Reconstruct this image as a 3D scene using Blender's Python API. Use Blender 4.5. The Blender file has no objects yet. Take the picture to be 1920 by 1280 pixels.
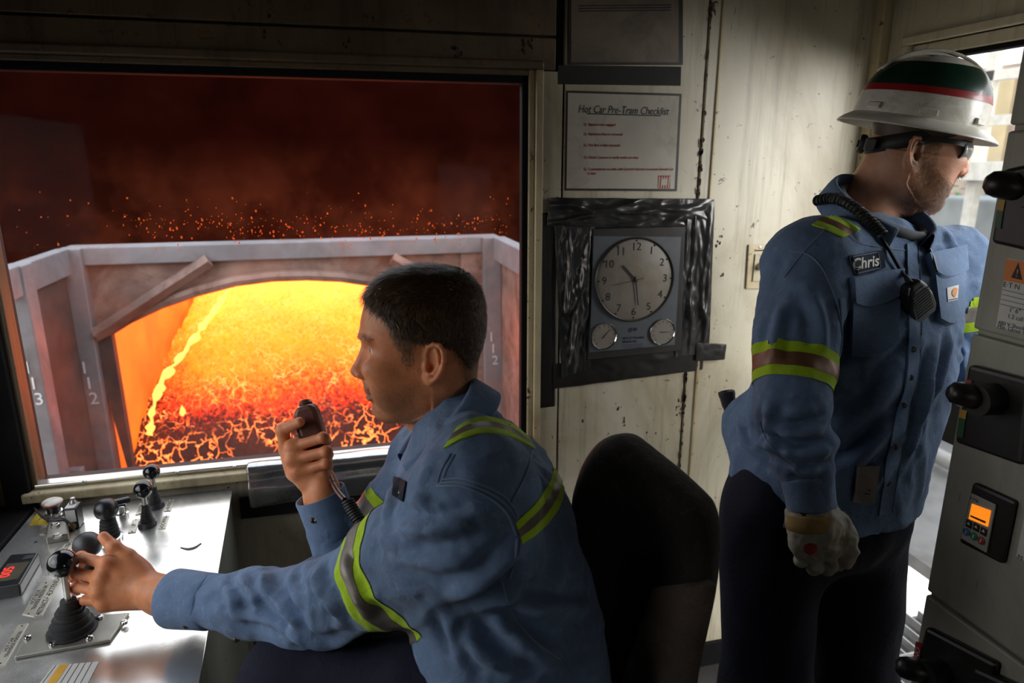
import bpy, bmesh, math, random
import numpy as np
from mathutils import Vector, Matrix
from mathutils.bvhtree import BVHTree

S = bpy.context.scene
COL = S.collection
rnd = random.Random(7)

# ------------------------------------------------------------------ camera
FPX, CX, CY = 1291.0, 960.0, 640.0            # focal length in pixels of the 1920x1280 frame
PITCH, YAW, EYE = math.radians(14.88), math.radians(14.2), 1.65
cam_d = bpy.data.cameras.new('camera')
cam = bpy.data.objects.new('camera', cam_d); COL.objects.link(cam)
cam.location = (0, 0, EYE)
cam.rotation_euler = (math.pi/2 - PITCH, 0, -YAW)
cam_d.sensor_width = 36.0
cam_d.lens = 36.0*FPX/1920.0
cam_d.clip_start = 0.02
cam_d.dof.use_dof = True
cam_d.dof.focus_distance = 1.28
cam_d.dof.aperture_fstop = 4.5
S.camera = cam
for k_, v_ in (('max_bounces', 7), ('diffuse_bounces', 3), ('glossy_bounces', 3), ('transmission_bounces', 5), ('transparent_max_bounces', 8), ('caustics_reflective', False), ('caustics_refractive', False)):
    setattr(S.cycles, k_, v_)

# ------------------------------------------------------------------ sky and exposure
S.view_settings.view_transform = 'Standard'
S.view_settings.look = 'None'
S.view_settings.gamma = 1.0
S.view_settings.use_curve_mapping = False
S.view_settings.exposure = 0.0
W = bpy.data.worlds.new('overcast_sky'); S.world = W; W.use_nodes = True
_n = W.node_tree.nodes; _l = W.node_tree.links
_bg = _n['Background']
_tc = _n.new('ShaderNodeTexCoord'); _sx = _n.new('ShaderNodeSeparateXYZ'); _mr = _n.new('ShaderNodeMapRange')
_cr = _n.new('ShaderNodeValToRGB')
_l.new(_tc.outputs['Generated'], _sx.inputs[0]); _l.new(_sx.outputs['Z'], _mr.inputs['Value'])
_mr.inputs['From Min'].default_value = -0.05; _mr.inputs['From Max'].default_value = 0.9
_cr.color_ramp.elements[0].color = (1.0, 0.97, 0.92, 1); _cr.color_ramp.elements[1].color = (0.70, 0.80, 0.95, 1)
_l.new(_mr.outputs[0], _cr.inputs[0]); _l.new(_cr.outputs[0], _bg.inputs['Color'])
_bg.inputs['Strength'].default_value = 2.6

# room: X runs along the window wall, Y goes into it, Z is up
WY, LX, RX, BY, CZ = 1.75, -0.86, 1.50, -1.55, 2.24

def soft_light(name, loc, aim, sx, sy, power, color=(1, 1, 1)):
    """soft area light outside the cab, shining in by an opening"""
    d = bpy.data.lights.new(name, 'AREA'); d.shape = 'RECTANGLE'; d.size = sx; d.size_y = sy
    d.energy = power; d.color = color
    o = bpy.data.objects.new(name, d); COL.objects.link(o); o.location = loc
    o.rotation_euler = (Vector(aim)-Vector(loc)).to_track_quat('-Z', 'Y').to_euler()
    return o
soft_light('sky_light_left', (-3.2, .1, 2.7), (-.2, .8, .95), 2.2, 1.6, 24, (.94, .97, 1.0))
soft_light('sky_light_door', (3.1, -.75, 2.25), (1.25, 1.45, 1.40), 2.2, 1.8, 165, (.97, .98, .98))
soft_light('fill_light_rear', (.9, -4.2, 2.9), (.6, 0, 1.0), 1.8, 1.6, 20, (1.0, .86, .70))  # warm fill added behind the camera to lift the near sides
def portal(name, loc, rot, sx, sy):
    """tells the renderer where sky light enters; emits nothing itself"""
    d = bpy.data.lights.new(name, 'AREA'); d.shape = 'RECTANGLE'; d.size = sx; d.size_y = sy; d.cycles.is_portal = True
    o = bpy.data.objects.new(name, d); COL.objects.link(o); o.location = loc; o.rotation_euler = rot
portal('portal_big_window', (-.12, WY+.10, 1.37), (-math.pi/2, 0, 0), 1.30, 1.02)
portal('portal_door', (RX+.10, .97, 1.0), (0, math.pi/2, 0), 1.95, 1.36)
portal('portal_left_window', (LX-.10, 1.0, 1.36), (0, -math.pi/2, 0), .92, 1.25)

# ------------------------------------------------------------------ pixel rays -> points in the room
_R = np.array([[math.cos(YAW), -math.sin(YAW), 0]])[0]
_F = np.array([math.sin(YAW)*math.cos(PITCH), math.cos(YAW)*math.cos(PITCH), -math.sin(PITCH)])
_U = np.cross(_R, _F)
O = np.array([0, 0, EYE])
def ray(px, py): return _F + _R*((px-CX)/FPX) - _U*((py-CY)/FPX)
def P(px, py, d): return O + ray(px, py)*d
def onY(px, py, y): r = ray(px, py); return O + r*(y/r[1])
def onX(px, py, x): r = ray(px, py); return O + r*(x/r[0])
def onZ(px, py, z): r = ray(px, py); return O + r*((z-EYE)/r[2])
def nz(v): v = np.asarray(v, float); return v/np.linalg.norm(v)

# ------------------------------------------------------------------ geometry collector
class Geo:
    def __init__(s): s.v = []; s.f = []
    def add(s, v, f):
        n = len(s.v); s.v += [tuple(map(float, p)) for p in v]; s.f += [tuple(i+n for i in q) for q in f]; return s
    def box(s, c, d, M=None):
        x, y, z = d[0]/2, d[1]/2, d[2]/2
        v = [(-x,-y,-z),(x,-y,-z),(x,y,-z),(-x,y,-z),(-x,-y,z),(x,-y,z),(x,y,z),(-x,y,z)]
        if M is not None: v = [tuple(M @ Vector(p)) for p in v]
        v = [(p[0]+c[0], p[1]+c[1], p[2]+c[2]) for p in v]
        return s.add(v, [(3,2,1,0),(4,5,6,7),(0,1,5,4),(1,2,6,5),(2,3,7,6),(3,0,4,7)])
    def bb(s, a, b):
        return s.box([(a[i]+b[i])/2 for i in range(3)], [abs(b[i]-a[i]) for i in range(3)])
    def hexa(s, bot, top):
        return s.add(list(bot)+list(top), [(3,2,1,0),(4,5,6,7),(0,1,5,4),(1,2,6,5),(2,3,7,6),(3,0,4,7)])
    def lathe(s, prof, n=24, M=None, sx=1, sy=1):
        v = []; f = []
        for r, z in prof:
            for k in range(n):
                a = 2*math.pi*k/n; v.append((r*math.cos(a)*sx, r*math.sin(a)*sy, z))
        m = len(prof)
        for i in range(m-1):
            for k in range(n):
                k2 = (k+1) % n; f.append((i*n+k, i*n+k2, (i+1)*n+k2, (i+1)*n+k))
        f.append(tuple(range(n-1, -1, -1))); f.append(tuple((m-1)*n+k for k in range(n)))
        if M is not None: v = [tuple(M @ Vector(p)) for p in v]
        return s.add(v, f)
    def tube(s, pts, rad, n=8, caps=True):
        pts = [np.asarray(p, float) for p in pts]; m = len(pts)
        rr = rad if hasattr(rad, '__len__') else [rad]*m
        v = []; f = []; up = None
        for i, p in enumerate(pts):
            t = nz(pts[min(i+1, m-1)] - pts[max(i-1, 0)])
            if up is None:
                up = np.array([0, 0, 1.0]) if abs(t[2]) < .9 else np.array([1.0, 0, 0])
            a = np.cross(t, up); 
            if np.linalg.norm(a) < 1e-6: a = np.cross(t, [1, 0, .3])
            a = nz(a); b = np.cross(a, t); up = b
            for k in range(n):
                g = 2*math.pi*k/n; v.append(p + (a*math.cos(g) + b*math.sin(g))*rr[i])
        for i in range(m-1):
            for k in range(n):
                k2 = (k+1) % n; f.append((i*n+k, i*n+k2, (i+1)*n+k2, (i+1)*n+k))
        if caps: f.append(tuple(range(n-1, -1, -1))); f.append(tuple((m-1)*n+k for k in range(n)))
        return s.add(v, f)
    def prism(s, poly, ext):
        """closed outline (3-D points, planar) pushed along the vector ext"""
        n = len(poly); e = np.asarray(ext, float)
        v = [np.asarray(p, float) for p in poly]; v += [p+e for p in v]
        f = [tuple(range(n-1, -1, -1)), tuple(range(n, 2*n))]
        f += [(i, (i+1) % n, n+(i+1) % n, n+i) for i in range(n)]
        return s.add(v, f)
    def grid(s, pts):
        """pts[i][j] sheet"""
        a = len(pts); b = len(pts[0])
        return s.add([p for r in pts for p in r], [(i*b+j, (i+1)*b+j, (i+1)*b+j+1, i*b+j+1) for i in range(a-1) for j in range(b-1)])

def frame(o, x, y, z=None):
    x = nz(x); y = np.asarray(y, float); y = nz(y - x*np.dot(x, y)); z = np.cross(x, y)
    return Matrix(((x[0], y[0], z[0], o[0]), (x[1], y[1], z[1], o[1]), (x[2], y[2], z[2], o[2]), (0, 0, 0, 1)))
def along(p, q, roll=(0, 0, 1)):
    """matrix whose Z runs from p towards q"""
    z = nz(np.asarray(q, float)-np.asarray(p, float)); r = np.asarray(roll, float)
    if abs(np.dot(z, r)) > .95: r = np.array([1.0, 0, 0])
    x = nz(np.cross(r, z)); y = np.cross(z, x)
    return Matrix(((x[0], y[0], z[0], p[0]), (x[1], y[1], z[1], p[1]), (x[2], y[2], z[2], p[2]), (0, 0, 0, 1)))

def tag(o, label=None, cat=None, group=None, kind=None):
    if label: o['label'] = label
    if cat: o['category'] = cat
    if group: o['group'] = group
    if kind: o['kind'] = kind
    return o
def thing(name, loc, label, cat, group=None):
    o = bpy.data.objects.new(name, None); COL.objects.link(o); o.location = [float(c) for c in loc]; o.empty_display_size = .05
    return tag(o, label, cat, group)
def attach(o, parent):
    o.parent = parent
    q = parent; off = Vector((0, 0, 0))
    while q is not None:
        off += q.location; q = q.parent
    o.location = o.location - off
def obj(name, g, m, parent=None, smooth=False, bevel=0, seg=2, kind=None, label=None, sub=0):
    me = bpy.data.meshes.new(name)
    if isinstance(g, Geo): me.from_pydata(g.v, [], g.f)
    else: me.from_pydata(*g)
    me.validate(); me.update()
    o = bpy.data.objects.new(name, me); COL.objects.link(o)
    me.materials.append(m)
    # origin at the centre of the mesh
    if len(me.vertices):
        co = np.empty(len(me.vertices)*3, np.float32); me.vertices.foreach_get('co', co); co = co.reshape(-1, 3)
        c = (co.min(0)+co.max(0))/2; co -= c; me.vertices.foreach_set('co', co.ravel()); o.location = [float(q) for q in c]
    if smooth:
        me.polygons.foreach_set('use_smooth', [True]*len(me.polygons))
        if smooth != 'all':
            try: me.set_sharp_from_angle(angle=math.radians(42))
            except Exception: pass
    if bevel:
        b = o.modifiers.new('bevel', 'BEVEL'); b.width = bevel; b.segments = seg; b.limit_method = 'ANGLE'; b.angle_limit = math.radians(40)
    if sub:
        b = o.modifiers.new('subdivision', 'SUBSURF'); b.levels = sub; b.render_levels = sub
    if parent is not None: attach(o, parent)
    if kind: o['kind'] = kind
    if label: o['label'] = label
    return o
def struct(name, g, m, parent=None, **k):
    o = obj(name, g, m, parent, **k)
    if parent is None: o['kind'] = 'structure'
    return o
def text(body, size, M, m, parent=None, name='lettering', ext=0.0003, align='CENTER', shear=0, spacing=1.0, sx=1.0):
    c = bpy.data.curves.new(name, 'FONT'); c.body = body; c.size = size; c.align_x = align; c.align_y = 'CENTER'
    c.extrude = ext; c.shear = shear; c.space_character = spacing; c.resolution_u = 3
    t = bpy.data.objects.new(name, c); COL.objects.link(t)
    dg = bpy.context.evaluated_depsgraph_get()
    me = bpy.data.meshes.new_from_object(t.evaluated_get(dg))
    COL.objects.unlink(t); bpy.data.objects.remove(t); bpy.data.curves.remove(c)
    v = [tuple(M @ Vector((p.co.x*sx, p.co.y, p.co.z))) for p in me.vertices]; f = [tuple(p.vertices) for p in me.polygons]
    bpy.data.meshes.remove(me)
    return obj(name, (v, [], f), m, parent)

# ------------------------------------------------------------------ materials
def _mix(nt, a, b, fac, mode='MIX'):
    n = nt.nodes.new('ShaderNodeMix'); n.data_type = 'RGBA'; n.blend_type = mode
    for s, v in ((n.inputs[6], a), (n.inputs[7], b), (n.inputs[0], fac)):
        if hasattr(v, 'links') or isinstance(v, bpy.types.NodeSocket): nt.links.new(v, s)
        else: s.default_value = v if not isinstance(v, tuple) else (*v[:3], 1)
    return n.outputs[2]
def _noise(nt, scale, detail=4, rough=.55, vec=None, dist=0):
    n = nt.nodes.new('ShaderNodeTexNoise'); n.inputs['Scale'].default_value = scale; n.inputs['Detail'].default_value = detail
    n.inputs['Roughness'].default_value = rough; n.inputs['Distortion'].default_value = dist
    if vec is not None: nt.links.new(vec, n.inputs['Vector'])
    return n.outputs['Fac']
def _ramp(nt, fac, stops):
    n = nt.nodes.new('ShaderNodeValToRGB'); e = n.color_ramp.elements
    while len(e) < len(stops): e.new(.5)
    for k, (p, c) in enumerate(stops):
        e[k].position = p; e[k].color = (*c, 1) if hasattr(c, '__len__') else (c, c, c, 1)
    nt.links.new(fac, n.inputs[0]); return n.outputs[0]
def _coord(nt, scale=(1, 1, 1), kind='Object'):
    t = nt.nodes.new('ShaderNodeTexCoord'); m = nt.nodes.new('ShaderNodeMapping'); m.inputs['Scale'].default_value = scale
    nt.links.new(t.outputs[kind], m.inputs[0]); return m.outputs[0]
def _pos(nt, scale=(1, 1, 1)):
    t = nt.nodes.new('ShaderNodeNewGeometry'); m = nt.nodes.new('ShaderNodeMapping'); m.inputs['Scale'].default_value = scale
    nt.links.new(t.outputs['Position'], m.inputs[0]); return m.outputs[0]
def _bump(nt, h, strength, dist=.002):
    b = nt.nodes.new('ShaderNodeBump'); b.inputs['Strength'].default_value = strength; b.inputs['Distance'].default_value = dist
    nt.links.new(h, b.inputs['Height']); return b.outputs[0]
def base(name):
    m = bpy.data.materials.new(name); m.use_nodes = True; nt = m.node_tree
    return m, nt, nt.nodes['Principled BSDF']
def mat(name, col, rough=.5, metal=0, var=.25, vscale=12, bump=0, bscale=60, spec=None, dirt=None, dscale=5, dlo=.5, dhi=.7, coat=0, sss=0):
    m, nt, p = base(name)
    v = _pos(nt); n = _noise(nt, vscale, 3, .6, v)
    c2 = tuple(x*(1-var) for x in col); c1 = tuple(min(1, x*(1+var*.6)) for x in col)
    c = _ramp(nt, n, [(.3, c2), (.7, c1)])
    if dirt is not None:
        dn = _noise(nt, dscale, 5, .7, v, .4); f = _ramp(nt, dn, [(dlo, 0.0), (dhi, 1.0)])
        c = _mix(nt, c, dirt, f)
        r = _mix(nt, (rough,)*3, (min(1, rough+.3),)*3, f); nt.links.new(r, p.inputs['Roughness'])
    else: p.inputs['Roughness'].default_value = rough
    nt.links.new(c, p.inputs['Base Color']); p.inputs['Metallic'].default_value = metal
    if spec is not None: p.inputs['Specular IOR Level'].default_value = spec
    if coat: p.inputs['Coat Weight'].default_value = coat
    if bump: nt.links.new(_bump(nt, _noise(nt, bscale, 4, .6, v), bump), p.inputs['Normal'])
    if sss: p.inputs['Subsurface Weight'].default_value = sss; p.inputs['Subsurface Radius'].default_value = (.012, .004, .002); p.inputs['Subsurface Scale'].default_value = 1.0
    return m
def glow(name, col, strength):
    m, nt, p = base(name); p.inputs['Base Color'].default_value = (*[c*.3 for c in col], 1)
    p.inputs['Emission Color'].default_value = (*col, 1); p.inputs['Emission Strength'].default_value = strength; return m

M = {}
M['black_plastic'] = mat('black_plastic', (.012, .012, .013), .32, var=.2, vscale=30)
M['black_gloss'] = mat('black_gloss', (.006, .006, .007), .12, var=.1, vscale=30, coat=.3)
M['rubber'] = mat('rubber', (.014, .013, .012), .6, var=.3, vscale=40, bump=.2, bscale=300)
M['dark_grey_plastic'] = mat('dark_grey_plastic', (.035, .034, .036), .42, var=.2, vscale=30)
M['steel'] = mat('steel', (.55, .54, .50), .32, 1, var=.2, vscale=60, bump=.05, bscale=200)
M['zinc_plate'] = mat('zinc_plate', (.33, .31, .26), .38, .8, var=.25, vscale=14, bump=.08, bscale=900, dirt=(.08, .06, .04), dscale=9, dlo=.6, dhi=.8)
M['chrome'] = mat('chrome', (.75, .74, .72), .14, 1, var=.15, vscale=30)
M['white_print'] = mat('white_print', (.62, .60, .55), .6, var=.12, vscale=9)
M['black_ink'] = mat('black_ink', (.01, .01, .012), .6, var=.1)
M['red_ink'] = mat('red_ink', (.30, .02, .015), .6, var=.1)
M['soot_black'] = mat('soot_black', (.010, .008, .007), .7, var=.4, vscale=20)
# ================================================================== ROOM SHELL
def painted(name, col, stain, rust=(.10, .035, .012), rough=.42, streak=1.0, rustlo=.66):
    m, nt, p = base(name); v = _pos(nt)
    c = _ramp(nt, _noise(nt, 3.0, 5, .6, v), [(.3, tuple(x*.80 for x in col)), (.7, col)])
    f1 = _ramp(nt, _noise(nt, 2.6, 6, .68, _pos(nt, (1, 1, .45)), .6), [(.46, 0.0), (.68, 1.0)])
    c = _mix(nt, c, stain, _mix(nt, (0, 0, 0), (.75,)*3, f1))
    f2 = _ramp(nt, _noise(nt, 9, 4, .7, _pos(nt, (3.0, 3.0, .16))), [(.52, 0.0), (.75, .55*streak)])
    c = _mix(nt, c, tuple(x*.5 for x in stain), f2)
    f3 = _ramp(nt, _noise(nt, 34, 3, .75, v, .8), [(rustlo, 0.0), (rustlo+.05, 1.0)])
    c = _mix(nt, c, rust, f3)
    f4 = _ramp(nt, _noise(nt, 70, 3, .6, _pos(nt, (1, 1, .12))), [(.70, 0.0), (.76, .5)])
    c = _mix(nt, c, tuple(x*.3 for x in stain), f4)
    nt.links.new(c, p.inputs['Base Color']); p.inputs['Roughness'].default_value = rough
    nt.links.new(_bump(nt, _noise(nt, 26, 3, .6, v), .22, .003), p.inputs['Normal'])
    return m
M['cream_wall'] = painted('cream_wall', (.60, .54, .40), (.30, .23, .13))
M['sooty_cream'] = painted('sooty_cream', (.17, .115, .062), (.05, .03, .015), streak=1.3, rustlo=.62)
M['cream_trim'] = painted('cream_trim', (.60, .50, .30), (.20, .12, .05), streak=.6, rustlo=.63)
M['floor_steel'] = painted('floor_steel', (.055, .05, .045), (.02, .018, .015), rough=.6)
M['ceiling_paint'] = painted('ceiling_paint', (.06, .045, .03), (.025, .018, .012))
M['green_frame'] = painted('green_frame', (.16, .18, .14), (.05, .05, .035))
M['gasket'] = mat('gasket', (.008, .007, .007), .7, var=.3, bump=.3, bscale=120, spec=.12)
M['glossy_trim'] = mat('glossy_trim', (.60, .57, .52), .22, .9, var=.2, vscale=9)

def glass(name, dirt_glow_col, lo, hi, amount, gloss=.035, scale=6, zramp=None, tint=(1, 1, 1)):
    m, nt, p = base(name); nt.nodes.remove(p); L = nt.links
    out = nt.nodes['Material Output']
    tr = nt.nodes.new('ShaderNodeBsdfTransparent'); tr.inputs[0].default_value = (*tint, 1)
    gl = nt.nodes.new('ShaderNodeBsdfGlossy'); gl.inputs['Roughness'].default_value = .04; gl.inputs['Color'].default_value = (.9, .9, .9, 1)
    tl = nt.nodes.new('ShaderNodeBsdfTranslucent'); tl.inputs[0].default_value = (*dirt_glow_col, 1)
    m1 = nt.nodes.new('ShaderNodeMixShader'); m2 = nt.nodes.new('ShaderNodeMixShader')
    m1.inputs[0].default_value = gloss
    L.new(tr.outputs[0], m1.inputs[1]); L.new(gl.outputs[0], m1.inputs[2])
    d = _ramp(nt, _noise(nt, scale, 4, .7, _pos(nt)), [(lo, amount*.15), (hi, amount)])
    if zramp:  # fades the film with height, shaping the painted glow
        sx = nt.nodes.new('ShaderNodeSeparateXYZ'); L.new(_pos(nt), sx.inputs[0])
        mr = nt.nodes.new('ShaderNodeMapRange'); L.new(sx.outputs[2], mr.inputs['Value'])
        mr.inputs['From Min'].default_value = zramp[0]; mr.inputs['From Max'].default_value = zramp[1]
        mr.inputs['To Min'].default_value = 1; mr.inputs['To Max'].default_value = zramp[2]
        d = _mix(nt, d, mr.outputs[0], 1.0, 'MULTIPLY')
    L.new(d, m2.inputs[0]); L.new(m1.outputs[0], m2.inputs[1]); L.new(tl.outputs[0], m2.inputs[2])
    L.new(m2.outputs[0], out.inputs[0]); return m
M['hot_glass'] = glass('hot_glass', (.85, .20, .08), .42, .75, .075, gloss=.001, zramp=(1.44, 1.70, .0))  # dirt film tinted red and thinned upwards to paint the coke's glow on the pane
M['door_glass'] = glass('door_glass', (.9, .9, .9), .4, .8, .05, gloss=.02, scale=9)

WX0, WX1, WZ0, WZ1 = -.745, .50, .885, 1.862
# ---- window wall, made of painted steel panels over a dark backing
backing = Geo()
for a, b in (((LX-.1, WY+.02, 0), (WX0, WY+.08, CZ)), ((WX0, WY+.02, 0), (WX1, WY+.08, WZ0-.006)), ((WX0, WY+.02, WZ1), (WX1, WY+.08, CZ)), ((WX1, WY+.02, 0), (RX+.1, WY+.08, CZ))):
    backing.bb(a, b)
wall_back = struct('wall_back', backing, M['soot_black'])
zs = 1.938
def panel(x0, x1, z0, z1, m, y=WY, t=.02, bevel=.002, parent=None, name='panel'):
    return obj(name, Geo().bb((x0, y, z0), (x1, y+t+.002, z1)), m, parent or wall_back, bevel=bevel)
panel(LX-.02, WX0-.001, .0, 1.93, M['sooty_cream'])
panel(LX-.02, .555, zs+.004, CZ, M['sooty_cream'])
panel(WX0, .555, WZ1, zs-.002, M['sooty_cream'])
panel(WX0, WX1, 0, WZ0, M['cream_wall'])
panel(WX1, .575, 0, WZ1-.002, M['cream_wall'])
panel(.581, .966, 0, CZ, M['cream_wall'])
panel(.972, 1.003, 0, CZ, M['cream_wall'], y=WY-.003)
panel(1.008, RX+.02, 0, CZ, M['cream_wall'])
# cover strip with the pale light-catching edge
tag(obj('trim_1', Geo().bb((1.001, WY-.008, .02), (1.010, WY+.004, CZ)), M['cream_trim'], bevel=.002), kind='structure')

# ---- big window: outer bead, inner stop, rubber gasket, sill, glass
win = struct('window_1', Geo().bb((WX0-.03, WY-.014, WZ1), (WX1+.022, WY+.03, WZ1+.02)), M['sooty_cream'], bevel=.004)
def wpart(name, a, b, m, bevel=.003): return obj(name, Geo().bb(a, b), m, win, bevel=bevel)
wpart('frame_bead', (WX1+.002, WY-.014, WZ0-.02), (WX1+.022, WY+.03, WZ1), M['cream_trim'], .004)
wpart('frame_stop', (WX1-.014, WY-.004, WZ0), (WX1+.002, WY+.029, WZ1), M['cream_trim'])
wpart('gasket', (WX1-.030, WY+.004, WZ0), (WX1-.010, WY+.030, WZ1-.012), M['gasket'])
wpart('frame_stop', (WX0, WY-.002, WZ1-.014), (WX1, WY+.05, WZ1), M['sooty_cream'])
wpart('gasket', (WX0, WY+.004, WZ1-.032), (WX1-.014, WY+.05, WZ1-.013), M['gasket'])
wpart('frame_post', (WX0-.06, WY-.02, WZ0-.05), (WX0-.004, WY+.05, WZ1+.01), M['gasket'], .006)
wpart('frame_post', (WX0-.004, WY+.0, WZ0), (WX0+.008, WY+.05, WZ1), M['sooty_cream'], .003)
wpart('sill_bead', (WX0, WY-.004, WZ0-.004), (WX1-.014, WY+.030, WZ0+.006), M['glossy_trim'], .003)
wpart('sill_ledge', (WX0-.02, WY-.030, WZ0-.030), (WX1+.01, WY+.01, WZ0-.006), M['cream_trim'], .004)
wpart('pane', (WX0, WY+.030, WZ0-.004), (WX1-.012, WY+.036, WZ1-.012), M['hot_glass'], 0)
for k, px in enumerate((150, 330, 440, 560)):
    q = onY(px, 905, WY-.03)
    obj('screw', Geo().lathe([(.0045, 0), (.0045, .002), (.003, .004)], 10, along((q[0], WY-.005, WZ0+.003), (q[0], WY-.1, WZ0+.003))), M['steel'], win, smooth=True)
# molten droplets and scale stuck on the outside of the glass
def droplets():
    g = Geo(); r = random.Random(5)
    for k in range(430):
        if k < 340:
            px = r.uniform(230, 950); py = r.gauss(425 - 12*math.sin(px/140.), 17)
        else:
            px = r.uniform(30, 960); py = r.uniform(360, 470)
        if not (345 < py < 470): continue
        q = onY(px, py, WY+.0372); s = r.choice((.0006, .0008, .0010, .0014, .0020))*r.uniform(.8, 1.3)
        e = r.uniform(.9, 1.8)
        n = 7
        g.add([(q[0]+s*math.cos(2*math.pi*i/n), q[1], q[2]+s*e*math.sin(2*math.pi*i/n)) for i in range(n)] + [(q[0], q[1]+s*.8, q[2])],
              [(i, (i+1) % n, n) for i in range(n)] + [tuple(range(n-1, -1, -1))])
    return g
_m, _nt, _p = base('droplet'); _nt.nodes.remove(_p)
_tl = _nt.nodes.new('ShaderNodeBsdfTranslucent'); _tl.inputs[0].default_value = (1, .40, .14, 1)
_gd = _nt.nodes.new('ShaderNodeBsdfRefraction'); _gd.inputs['IOR'].default_value = 1.45; _gd.inputs['Roughness'].default_value = .15; _gd.inputs[0].default_value = (1, .5, .25, 1)
_mx = _nt.nodes.new('ShaderNodeMixShader'); _mx.inputs[0].default_value = .5
_nt.links.new(_tl.outputs[0], _mx.inputs[1]); _nt.links.new(_gd.outputs[0], _mx.inputs[2]); _nt.links.new(_mx.outputs[0], _nt.nodes['Material Output'].inputs[0])
M['droplet'] = _m
obj('droplets', droplets(), M['droplet'], win, kind='stuff')

# ---- left wall with its long window
LY0, LY1, LZ0, LZ1 = .42, 1.60, .93, 1.80
g = Geo()
for a, b in (((LX-.08, BY-.1, 0), (LX, WY+.02, LZ0)), ((LX-.08, BY-.1, LZ1), (LX, WY+.02, CZ)), ((LX-.08, BY-.1, LZ0), (LX, LY0, LZ1)), ((LX-.08, LY1, LZ0), (LX, WY+.02, LZ1))): g.bb(a, b)
struct('wall_left', g, M['sooty_cream'])
w2 = struct('window_2', Geo().bb((LX-.05, LY0, LZ0), (LX+.02, LY1, LZ0+.03)), M['green_frame'], bevel=.003)
obj('frame_post', Geo().bb((LX-.05, LY1-.03, LZ0+.03), (LX+.02, LY1, LZ1-.03)), M['green_frame'], w2, bevel=.003)
obj('frame_post', Geo().bb((LX-.05, LY0, LZ0+.03), (LX+.02, LY0+.03, LZ1-.03)), M['green_frame'], w2, bevel=.003)
obj('frame_head', Geo().bb((LX-.05, LY0, LZ1-.03), (LX+.02, LY1, LZ1)), M['green_frame'], w2, bevel=.003)
obj('pane', Geo().bb((LX-.03, LY0+.03, LZ0+.03), (LX-.026, LY1-.03, LZ1-.03)), M['door_glass'], w2)
tag(obj('trim_2', Geo().bb((LX, .55, .80), (-.742, WY, .845)), M['gasket'], bevel=.006), kind='structure')

# ---- rear wall (behind the camera) with an unseen opening added to let fill light in
g = Geo()
RW = (.75, 1.35, .95, 1.60)
for a, b in (((LX-.08, BY-.08, 0), (RX+.1, BY, RW[2])), ((LX-.08, BY-.08, RW[3]), (RX+.1, BY, CZ)), ((LX-.08, BY-.08, RW[2]), (RW[0], BY, RW[3])), ((RW[1], BY-.08, RW[2]), (RX+.1, BY, RW[3]))): g.bb(a, b)
struct('wall_rear', g, M['sooty_cream'])
struct('floor', Geo().bb((LX-.1, BY-.1, -.06), (RX+.08, WY+.08, 0)), M['floor_steel'])
struct('ceiling', Geo().bb((LX-.1, BY-.1, CZ), (RX+.1, WY+.1, CZ+.05)), M['ceiling_paint'])
struct('baseboard_back', Geo().bb((-.28, WY-.012, 0), (RX, WY, .09)), M['gasket'], bevel=.003)

# ---- right wall with a glazed door
DY0, DY1, DZ1 = .30, 1.64, 1.938      # door opening
g = Geo()
for a, b in (((RX, BY-.1, 0), (RX+.08, DY0, CZ)), ((RX, DY1, 0), (RX+.08, WY+.02, CZ)), ((RX, DY0, DZ1), (RX+.08, DY1, CZ))): g.bb(a, b)
struct('wall_right', g, M['cream_wall'])
door = struct('door_1', Geo().bb((RX+.01, DY1-.048, .0), (RX+.06, DY1, DZ1)), M['cream_wall'], bevel=.003)
def dpart(name, a, b, m, bevel=.003): return obj(name, Geo().bb(a, b), m, door, bevel=bevel)
GZ1 = 1.908
dpart('frame_stile', (RX+.01, DY0, 0), (RX+.06, DY0+.055, DZ1), M['cream_wall'])
dpart('top_rail', (RX+.01, DY0+.055, GZ1), (RX+.06, DY1-.048, DZ1), M['cream_wall'])
dpart('middle_rail', (RX+.005, DY0+.055, .935), (RX+.06, DY1-.048, 1.12), M['soot_black'])
dpart('bottom_rail', (RX+.01, DY0+.055, 0), (RX+.06, DY1-.048, .10), M['gasket'])
dpart('pane', (RX+.030, DY0+.055, 1.12), (RX+.035, DY1-.048, GZ1), M['door_glass'], 0)
dpart('pane', (RX+.030, DY0+.055, .10), (RX+.035, DY1-.048, .935), M['door_glass'], 0)
dpart('gasket', (RX+.018, DY1-.060, 1.12), (RX+.05, DY1-.048, GZ1), M['gasket'])
dpart('gasket', (RX+.018, DY0+.055, GZ1-.012), (RX+.05, DY1-.048, GZ1), M['gasket'])
dpart('frame_bead', (RX-.012, DY0, DZ1), (RX+.02, DY1+.02, DZ1+.022), M['cream_wall'])
dpart('frame_bead', (RX-.012, DY1, .0), (RX+.02, DY1+.02, DZ1), M['cream_wall'])
tag(obj('trim_3', Geo().bb((RX-.03, WY-.035, 0), (RX+.001, WY+.001, CZ)), M['cream_trim'], bevel=.004), kind='structure')
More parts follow.
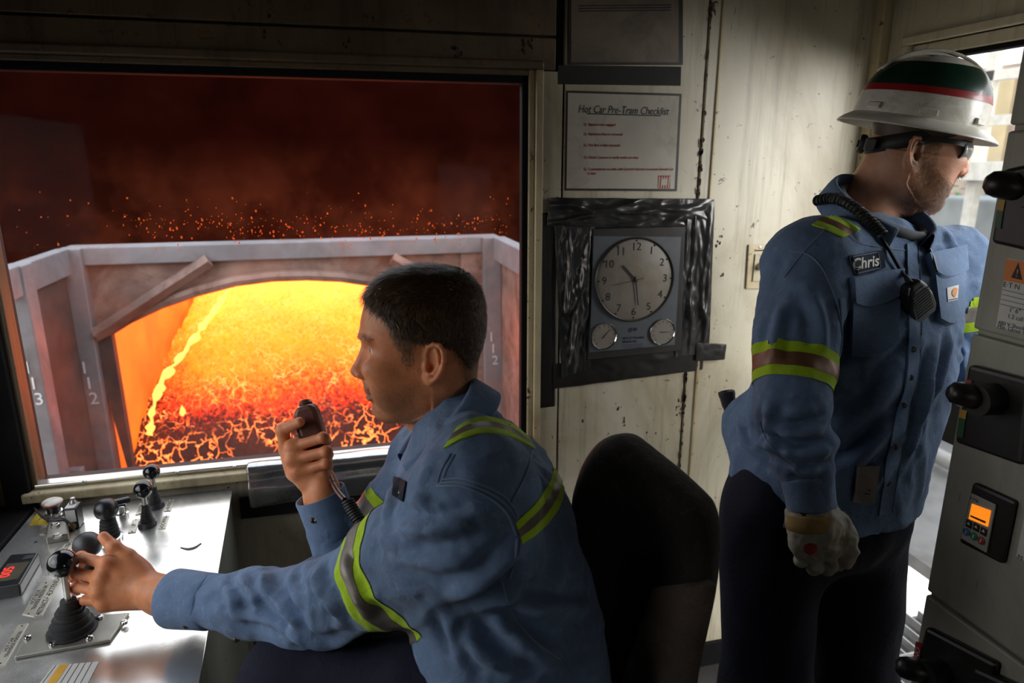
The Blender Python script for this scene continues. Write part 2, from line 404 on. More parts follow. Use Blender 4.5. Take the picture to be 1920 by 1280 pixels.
# ================================================================== SCULPTING KIT (signed distance fields -> meshes)
from mathutils import noise as mnoise
class Sdf:
    def __init__(s, lo, hi, h):
        s.lo = np.asarray(lo, float); s.h = h
        n = np.ceil((np.asarray(hi, float)-s.lo)/h).astype(int)+1; s.n = n
        s.ax = [(s.lo[i]+h*np.arange(n[i])).astype(np.float32) for i in range(3)]
        s.v = np.full(tuple(n), .2, np.float32)
    def _blk(s, lo, hi):
        a = [max(0, int(math.floor((lo[i]-s.lo[i])/s.h))) for i in range(3)]; b = [min(int(s.n[i]), int(math.ceil((hi[i]-s.lo[i])/s.h))+1) for i in range(3)]
        if any(b[i] <= a[i] for i in range(3)): return None
        sl = tuple(slice(a[i], b[i]) for i in range(3))
        return sl, s.ax[0][sl[0]][:, None, None], s.ax[1][sl[1]][None, :, None], s.ax[2][sl[2]][None, None, :]
    def op(s, fn, lo, hi, k=.01, mode='add'):
        pad = k+3*s.h; q = s._blk(np.asarray(lo)-pad, np.asarray(hi)+pad)
        if q is None: return s
        sl, X, Y, Z = q; d = fn(X, Y, Z).astype(np.float32); a = s.v[sl]
        if mode == 'add':
            h = np.maximum(k-np.abs(a-d), 0)/k; s.v[sl] = np.minimum(a, d)-h*h*k*.25
        else:
            a = s.v[sl]; d = -fn(X, Y, Z).astype(np.float32)
            h = np.maximum(k-np.abs(a-d), 0)/k; s.v[sl] = np.maximum(a, d)+h*h*k*.25
        return s
    def cone(s, a, b, r1, r2, k=.01, mode='add'):
        a = np.asarray(a, float); b = np.asarray(b, float); ba = b-a; L = max(float(ba@ba), 1e-12); m = max(r1, r2)
        def fn(X, Y, Z):
            t = np.clip(((X-a[0])*ba[0]+(Y-a[1])*ba[1]+(Z-a[2])*ba[2])/L, 0, 1)
            return np.sqrt((X-a[0]-t*ba[0])**2+(Y-a[1]-t*ba[1])**2+(Z-a[2]-t*ba[2])**2)-(r1+(r2-r1)*t)
        return s.op(fn, np.minimum(a, b)-m, np.maximum(a, b)+m, k, mode)
    def chain(s, pts, rad, k=.01, mode='add'):
        for i in range(len(pts)-1): s.cone(pts[i], pts[i+1], rad[i], rad[i+1], k, mode)
        return s
    def ell(s, c, r, k=.01, mode='add', A=None):
        """ellipsoid; A rows are its axes"""
        c = np.asarray(c, float); r = np.asarray(r, float); A = np.eye(3) if A is None else np.asarray(A, float)
        def fn(X, Y, Z):
            x, y, z = X-c[0], Y-c[1], Z-c[2]
            u = [(x*A[i][0]+y*A[i][1]+z*A[i][2])/r[i] for i in range(3)]
            k0 = np.sqrt(u[0]**2+u[1]**2+u[2]**2); k1 = np.sqrt((u[0]/r[0])**2+(u[1]/r[1])**2+(u[2]/r[2])**2)+1e-6
            return k0*(k0-1)/k1
        m = np.abs(A.T) @ r
        return s.op(fn, c-m, c+m, k, mode)
    def mesh(s, T=None):
        v = s.v; ins = v < 0
        cnt = np.zeros(tuple(np.array(v.shape)-1), np.int8)
        C = [(i, j, k) for i in (0, 1) for j in (0, 1) for k in (0, 1)]
        def cor(a, c): return a[c[0]:a.shape[0]-1+c[0], c[1]:a.shape[1]-1+c[1], c[2]:a.shape[2]-1+c[2]]
        for c in C: cnt += cor(ins, c)
        act = (cnt > 0) & (cnt < 8); idx = np.argwhere(act)
        vid = np.full(act.shape, -1, np.int32); vid[act] = np.arange(len(idx))
        vals = np.stack([v[idx[:, 0]+c[0], idx[:, 1]+c[1], idx[:, 2]+c[2]] for c in C], 1)
        acc = np.zeros((len(idx), 3)); w = np.zeros(len(idx))
        for a in range(8):
            for b in range(a+1, 8):
                ca, cb = np.array(C[a]), np.array(C[b])
                if np.abs(ca-cb).sum() != 1: continue
                va, vb = vals[:, a], vals[:, b]; x = (va < 0) != (vb < 0)
                t = np.where(x, va/np.where(x, va-vb, 1), 0)
                acc += np.where(x[:, None], ca+t[:, None]*(cb-ca), 0); w += x
        pos = s.lo + (idx + acc/w[:, None])*s.h
        F = []
        for ax in range(3):
            a = [slice(None)]*3; b = [slice(None)]*3; a[ax] = slice(0, -1); b[ax] = slice(1, None)
            i0 = ins[tuple(a)]; i1 = ins[tuple(b)]
            e = np.argwhere(i0 != i1); o1, o2 = [q for q in range(3) if q != ax]
            e = e[(e[:, o1] > 0) & (e[:, o2] > 0) & (e[:, o1] < v.shape[o1]-1) & (e[:, o2] < v.shape[o2]-1)]
            def cell(d1, d2):
                q = e.copy(); q[:, o1] -= d1; q[:, o2] -= d2; return vid[q[:, 0], q[:, 1], q[:, 2]]
            quad = np.stack([cell(1, 1), cell(0, 1), cell(0, 0), cell(1, 0)], 1)
            inside = i0[e[:, 0], e[:, 1], e[:, 2]]
            flip = inside if ax != 1 else ~inside
            quad[~flip] = quad[~flip][:, ::-1]
            F.append(quad)
        F = np.concatenate(F); F = F[(F >= 0).all(1)]
        return Sur(pos, F)
class Sur:
    """a surface of quads: vertices v (n,3), faces f (m,4)"""
    def __init__(s, v, f): s.v = np.asarray(v, float); s.f = np.asarray(f, int)
    def normals(s):
        a, b, c, d = (s.v[s.f[:, i]] for i in range(4)); n = np.cross(c-a, d-b)
        N = np.zeros_like(s.v)
        for i in range(4): np.add.at(N, s.f[:, i], n)
        return N/np.maximum(np.linalg.norm(N, axis=1), 1e-12)[:, None]
    def relax(s, it=2, lam=.5):
        e = np.concatenate([s.f[:, [0, 1]], s.f[:, [1, 2]], s.f[:, [2, 3]], s.f[:, [3, 0]]]); e = np.concatenate([e, e[:, ::-1]])
        deg = np.maximum(np.bincount(e[:, 0], minlength=len(s.v)), 1)[:, None]
        for _ in range(it):
            acc = np.stack([np.bincount(e[:, 0], weights=s.v[e[:, 1], i], minlength=len(s.v)) for i in range(3)], 1)
            s.v += lam*(acc/deg-s.v)
        return s
    def xf(s, R, o): s.v = s.v @ np.asarray(R) + np.asarray(o); return s     # rows of R = local axes in the room
    def bvh(s): return BVHTree.FromPolygons([tuple(p) for p in s.v], [tuple(int(i) for i in q) for q in s.f])
    def join(s, t):
        return Sur(np.concatenate([s.v, t.v]), np.concatenate([s.f, t.f+len(s.v)]))
    def keep(s, mask):
        """faces whose every vertex passes"""
        f = s.f[mask[s.f].all(1)]; used = np.unique(f); m = np.full(len(s.v), -1); m[used] = np.arange(len(used))
        return Sur(s.v[used], m[f])
    def obj(s, name, m, parent=None, attr=None, **k):
        o = obj(name, (s.v.tolist(), [], s.f.tolist()), m, parent, smooth='all', **k)
        if attr:
            for an, val in attr.items():
                a = o.data.attributes.new(an, 'FLOAT', 'POINT'); a.data.foreach_set('value', np.asarray(val, np.float32))
        return o
def fold(sur, lines, jitter=0):
    """raise cloth folds: lines = [(points 3-D, height, width)]; each ridge has a soft valley beside it"""
    N = sur.normals(); D = np.zeros(len(sur.v))
    for pts, amp, wid in lines:
        pts = np.asarray(pts, float)
        lo, hi = pts.min(0)-3*wid, pts.max(0)+3*wid
        sel = np.where(((sur.v > lo) & (sur.v < hi)).all(1))[0]
        if not len(sel): continue
        q = sur.v[sel]; best = np.full(len(sel), 9.); tt = np.zeros(len(sel)); n = len(pts)-1
        for i in range(n):
            a, b = pts[i], pts[i+1]; ba = b-a; t = np.clip(((q-a)@ba)/max(ba@ba, 1e-9), 0, 1)
            d = np.linalg.norm(q-a-t[:, None]*ba, axis=1); m = d < best; best[m] = d[m]; tt[m] = (i+t[m])/n
        prof = np.exp(-(best/wid)**2) - .55*np.exp(-((best-1.7*wid)/(.8*wid))**2)
        D[sel] += amp*prof*np.clip(np.sin(np.pi*np.clip(tt, .04, .96))*1.4, .15, 1)
    sur.v += N*D[:, None]; return sur
def crumple(sur, amp, scale, stretch=(1, 1, 1), seed=0):
    N = sur.normals(); st = np.asarray(stretch)
    d = np.array([mnoise.noise(Vector(p)) for p in (sur.v*scale*st+seed)])
    sur.v += N*(amp*d)[:, None]; return sur
def crease(sur, amp, scale, stretch=(1, 1, 1), seed=0, warp=.35):
    """sharp-crested wrinkles"""
    N = sur.normals(); st = np.asarray(stretch); d = np.empty(len(sur.v)); q = sur.v*scale*st+seed
    for i, p in enumerate(q):
        v = Vector(p); w = mnoise.noise(v*.6)*warp; d[i] = .28-abs(mnoise.noise(v+Vector((w, -w, w))))
    sur.v += N*(amp*d)[:, None]; return sur
def snap_px(bv, pts, d0=.3):
    """pixel outline points -> points on a surface (first hit of the sight line)"""
    out = []
    for p in pts:
        r = nz(ray(p[0], p[1])); h = bv.ray_cast(Vector(O), Vector(r))
        if h[0] is None:
            h = bv.find_nearest(Vector(P(p[0], p[1], p[2] if len(p) > 2 else 1.1)))
        out.append((np.array(h[0]), np.array(h[1])))
    return out
def resample(pts, n):
    pts = np.asarray(pts, float); s = np.r_[0, np.cumsum(np.linalg.norm(np.diff(pts, axis=0), axis=1))]; t = np.linspace(0, s[-1], n)
    return np.stack([np.interp(t, s, pts[:, i]) for i in range(pts.shape[1])], 1)
def smooth_curve(pts, n):
    """catmull-rom through the points"""
    p = np.asarray(pts, float); p = np.vstack([2*p[0]-p[1], p, 2*p[-1]-p[-2]]); out = []
    m = len(p)-3
    for t in np.linspace(0, m-1e-6, n):
        i = int(t); u = t-i; a, b, c, d = p[i:i+4]
        out.append(.5*((2*b)+(-a+c)*u+(2*a-5*b+4*c-d)*u*u+(-a+3*b-3*c+d)*u**3))
    return np.array(out)
def patch(bv, top, bot, nu=16, nv=6, lift=.002, curve=True, flat=False):
    """a piece of cloth lying on a surface, between two pixel edge lines; returns Geo with a rim"""
    f = smooth_curve if curve and len(top) > 2 else resample
    g = smooth_curve if curve and len(bot) > 2 else resample
    A, B = f(top, nu), g(bot, nu); rows = []; base_ = []
    last = None
    for j in range(nv):
        t = j/(nv-1); r1 = []; r0 = []
        for i in range(nu):
            px = A[i]*(1-t)+B[i]*t; h, n = snap_px(bv, [px])[0]
            if n @ nz(ray(px[0], px[1])) > 0: n = -n
            r1.append(h+n*lift); r0.append(h-n*.003)
        rows.append(r1); base_.append(r0)
    if flat:                                    # a stiff patch bridges the creases below it
        Hs = np.array(rows); H0 = Hs.copy(); nm = nz(np.cross(Hs[0, -1]-Hs[0, 0], Hs[-1, 0]-Hs[0, 0])); nm = nm if nm @ (O-Hs[0, 0]) > 0 else -nm
        for _ in range(30):
            p_ = np.pad(Hs, ((1, 1), (1, 1), (0, 0)), 'reflect', reflect_type='odd'); Hs = Hs*.4+.15*(p_[:-2, 1:-1]+p_[2:, 1:-1]+p_[1:-1, :-2]+p_[1:-1, 2:])
        Hs = Hs+nm*max(0, float(((H0-Hs)@nm).max())); rows = Hs.tolist(); rows = [[np.array(q) for q in r] for r in rows]
    G = Geo().grid(rows)
    rim1 = [rows[0][i] for i in range(nu)]+[rows[j][nu-1] for j in range(1, nv)]+[rows[nv-1][i] for i in range(nu-2, -1, -1)]+[rows[j][0] for j in range(nv-2, 0, -1)]
    rim0 = [base_[0][i] for i in range(nu)]+[base_[j][nu-1] for j in range(1, nv)]+[base_[nv-1][i] for i in range(nu-2, -1, -1)]+[base_[j][0] for j in range(nv-2, 0, -1)]
    m = len(rim1); G.add(rim1+rim0, [(i, (i+1) % m, m+(i+1) % m, m+i) for i in range(m)])
    return G
def text_on(bv, body, px, py, h_px, ang, m, parent, lift=.006, shear=0., sx=1.0, bold=.0, spacing=1.0, name='lettering'):
    """lettering lying on a curved surface"""
    cu = bpy.data.curves.new(name, 'FONT'); cu.body = body; cu.size = 1; cu.align_x = 'CENTER'; cu.align_y = 'CENTER'; cu.shear = shear; cu.offset = bold; cu.space_character = spacing; cu.resolution_u = 4
    t = bpy.data.objects.new(name, cu); COL.objects.link(t)
    me = bpy.data.meshes.new_from_object(t.evaluated_get(bpy.context.evaluated_depsgraph_get()))
    COL.objects.unlink(t); bpy.data.objects.remove(t); bpy.data.curves.remove(cu)
    ca, sa = math.cos(ang), math.sin(ang); v = []
    for p in me.vertices:
        x, y = p.co.x*h_px*sx, p.co.y*h_px; q = (px+x*ca+y*sa, py+x*sa-y*ca); h_, n_ = snap_px(bv, [q])[0]; v.append(tuple(h_-nz(ray(*q))*lift))
    me.calc_loop_triangles(); f = [tuple(p.vertices) for p in me.loop_triangles]; bpy.data.meshes.remove(me)
    o = obj(name, (v, [], f), m, parent); o.modifiers.new('thickness', 'SOLIDIFY').thickness = .0008
    return o
def stitch(bv, px, r=.0014, lift=.0006, n=None, curve=True):
    q = (smooth_curve if curve and len(px) > 2 else resample)(px, n or max(6, int(4*len(px))))
    return Geo().tube([h+N*lift*(-1 if N @ nz(ray(p[0], p[1])) > 0 else 1) for p, (h, N) in zip(q, snap_px(bv, q))], r, 5)
def ring_slice(sur, p, axis, t0, t1, lift=.0016, radius=.14):
    """the band of a sleeve between two planes across its axis, as its own strip of cloth"""
    bm = bmesh.new(); ax = nz(axis); p = np.asarray(p, float)
    q = sur.v-p; t = q@ax; rad = np.linalg.norm(q-t[:, None]*ax, axis=1)
    sub = sur.keep((t > t0-.02) & (t < t1+.02) & (rad < radius))
    N = sub.normals(); vs = [bm.verts.new(tuple(v+n*lift)) for v, n in zip(sub.v, N)]
    for f in sub.f:
        try: bm.faces.new([vs[i] for i in f])
        except ValueError: pass
    for tt, sgn in ((t0, -1), (t1, 1)):
        bmesh.ops.bisect_plane(bm, geom=bm.verts[:]+bm.edges[:]+bm.faces[:], plane_co=Vector(p+ax*tt), plane_no=Vector(ax*sgn), clear_outer=True)
    bm.verts.index_update(); g = Geo()
    g.add([tuple(v.co) for v in bm.verts], [tuple(v.index for v in f.verts) for f in bm.faces]); bm.free(); return g

# ------------------------------------------------------------------ heads
def poly_sd(x, z, poly):
    """signed distance to a closed 2-D outline"""
    d = np.full(np.broadcast(x, z).shape, 1e9); s = np.ones_like(d)
    n = len(poly)
    for i in range(n):
        ax, az = poly[i]; bx, bz = poly[i-1]; ex, ez = bx-ax, bz-az; wx, wz = x-ax, z-az
        t = np.clip((wx*ex+wz*ez)/(ex*ex+ez*ez+1e-12), 0, 1); d = np.minimum(d, (wx-ex*t)**2+(wz-ez*t)**2)
        c1 = z >= az; c2 = z < bz; c3 = ex*wz > ez*wx
        fl = (c1 & c2 & c3) | (~c1 & ~c2 & ~c3); s = np.where(fl, -s, s)
    return s*np.sqrt(d)
SECT = [(113, 2, -6, 4), (111, 28, -34, 26), (106, 46, -50, 42), (97, 64, -66, 56), (80, 82, -80, 68), (58, 94.5, -87, 75), (35, 100.5, -89, 77), (17, 101.5, -88, 76.5), (6, 100, -86, 75), (-5, 94.5, -83, 73),
        (-20, 90.5, -78, 71), (-40, 91, -70, 69), (-57, 94, -60, 66), (-78, 91.5, -45, 60), (-98, 85, -25, 53), (-112, 82, -2, 43), (-121, 73, 15, 31), (-127, 52, 30, 8)]
def head_base(off=0., wide=1.0, jaw=1.0):
    S_ = np.array(SECT, float)[::-1]/1000.
    zz = np.linspace(S_[0, 0], S_[-1, 0], 240); tab = [np.interp(zz, S_[:, 0], S_[:, i]) for i in (1, 2, 3)]
    ker = np.hanning(15); ker /= ker.sum()
    tab = [np.convolve(np.pad(t, 7, 'edge'), ker, 'valid') if i < 9 else t for i, t in enumerate(tab)]
    def fn(X, Y, Z):
        Z = np.where(Z > 0, Z*(.113/(.113+off)), Z)
        z = np.clip(Z, S_[0, 0], S_[-1, 0]); f, b, w = (np.interp(z, zz, t) for t in tab)
        w = w*np.where(Z < -.03, wide*jaw, wide)
        cx = np.minimum(np.maximum(-.004, b+.03), f-.02); x = X-cx
        a = np.where(x > 0, f-cx, cx-b)+off; w = w+off; p = 2.25
        q = (np.abs(x)/np.maximum(a, .002))**p+(np.abs(Y)/np.maximum(w, .002))**p
        d = (q**(1/p)-1)*np.minimum(a, w)*.85
        dz = np.maximum(Z-S_[-1, 0], S_[0, 0]-off-Z)
        return np.maximum(d, dz)
    return fn
def ear(s, side, c=(-.010, .073, -.034), sc=1.0, flare=.42):
    """outer ear: bowl, rolled rim, inner ridge, tragus and lobe"""
    c = np.array([c[0], c[1]*side, c[2]]); out = np.array([math.sin(flare), math.cos(flare)*side, 0.]); 
    u = nz(np.array([math.cos(flare), -math.sin(flare)*side, 0.])); up = nz(np.array([-.16, 0, 1.0]));  n = out
    def q(a, b, d=0.): return c+(u*a+up*b+n*d)*sc/1000.
    A = [u, n, up]
    s.ell(q(-3, 0, 3), np.array([15, 4.5, 27])*sc/1000, .006, A=A)
    s.ell(q(-1, 3, 9), np.array([9.5, 6, 19])*sc/1000, .005, 'cut', A=A)
    rim = [(9, 4, 5), (11, 14, 6), (9, 24, 8), (1, 30, 9.5), (-9, 29, 10), (-16, 21, 10.5), (-18.5, 9, 10.5), (-17, -4, 10), (-12, -15, 8.5), (-5, -22, 7)]
    s.chain([q(*p) for p in rim], [x*sc/1000 for x in (2.2, 2.6, 3.0, 3.2, 3.3, 3.3, 3.2, 3.0, 3.0, 3.2)], .003)
    s.chain([q(*p) for p in ((-3, 21, 6), (-9, 11, 7.5), (-10.5, 0, 7.5), (-6, -10, 7), (2, -13, 6))], [x*sc/1000 for x in (2, 2.6, 2.8, 2.8, 2.4)], .004)
    s.ell(q(3, -22, 5), np.array([7, 4, 9])*sc/1000, .006, A=A)
    s.ell(q(9, -5, 6), np.array([3.5, 3.5, 6])*sc/1000, .004, A=A)
    s.ell(q(2, -4, 6), np.array([4.2, 6, 6.5])*sc/1000, .003, 'cut', A=A)
def make_head(h=.0017, wide=1.0, jaw=1.0, neck=((-.018, 0, -.060), (-.045, 0, -.200)), nr=(.054, .062), fat=0., ez=0., ex=0., earz=0.):
    s = Sdf((-.135, -.105, -.215), (.14, .105, .13), h)
    s.op(head_base(0, wide, jaw), (-.1, -.1, -.14), (.115, .1, .12), .002)
    s.cone(neck[0], neck[1], nr[0], nr[1], .04)
    for y in (-1, 1):
        s.ell((.074, .048*y*wide, -.032+ez*.4), (.022, .014, .014), .030)              # cheekbone
        s.ell((.055, .052*y*wide, -.066), (.026, .012+fat, .026), .025)          # cheek
        s.cone((.004, .055*y*wide*jaw, -.078), (.066, .020*y, -.110), .011+fat*.5, .012, .020)
        s.ell((.088, .025*y, .010+ez*.8), (.012, .022, .0055), .012)                   # brow
        s.ell((.104+ex, .031*y, -.010+ez), (.017, .0165, .0105), .011, 'cut')          # socket
    s.cone((.092, 0, -.002), (.1085, 0, -.038), .0058, .0076, .011)              # bridge
    s.cone((.084, 0, -.004), (.0935, 0, -.044), .0085, .0125, .008)
    s.ell((.1110, 0, -.0445), (.0092, .0085, .0080), .007)                       # tip
    s.cone((.109, 0, -.050), (.096, 0, -.056), .0042, .0045, .006)
    for y in (-1, 1):
        s.ell((.1020, .0118*y, -.0475), (.0092, .0052, .0066), .006)
        s.ell((.1075, .0062*y, -.0530), (.0050, .0030, .0034), .003, 'cut')
    s.ell((.0905, 0, -.0660), (.0090, .026, .011), .010)
    s.ell((.0925, 0, -.0735), (.0075, .0215, .0050), .004)
    s.ell((.0900, 0, -.0860), (.0085, .0190, .0058), .005)
    s.ell((.1000, 0, -.0797), (.0100, .0270, .0013), .003, 'cut')
    s.ell((.0760, 0, -.1075), (.0125, .0180, .0125), .012)
    if fat:
        for y in (-1, 1): s.ell((.025, .040*y, -.098), (.045, .030, .030), .035)      # jowl
        s.ell((.035, 0, -.118), (.045, .035, .022), .03)
    for y in (-1, 1):                                                            # lids round each eye
        t = Sdf((.055, .010, -.028+ez) if y > 0 else (.055, -.052, -.028+ez), (.100, .052, .010+ez) if y > 0 else (.100, -.010, .010+ez), h)
        t.ell((.0785+ex, .0310*y, -.0095+ez), (.0132, .0150, .0132), .001)
        t.ell((.0885+ex, .0350*y, -.0100+ez), (.0150, .0150, .0056), .002, 'cut')
        q = s._blk(t.lo, t.lo+(t.n-1)*h)
        def fn(X, Y, Z, t=t):
            ix = np.clip(np.rint((X-t.lo[0])/h).astype(int), 0, t.n[0]-1); iy = np.clip(np.rint((Y-t.lo[1])/h).astype(int), 0, t.n[1]-1); iz = np.clip(np.rint((Z-t.lo[2])/h).astype(int), 0, t.n[2]-1)
            return t.v[ix, iy, iz]
        s.op(fn, t.lo+.01, t.lo+(t.n-1)*h-.01, .004)
        s.ell((.0885+ex, .0350*y, -.0100+ez), (.0152, .0148, .0056), .0015, 'cut')
    for y in (-1, 1): ear(s, y, (-.010, .073*wide, -.034+earz), 1.08, .50)
    return s.mesh().relax(2, .35)
def hair_cap(outline, off, h=.0022, wide=1.0, lump=.0):
    s = Sdf((-.125, -.105, -.125), (.125, .105, .145), h)
    fb = head_base(off, wide)
    def fn(X, Y, Z):
        return np.maximum(fb(X, Y, Z), poly_sd(X[:, :, 0][:, :, None]+0*Z[:1], Z+0*X[:, :1], outline).astype(np.float32))
    def fn2(X, Y, Z):
        xx = X[:, 0, 0][:, None]; z_ = Z[0, 0, :][None, :]
        return np.maximum(fb(X, Y, Z), poly_sd(xx, z_, outline)[:, None, :])
    s.op(fn2, s.lo, s.lo+(s.n-1)*h, .002)
    return s.mesh().relax(3, .5)
def strands(sur, n, flow, length, width=.00035, lift=.25, seed=1, curl=.2, keep=None):
    """short hairs growing from a surface: thin tapered blades following flow(p, normal)"""
    r = np.random.RandomState(seed); a, b, c, d = (sur.v[sur.f[:, i]] for i in range(4))
    area = np.linalg.norm(np.cross(c-a, d-b), axis=1); area /= area.sum()
    k = r.choice(len(sur.f), n, p=area); u, w = r.rand(n, 1), r.rand(n, 1)
    p = (a[k]*(1-u)+b[k]*u)*(1-w)+(d[k]*(1-u)+c[k]*u)*w
    N = sur.normals()[sur.f[k, 0]]
    if keep is not None:
        m = keep(p, r.rand(len(p))); p, N = p[m], N[m]; n = len(p)
    F = flow(p, N)+curl*r.randn(n, 3); F -= N*(F*N).sum(1)[:, None]; F /= np.linalg.norm(F, axis=1)[:, None]+1e-9
    L = length(p)*(.65+.7*r.rand(n)); side = np.cross(F, N)*(width*(.7+.6*r.rand(n, 1)))
    lf = lift*(.5+r.rand(n, 1)); L = L[:, None]
    p0 = p-N*.001; p1 = p+(F*.5+N*lf*.55)*L; p2 = p+(F*(1.0)+N*lf*.75)*L+r.randn(n, 3)*.06*L
    V = np.stack([p0-side, p0+side, p1-side*.8, p1+side*.8, p2], 1).reshape(-1, 3)
    i = np.arange(n)*5
    f = [(int(q), int(q)+1, int(q)+3, int(q)+2) for q in i]+[(int(q)+2, int(q)+3, int(q)+4) for q in i]
    return (V, f)
def axes(fwd, pitch=0., roll=0.):
    """local axes (rows): forward, left, up"""
    f = nz([fwd[0], fwd[1], 0]); l = np.array([-f[1], f[0], 0]); u = np.array([0, 0, 1.])
    f2 = f*math.cos(pitch)+u*math.sin(pitch); u2 = -f*math.sin(pitch)+u*math.cos(pitch)
    l2 = l*math.cos(roll)+u2*math.sin(roll); u3 = -l*math.sin(roll)+u2*math.cos(roll)
    return np.array([f2, l2, u3])
# ------------------------------------------------------------------ hands
def make_hand(wrist, fore, chains, thumb, back, h=.0015, sc=1.0, fr=.0088, wr=(.024, .030), palm_t=.012):
    """chains: 4 finger chains (knuckle, joint, joint, tip), index first; thumb: 4 points; back = direction out of the back of the hand"""
    allp = np.array([wrist, fore]+[p for c in chains for p in c]+list(thumb)); pad = .04*sc
    s = Sdf(allp.min(0)-pad, allp.max(0)+pad, h)
    b = nz(back); w = np.asarray(wrist, float); fo = np.asarray(fore, float)
    ax = nz(w-fo); lat = nz(np.cross(ax, b)); e = wr[0]
    for t in np.linspace(0, 1, 6):                                              # flattened wrist and forearm
        q = w*(1-t)+fo*t; r1 = wr[0]*(1-t)+wr[1]*t
        s.ell(q, (r1*1.22, r1*.86, .03), .02, A=[lat, b, ax])
    mcp = [np.asarray(c[0], float) for c in chains]
    for i, m in enumerate(mcp):
        a = w+(m-w)*.12+lat*0; s.cone(a-b*.004*sc, m-b*.005*sc, palm_t*1.25*sc, palm_t*.98*sc, .014*sc)
        s.cone(w+(m-w)*.35-b*.012*sc, m-b*.012*sc, palm_t*.9*sc, palm_t*.8*sc, .014*sc)
    for i in range(3):
        s.cone(mcp[i]-b*.006*sc, mcp[i+1]-b*.006*sc, palm_t*.82*sc, palm_t*.82*sc, .010*sc)
    for m in mcp: s.ell(m+b*.0022*sc, np.array([.0088, .0088, .0088])*sc, .010*sc)   # knuckles
    th = [np.asarray(p, float) for p in thumb]
    s.cone(w+(th[0]-w)*.3, th[0], .016*sc, .0160*sc, .016*sc); s.cone(th[0], th[1], .0155*sc, .0125*sc, .014*sc)
    s.cone(mcp[0]-b*.010*sc, (th[0]+th[1])/2, .009*sc, .0095*sc, .014*sc)
    s.cone(th[1], th[2], .0118*sc, .0108*sc, .004*sc); s.cone(th[2], th[3], .0108*sc, .0086*sc, .004*sc)
    s.ell(th[2], np.array([.0112]*3)*sc, .004*sc)
    for i, c in enumerate(chains):
        k = (1.0, 1.03, .97, .86)[i]*fr*sc; c = [np.asarray(p, float) for p in c]
        s.cone(c[0]-b*.003*sc, c[1], k*1.06, k*1.0, .005*sc); s.cone(c[1], c[2], k*1.0, k*.93, .0025*sc); s.cone(c[2], c[3], k*.93, k*.78, .0025*sc)
        s.ell(c[1], np.array([k*1.05]*3), .004*sc)
    return s.mesh().relax(2, .35)
def nail(tip, prev, up, sc=1.0):
    tip = np.asarray(tip, float); a = nz(tip-np.asarray(prev, float)); u = np.asarray(up, float); u = nz(u-a*(a@u)); l = np.cross(a, u); g = Geo()
    c = tip+u*.0066*sc-a*.001*sc
    rows = [[c+a*x*.0065*sc+l*y*.0056*sc*(1-.25*x*x*(x > 0))-u*(.0022*y*y+.0012*x*x)*sc for y in np.linspace(-1, 1, 7)] for x in np.linspace(-1, 1, 7)]
    return g.grid(rows)
# ------------------------------------------------------------------ skin, cloth and hair materials
def skin(name, col, red=(.50, .16, .10), stub=(.10, .055, .03), sss=.30):
    m, nt, p = base(name); v = _pos(nt); L = nt.links
    c = _ramp(nt, _noise(nt, 45, 3, .6, v), [(.3, tuple(x*.80 for x in col)), (.7, tuple(min(1, x*1.08) for x in col))])
    c = _mix(nt, c, red, _ramp(nt, _noise(nt, 22, 3, .5, v), [(.45, 0.0), (.8, .35)]))
    def at(n):
        a = nt.nodes.new('ShaderNodeAttribute'); a.attribute_name = n; return a.outputs['Fac']
    c = _mix(nt, c, (.33, .085, .06), at('lip'))
    sp = _ramp(nt, _noise(nt, 900, 2, .5, v), [(.35, .35), (.65, 1.0)])
    st = nt.nodes.new('ShaderNodeMath'); st.operation = 'MULTIPLY'; L.new(at('stubble'), st.inputs[0]); L.new(sp, st.inputs[1])
    c = _mix(nt, c, stub, st.outputs[0])
    L.new(c, p.inputs['Base Color']); p.inputs['Roughness'].default_value = .48; p.inputs['Specular IOR Level'].default_value = .42
    p.inputs['Subsurface Weight'].default_value = sss; p.inputs['Subsurface Radius'].default_value = (.018, .006, .003); p.inputs['Subsurface Scale'].default_value = 1
    a = _noise(nt, 420, 3, .6, v); b = _noise(nt, 110, 4, .6, v)
    hh = nt.nodes.new('ShaderNodeMath'); hh.operation = 'MULTIPLY_ADD'; L.new(b, hh.inputs[0]); hh.inputs[1].default_value = 2.0; L.new(a, hh.inputs[2])
    L.new(_bump(nt, hh.outputs[0], .30, .0012), p.inputs['Normal']); return m
def cloth(name, col, var=.28, weave=900, rough=.82, worn=(.55, .62, .70), wamt=.25, sheen=.12):
    m, nt, p = base(name); v = _pos(nt); L = nt.links
    c = _ramp(nt, _noise(nt, 9, 3, .65, v), [(.3, tuple(x*(1-var) for x in col)), (.7, tuple(x*(1+var*.5) for x in col))])
    c = _mix(nt, c, worn, _ramp(nt, _noise(nt, 60, 3, .75, v), [(.55, 0.0), (.8, wamt)]))
    c = _mix(nt, c, tuple(x*.55 for x in col), _ramp(nt, _noise(nt, 5, 4, .7, v, 1.0), [(.55, 0.0), (.75, .5)]))
    wv = _noise(nt, weave, 2, .5, v); c = _mix(nt, c, tuple(x*.6 for x in col), _ramp(nt, wv, [(.35, .5), (.6, 0.0)]))
    L.new(c, p.inputs['Base Color']); p.inputs['Roughness'].default_value = rough; p.inputs['Sheen Weight'].default_value = sheen; p.inputs['Specular IOR Level'].default_value = .2
    hh = nt.nodes.new('ShaderNodeMath'); hh.operation = 'MULTIPLY_ADD'; L.new(_noise(nt, 34, 3, .6, v, 1.5), hh.inputs[0]); hh.inputs[1].default_value = 3.5; L.new(wv, hh.inputs[2])
    L.new(_bump(nt, hh.outputs[0], .45, .0015), p.inputs['Normal']); return m
M['skin_seated'] = skin('skin_seated', (.66, .25, .105), red=(.60, .12, .045))
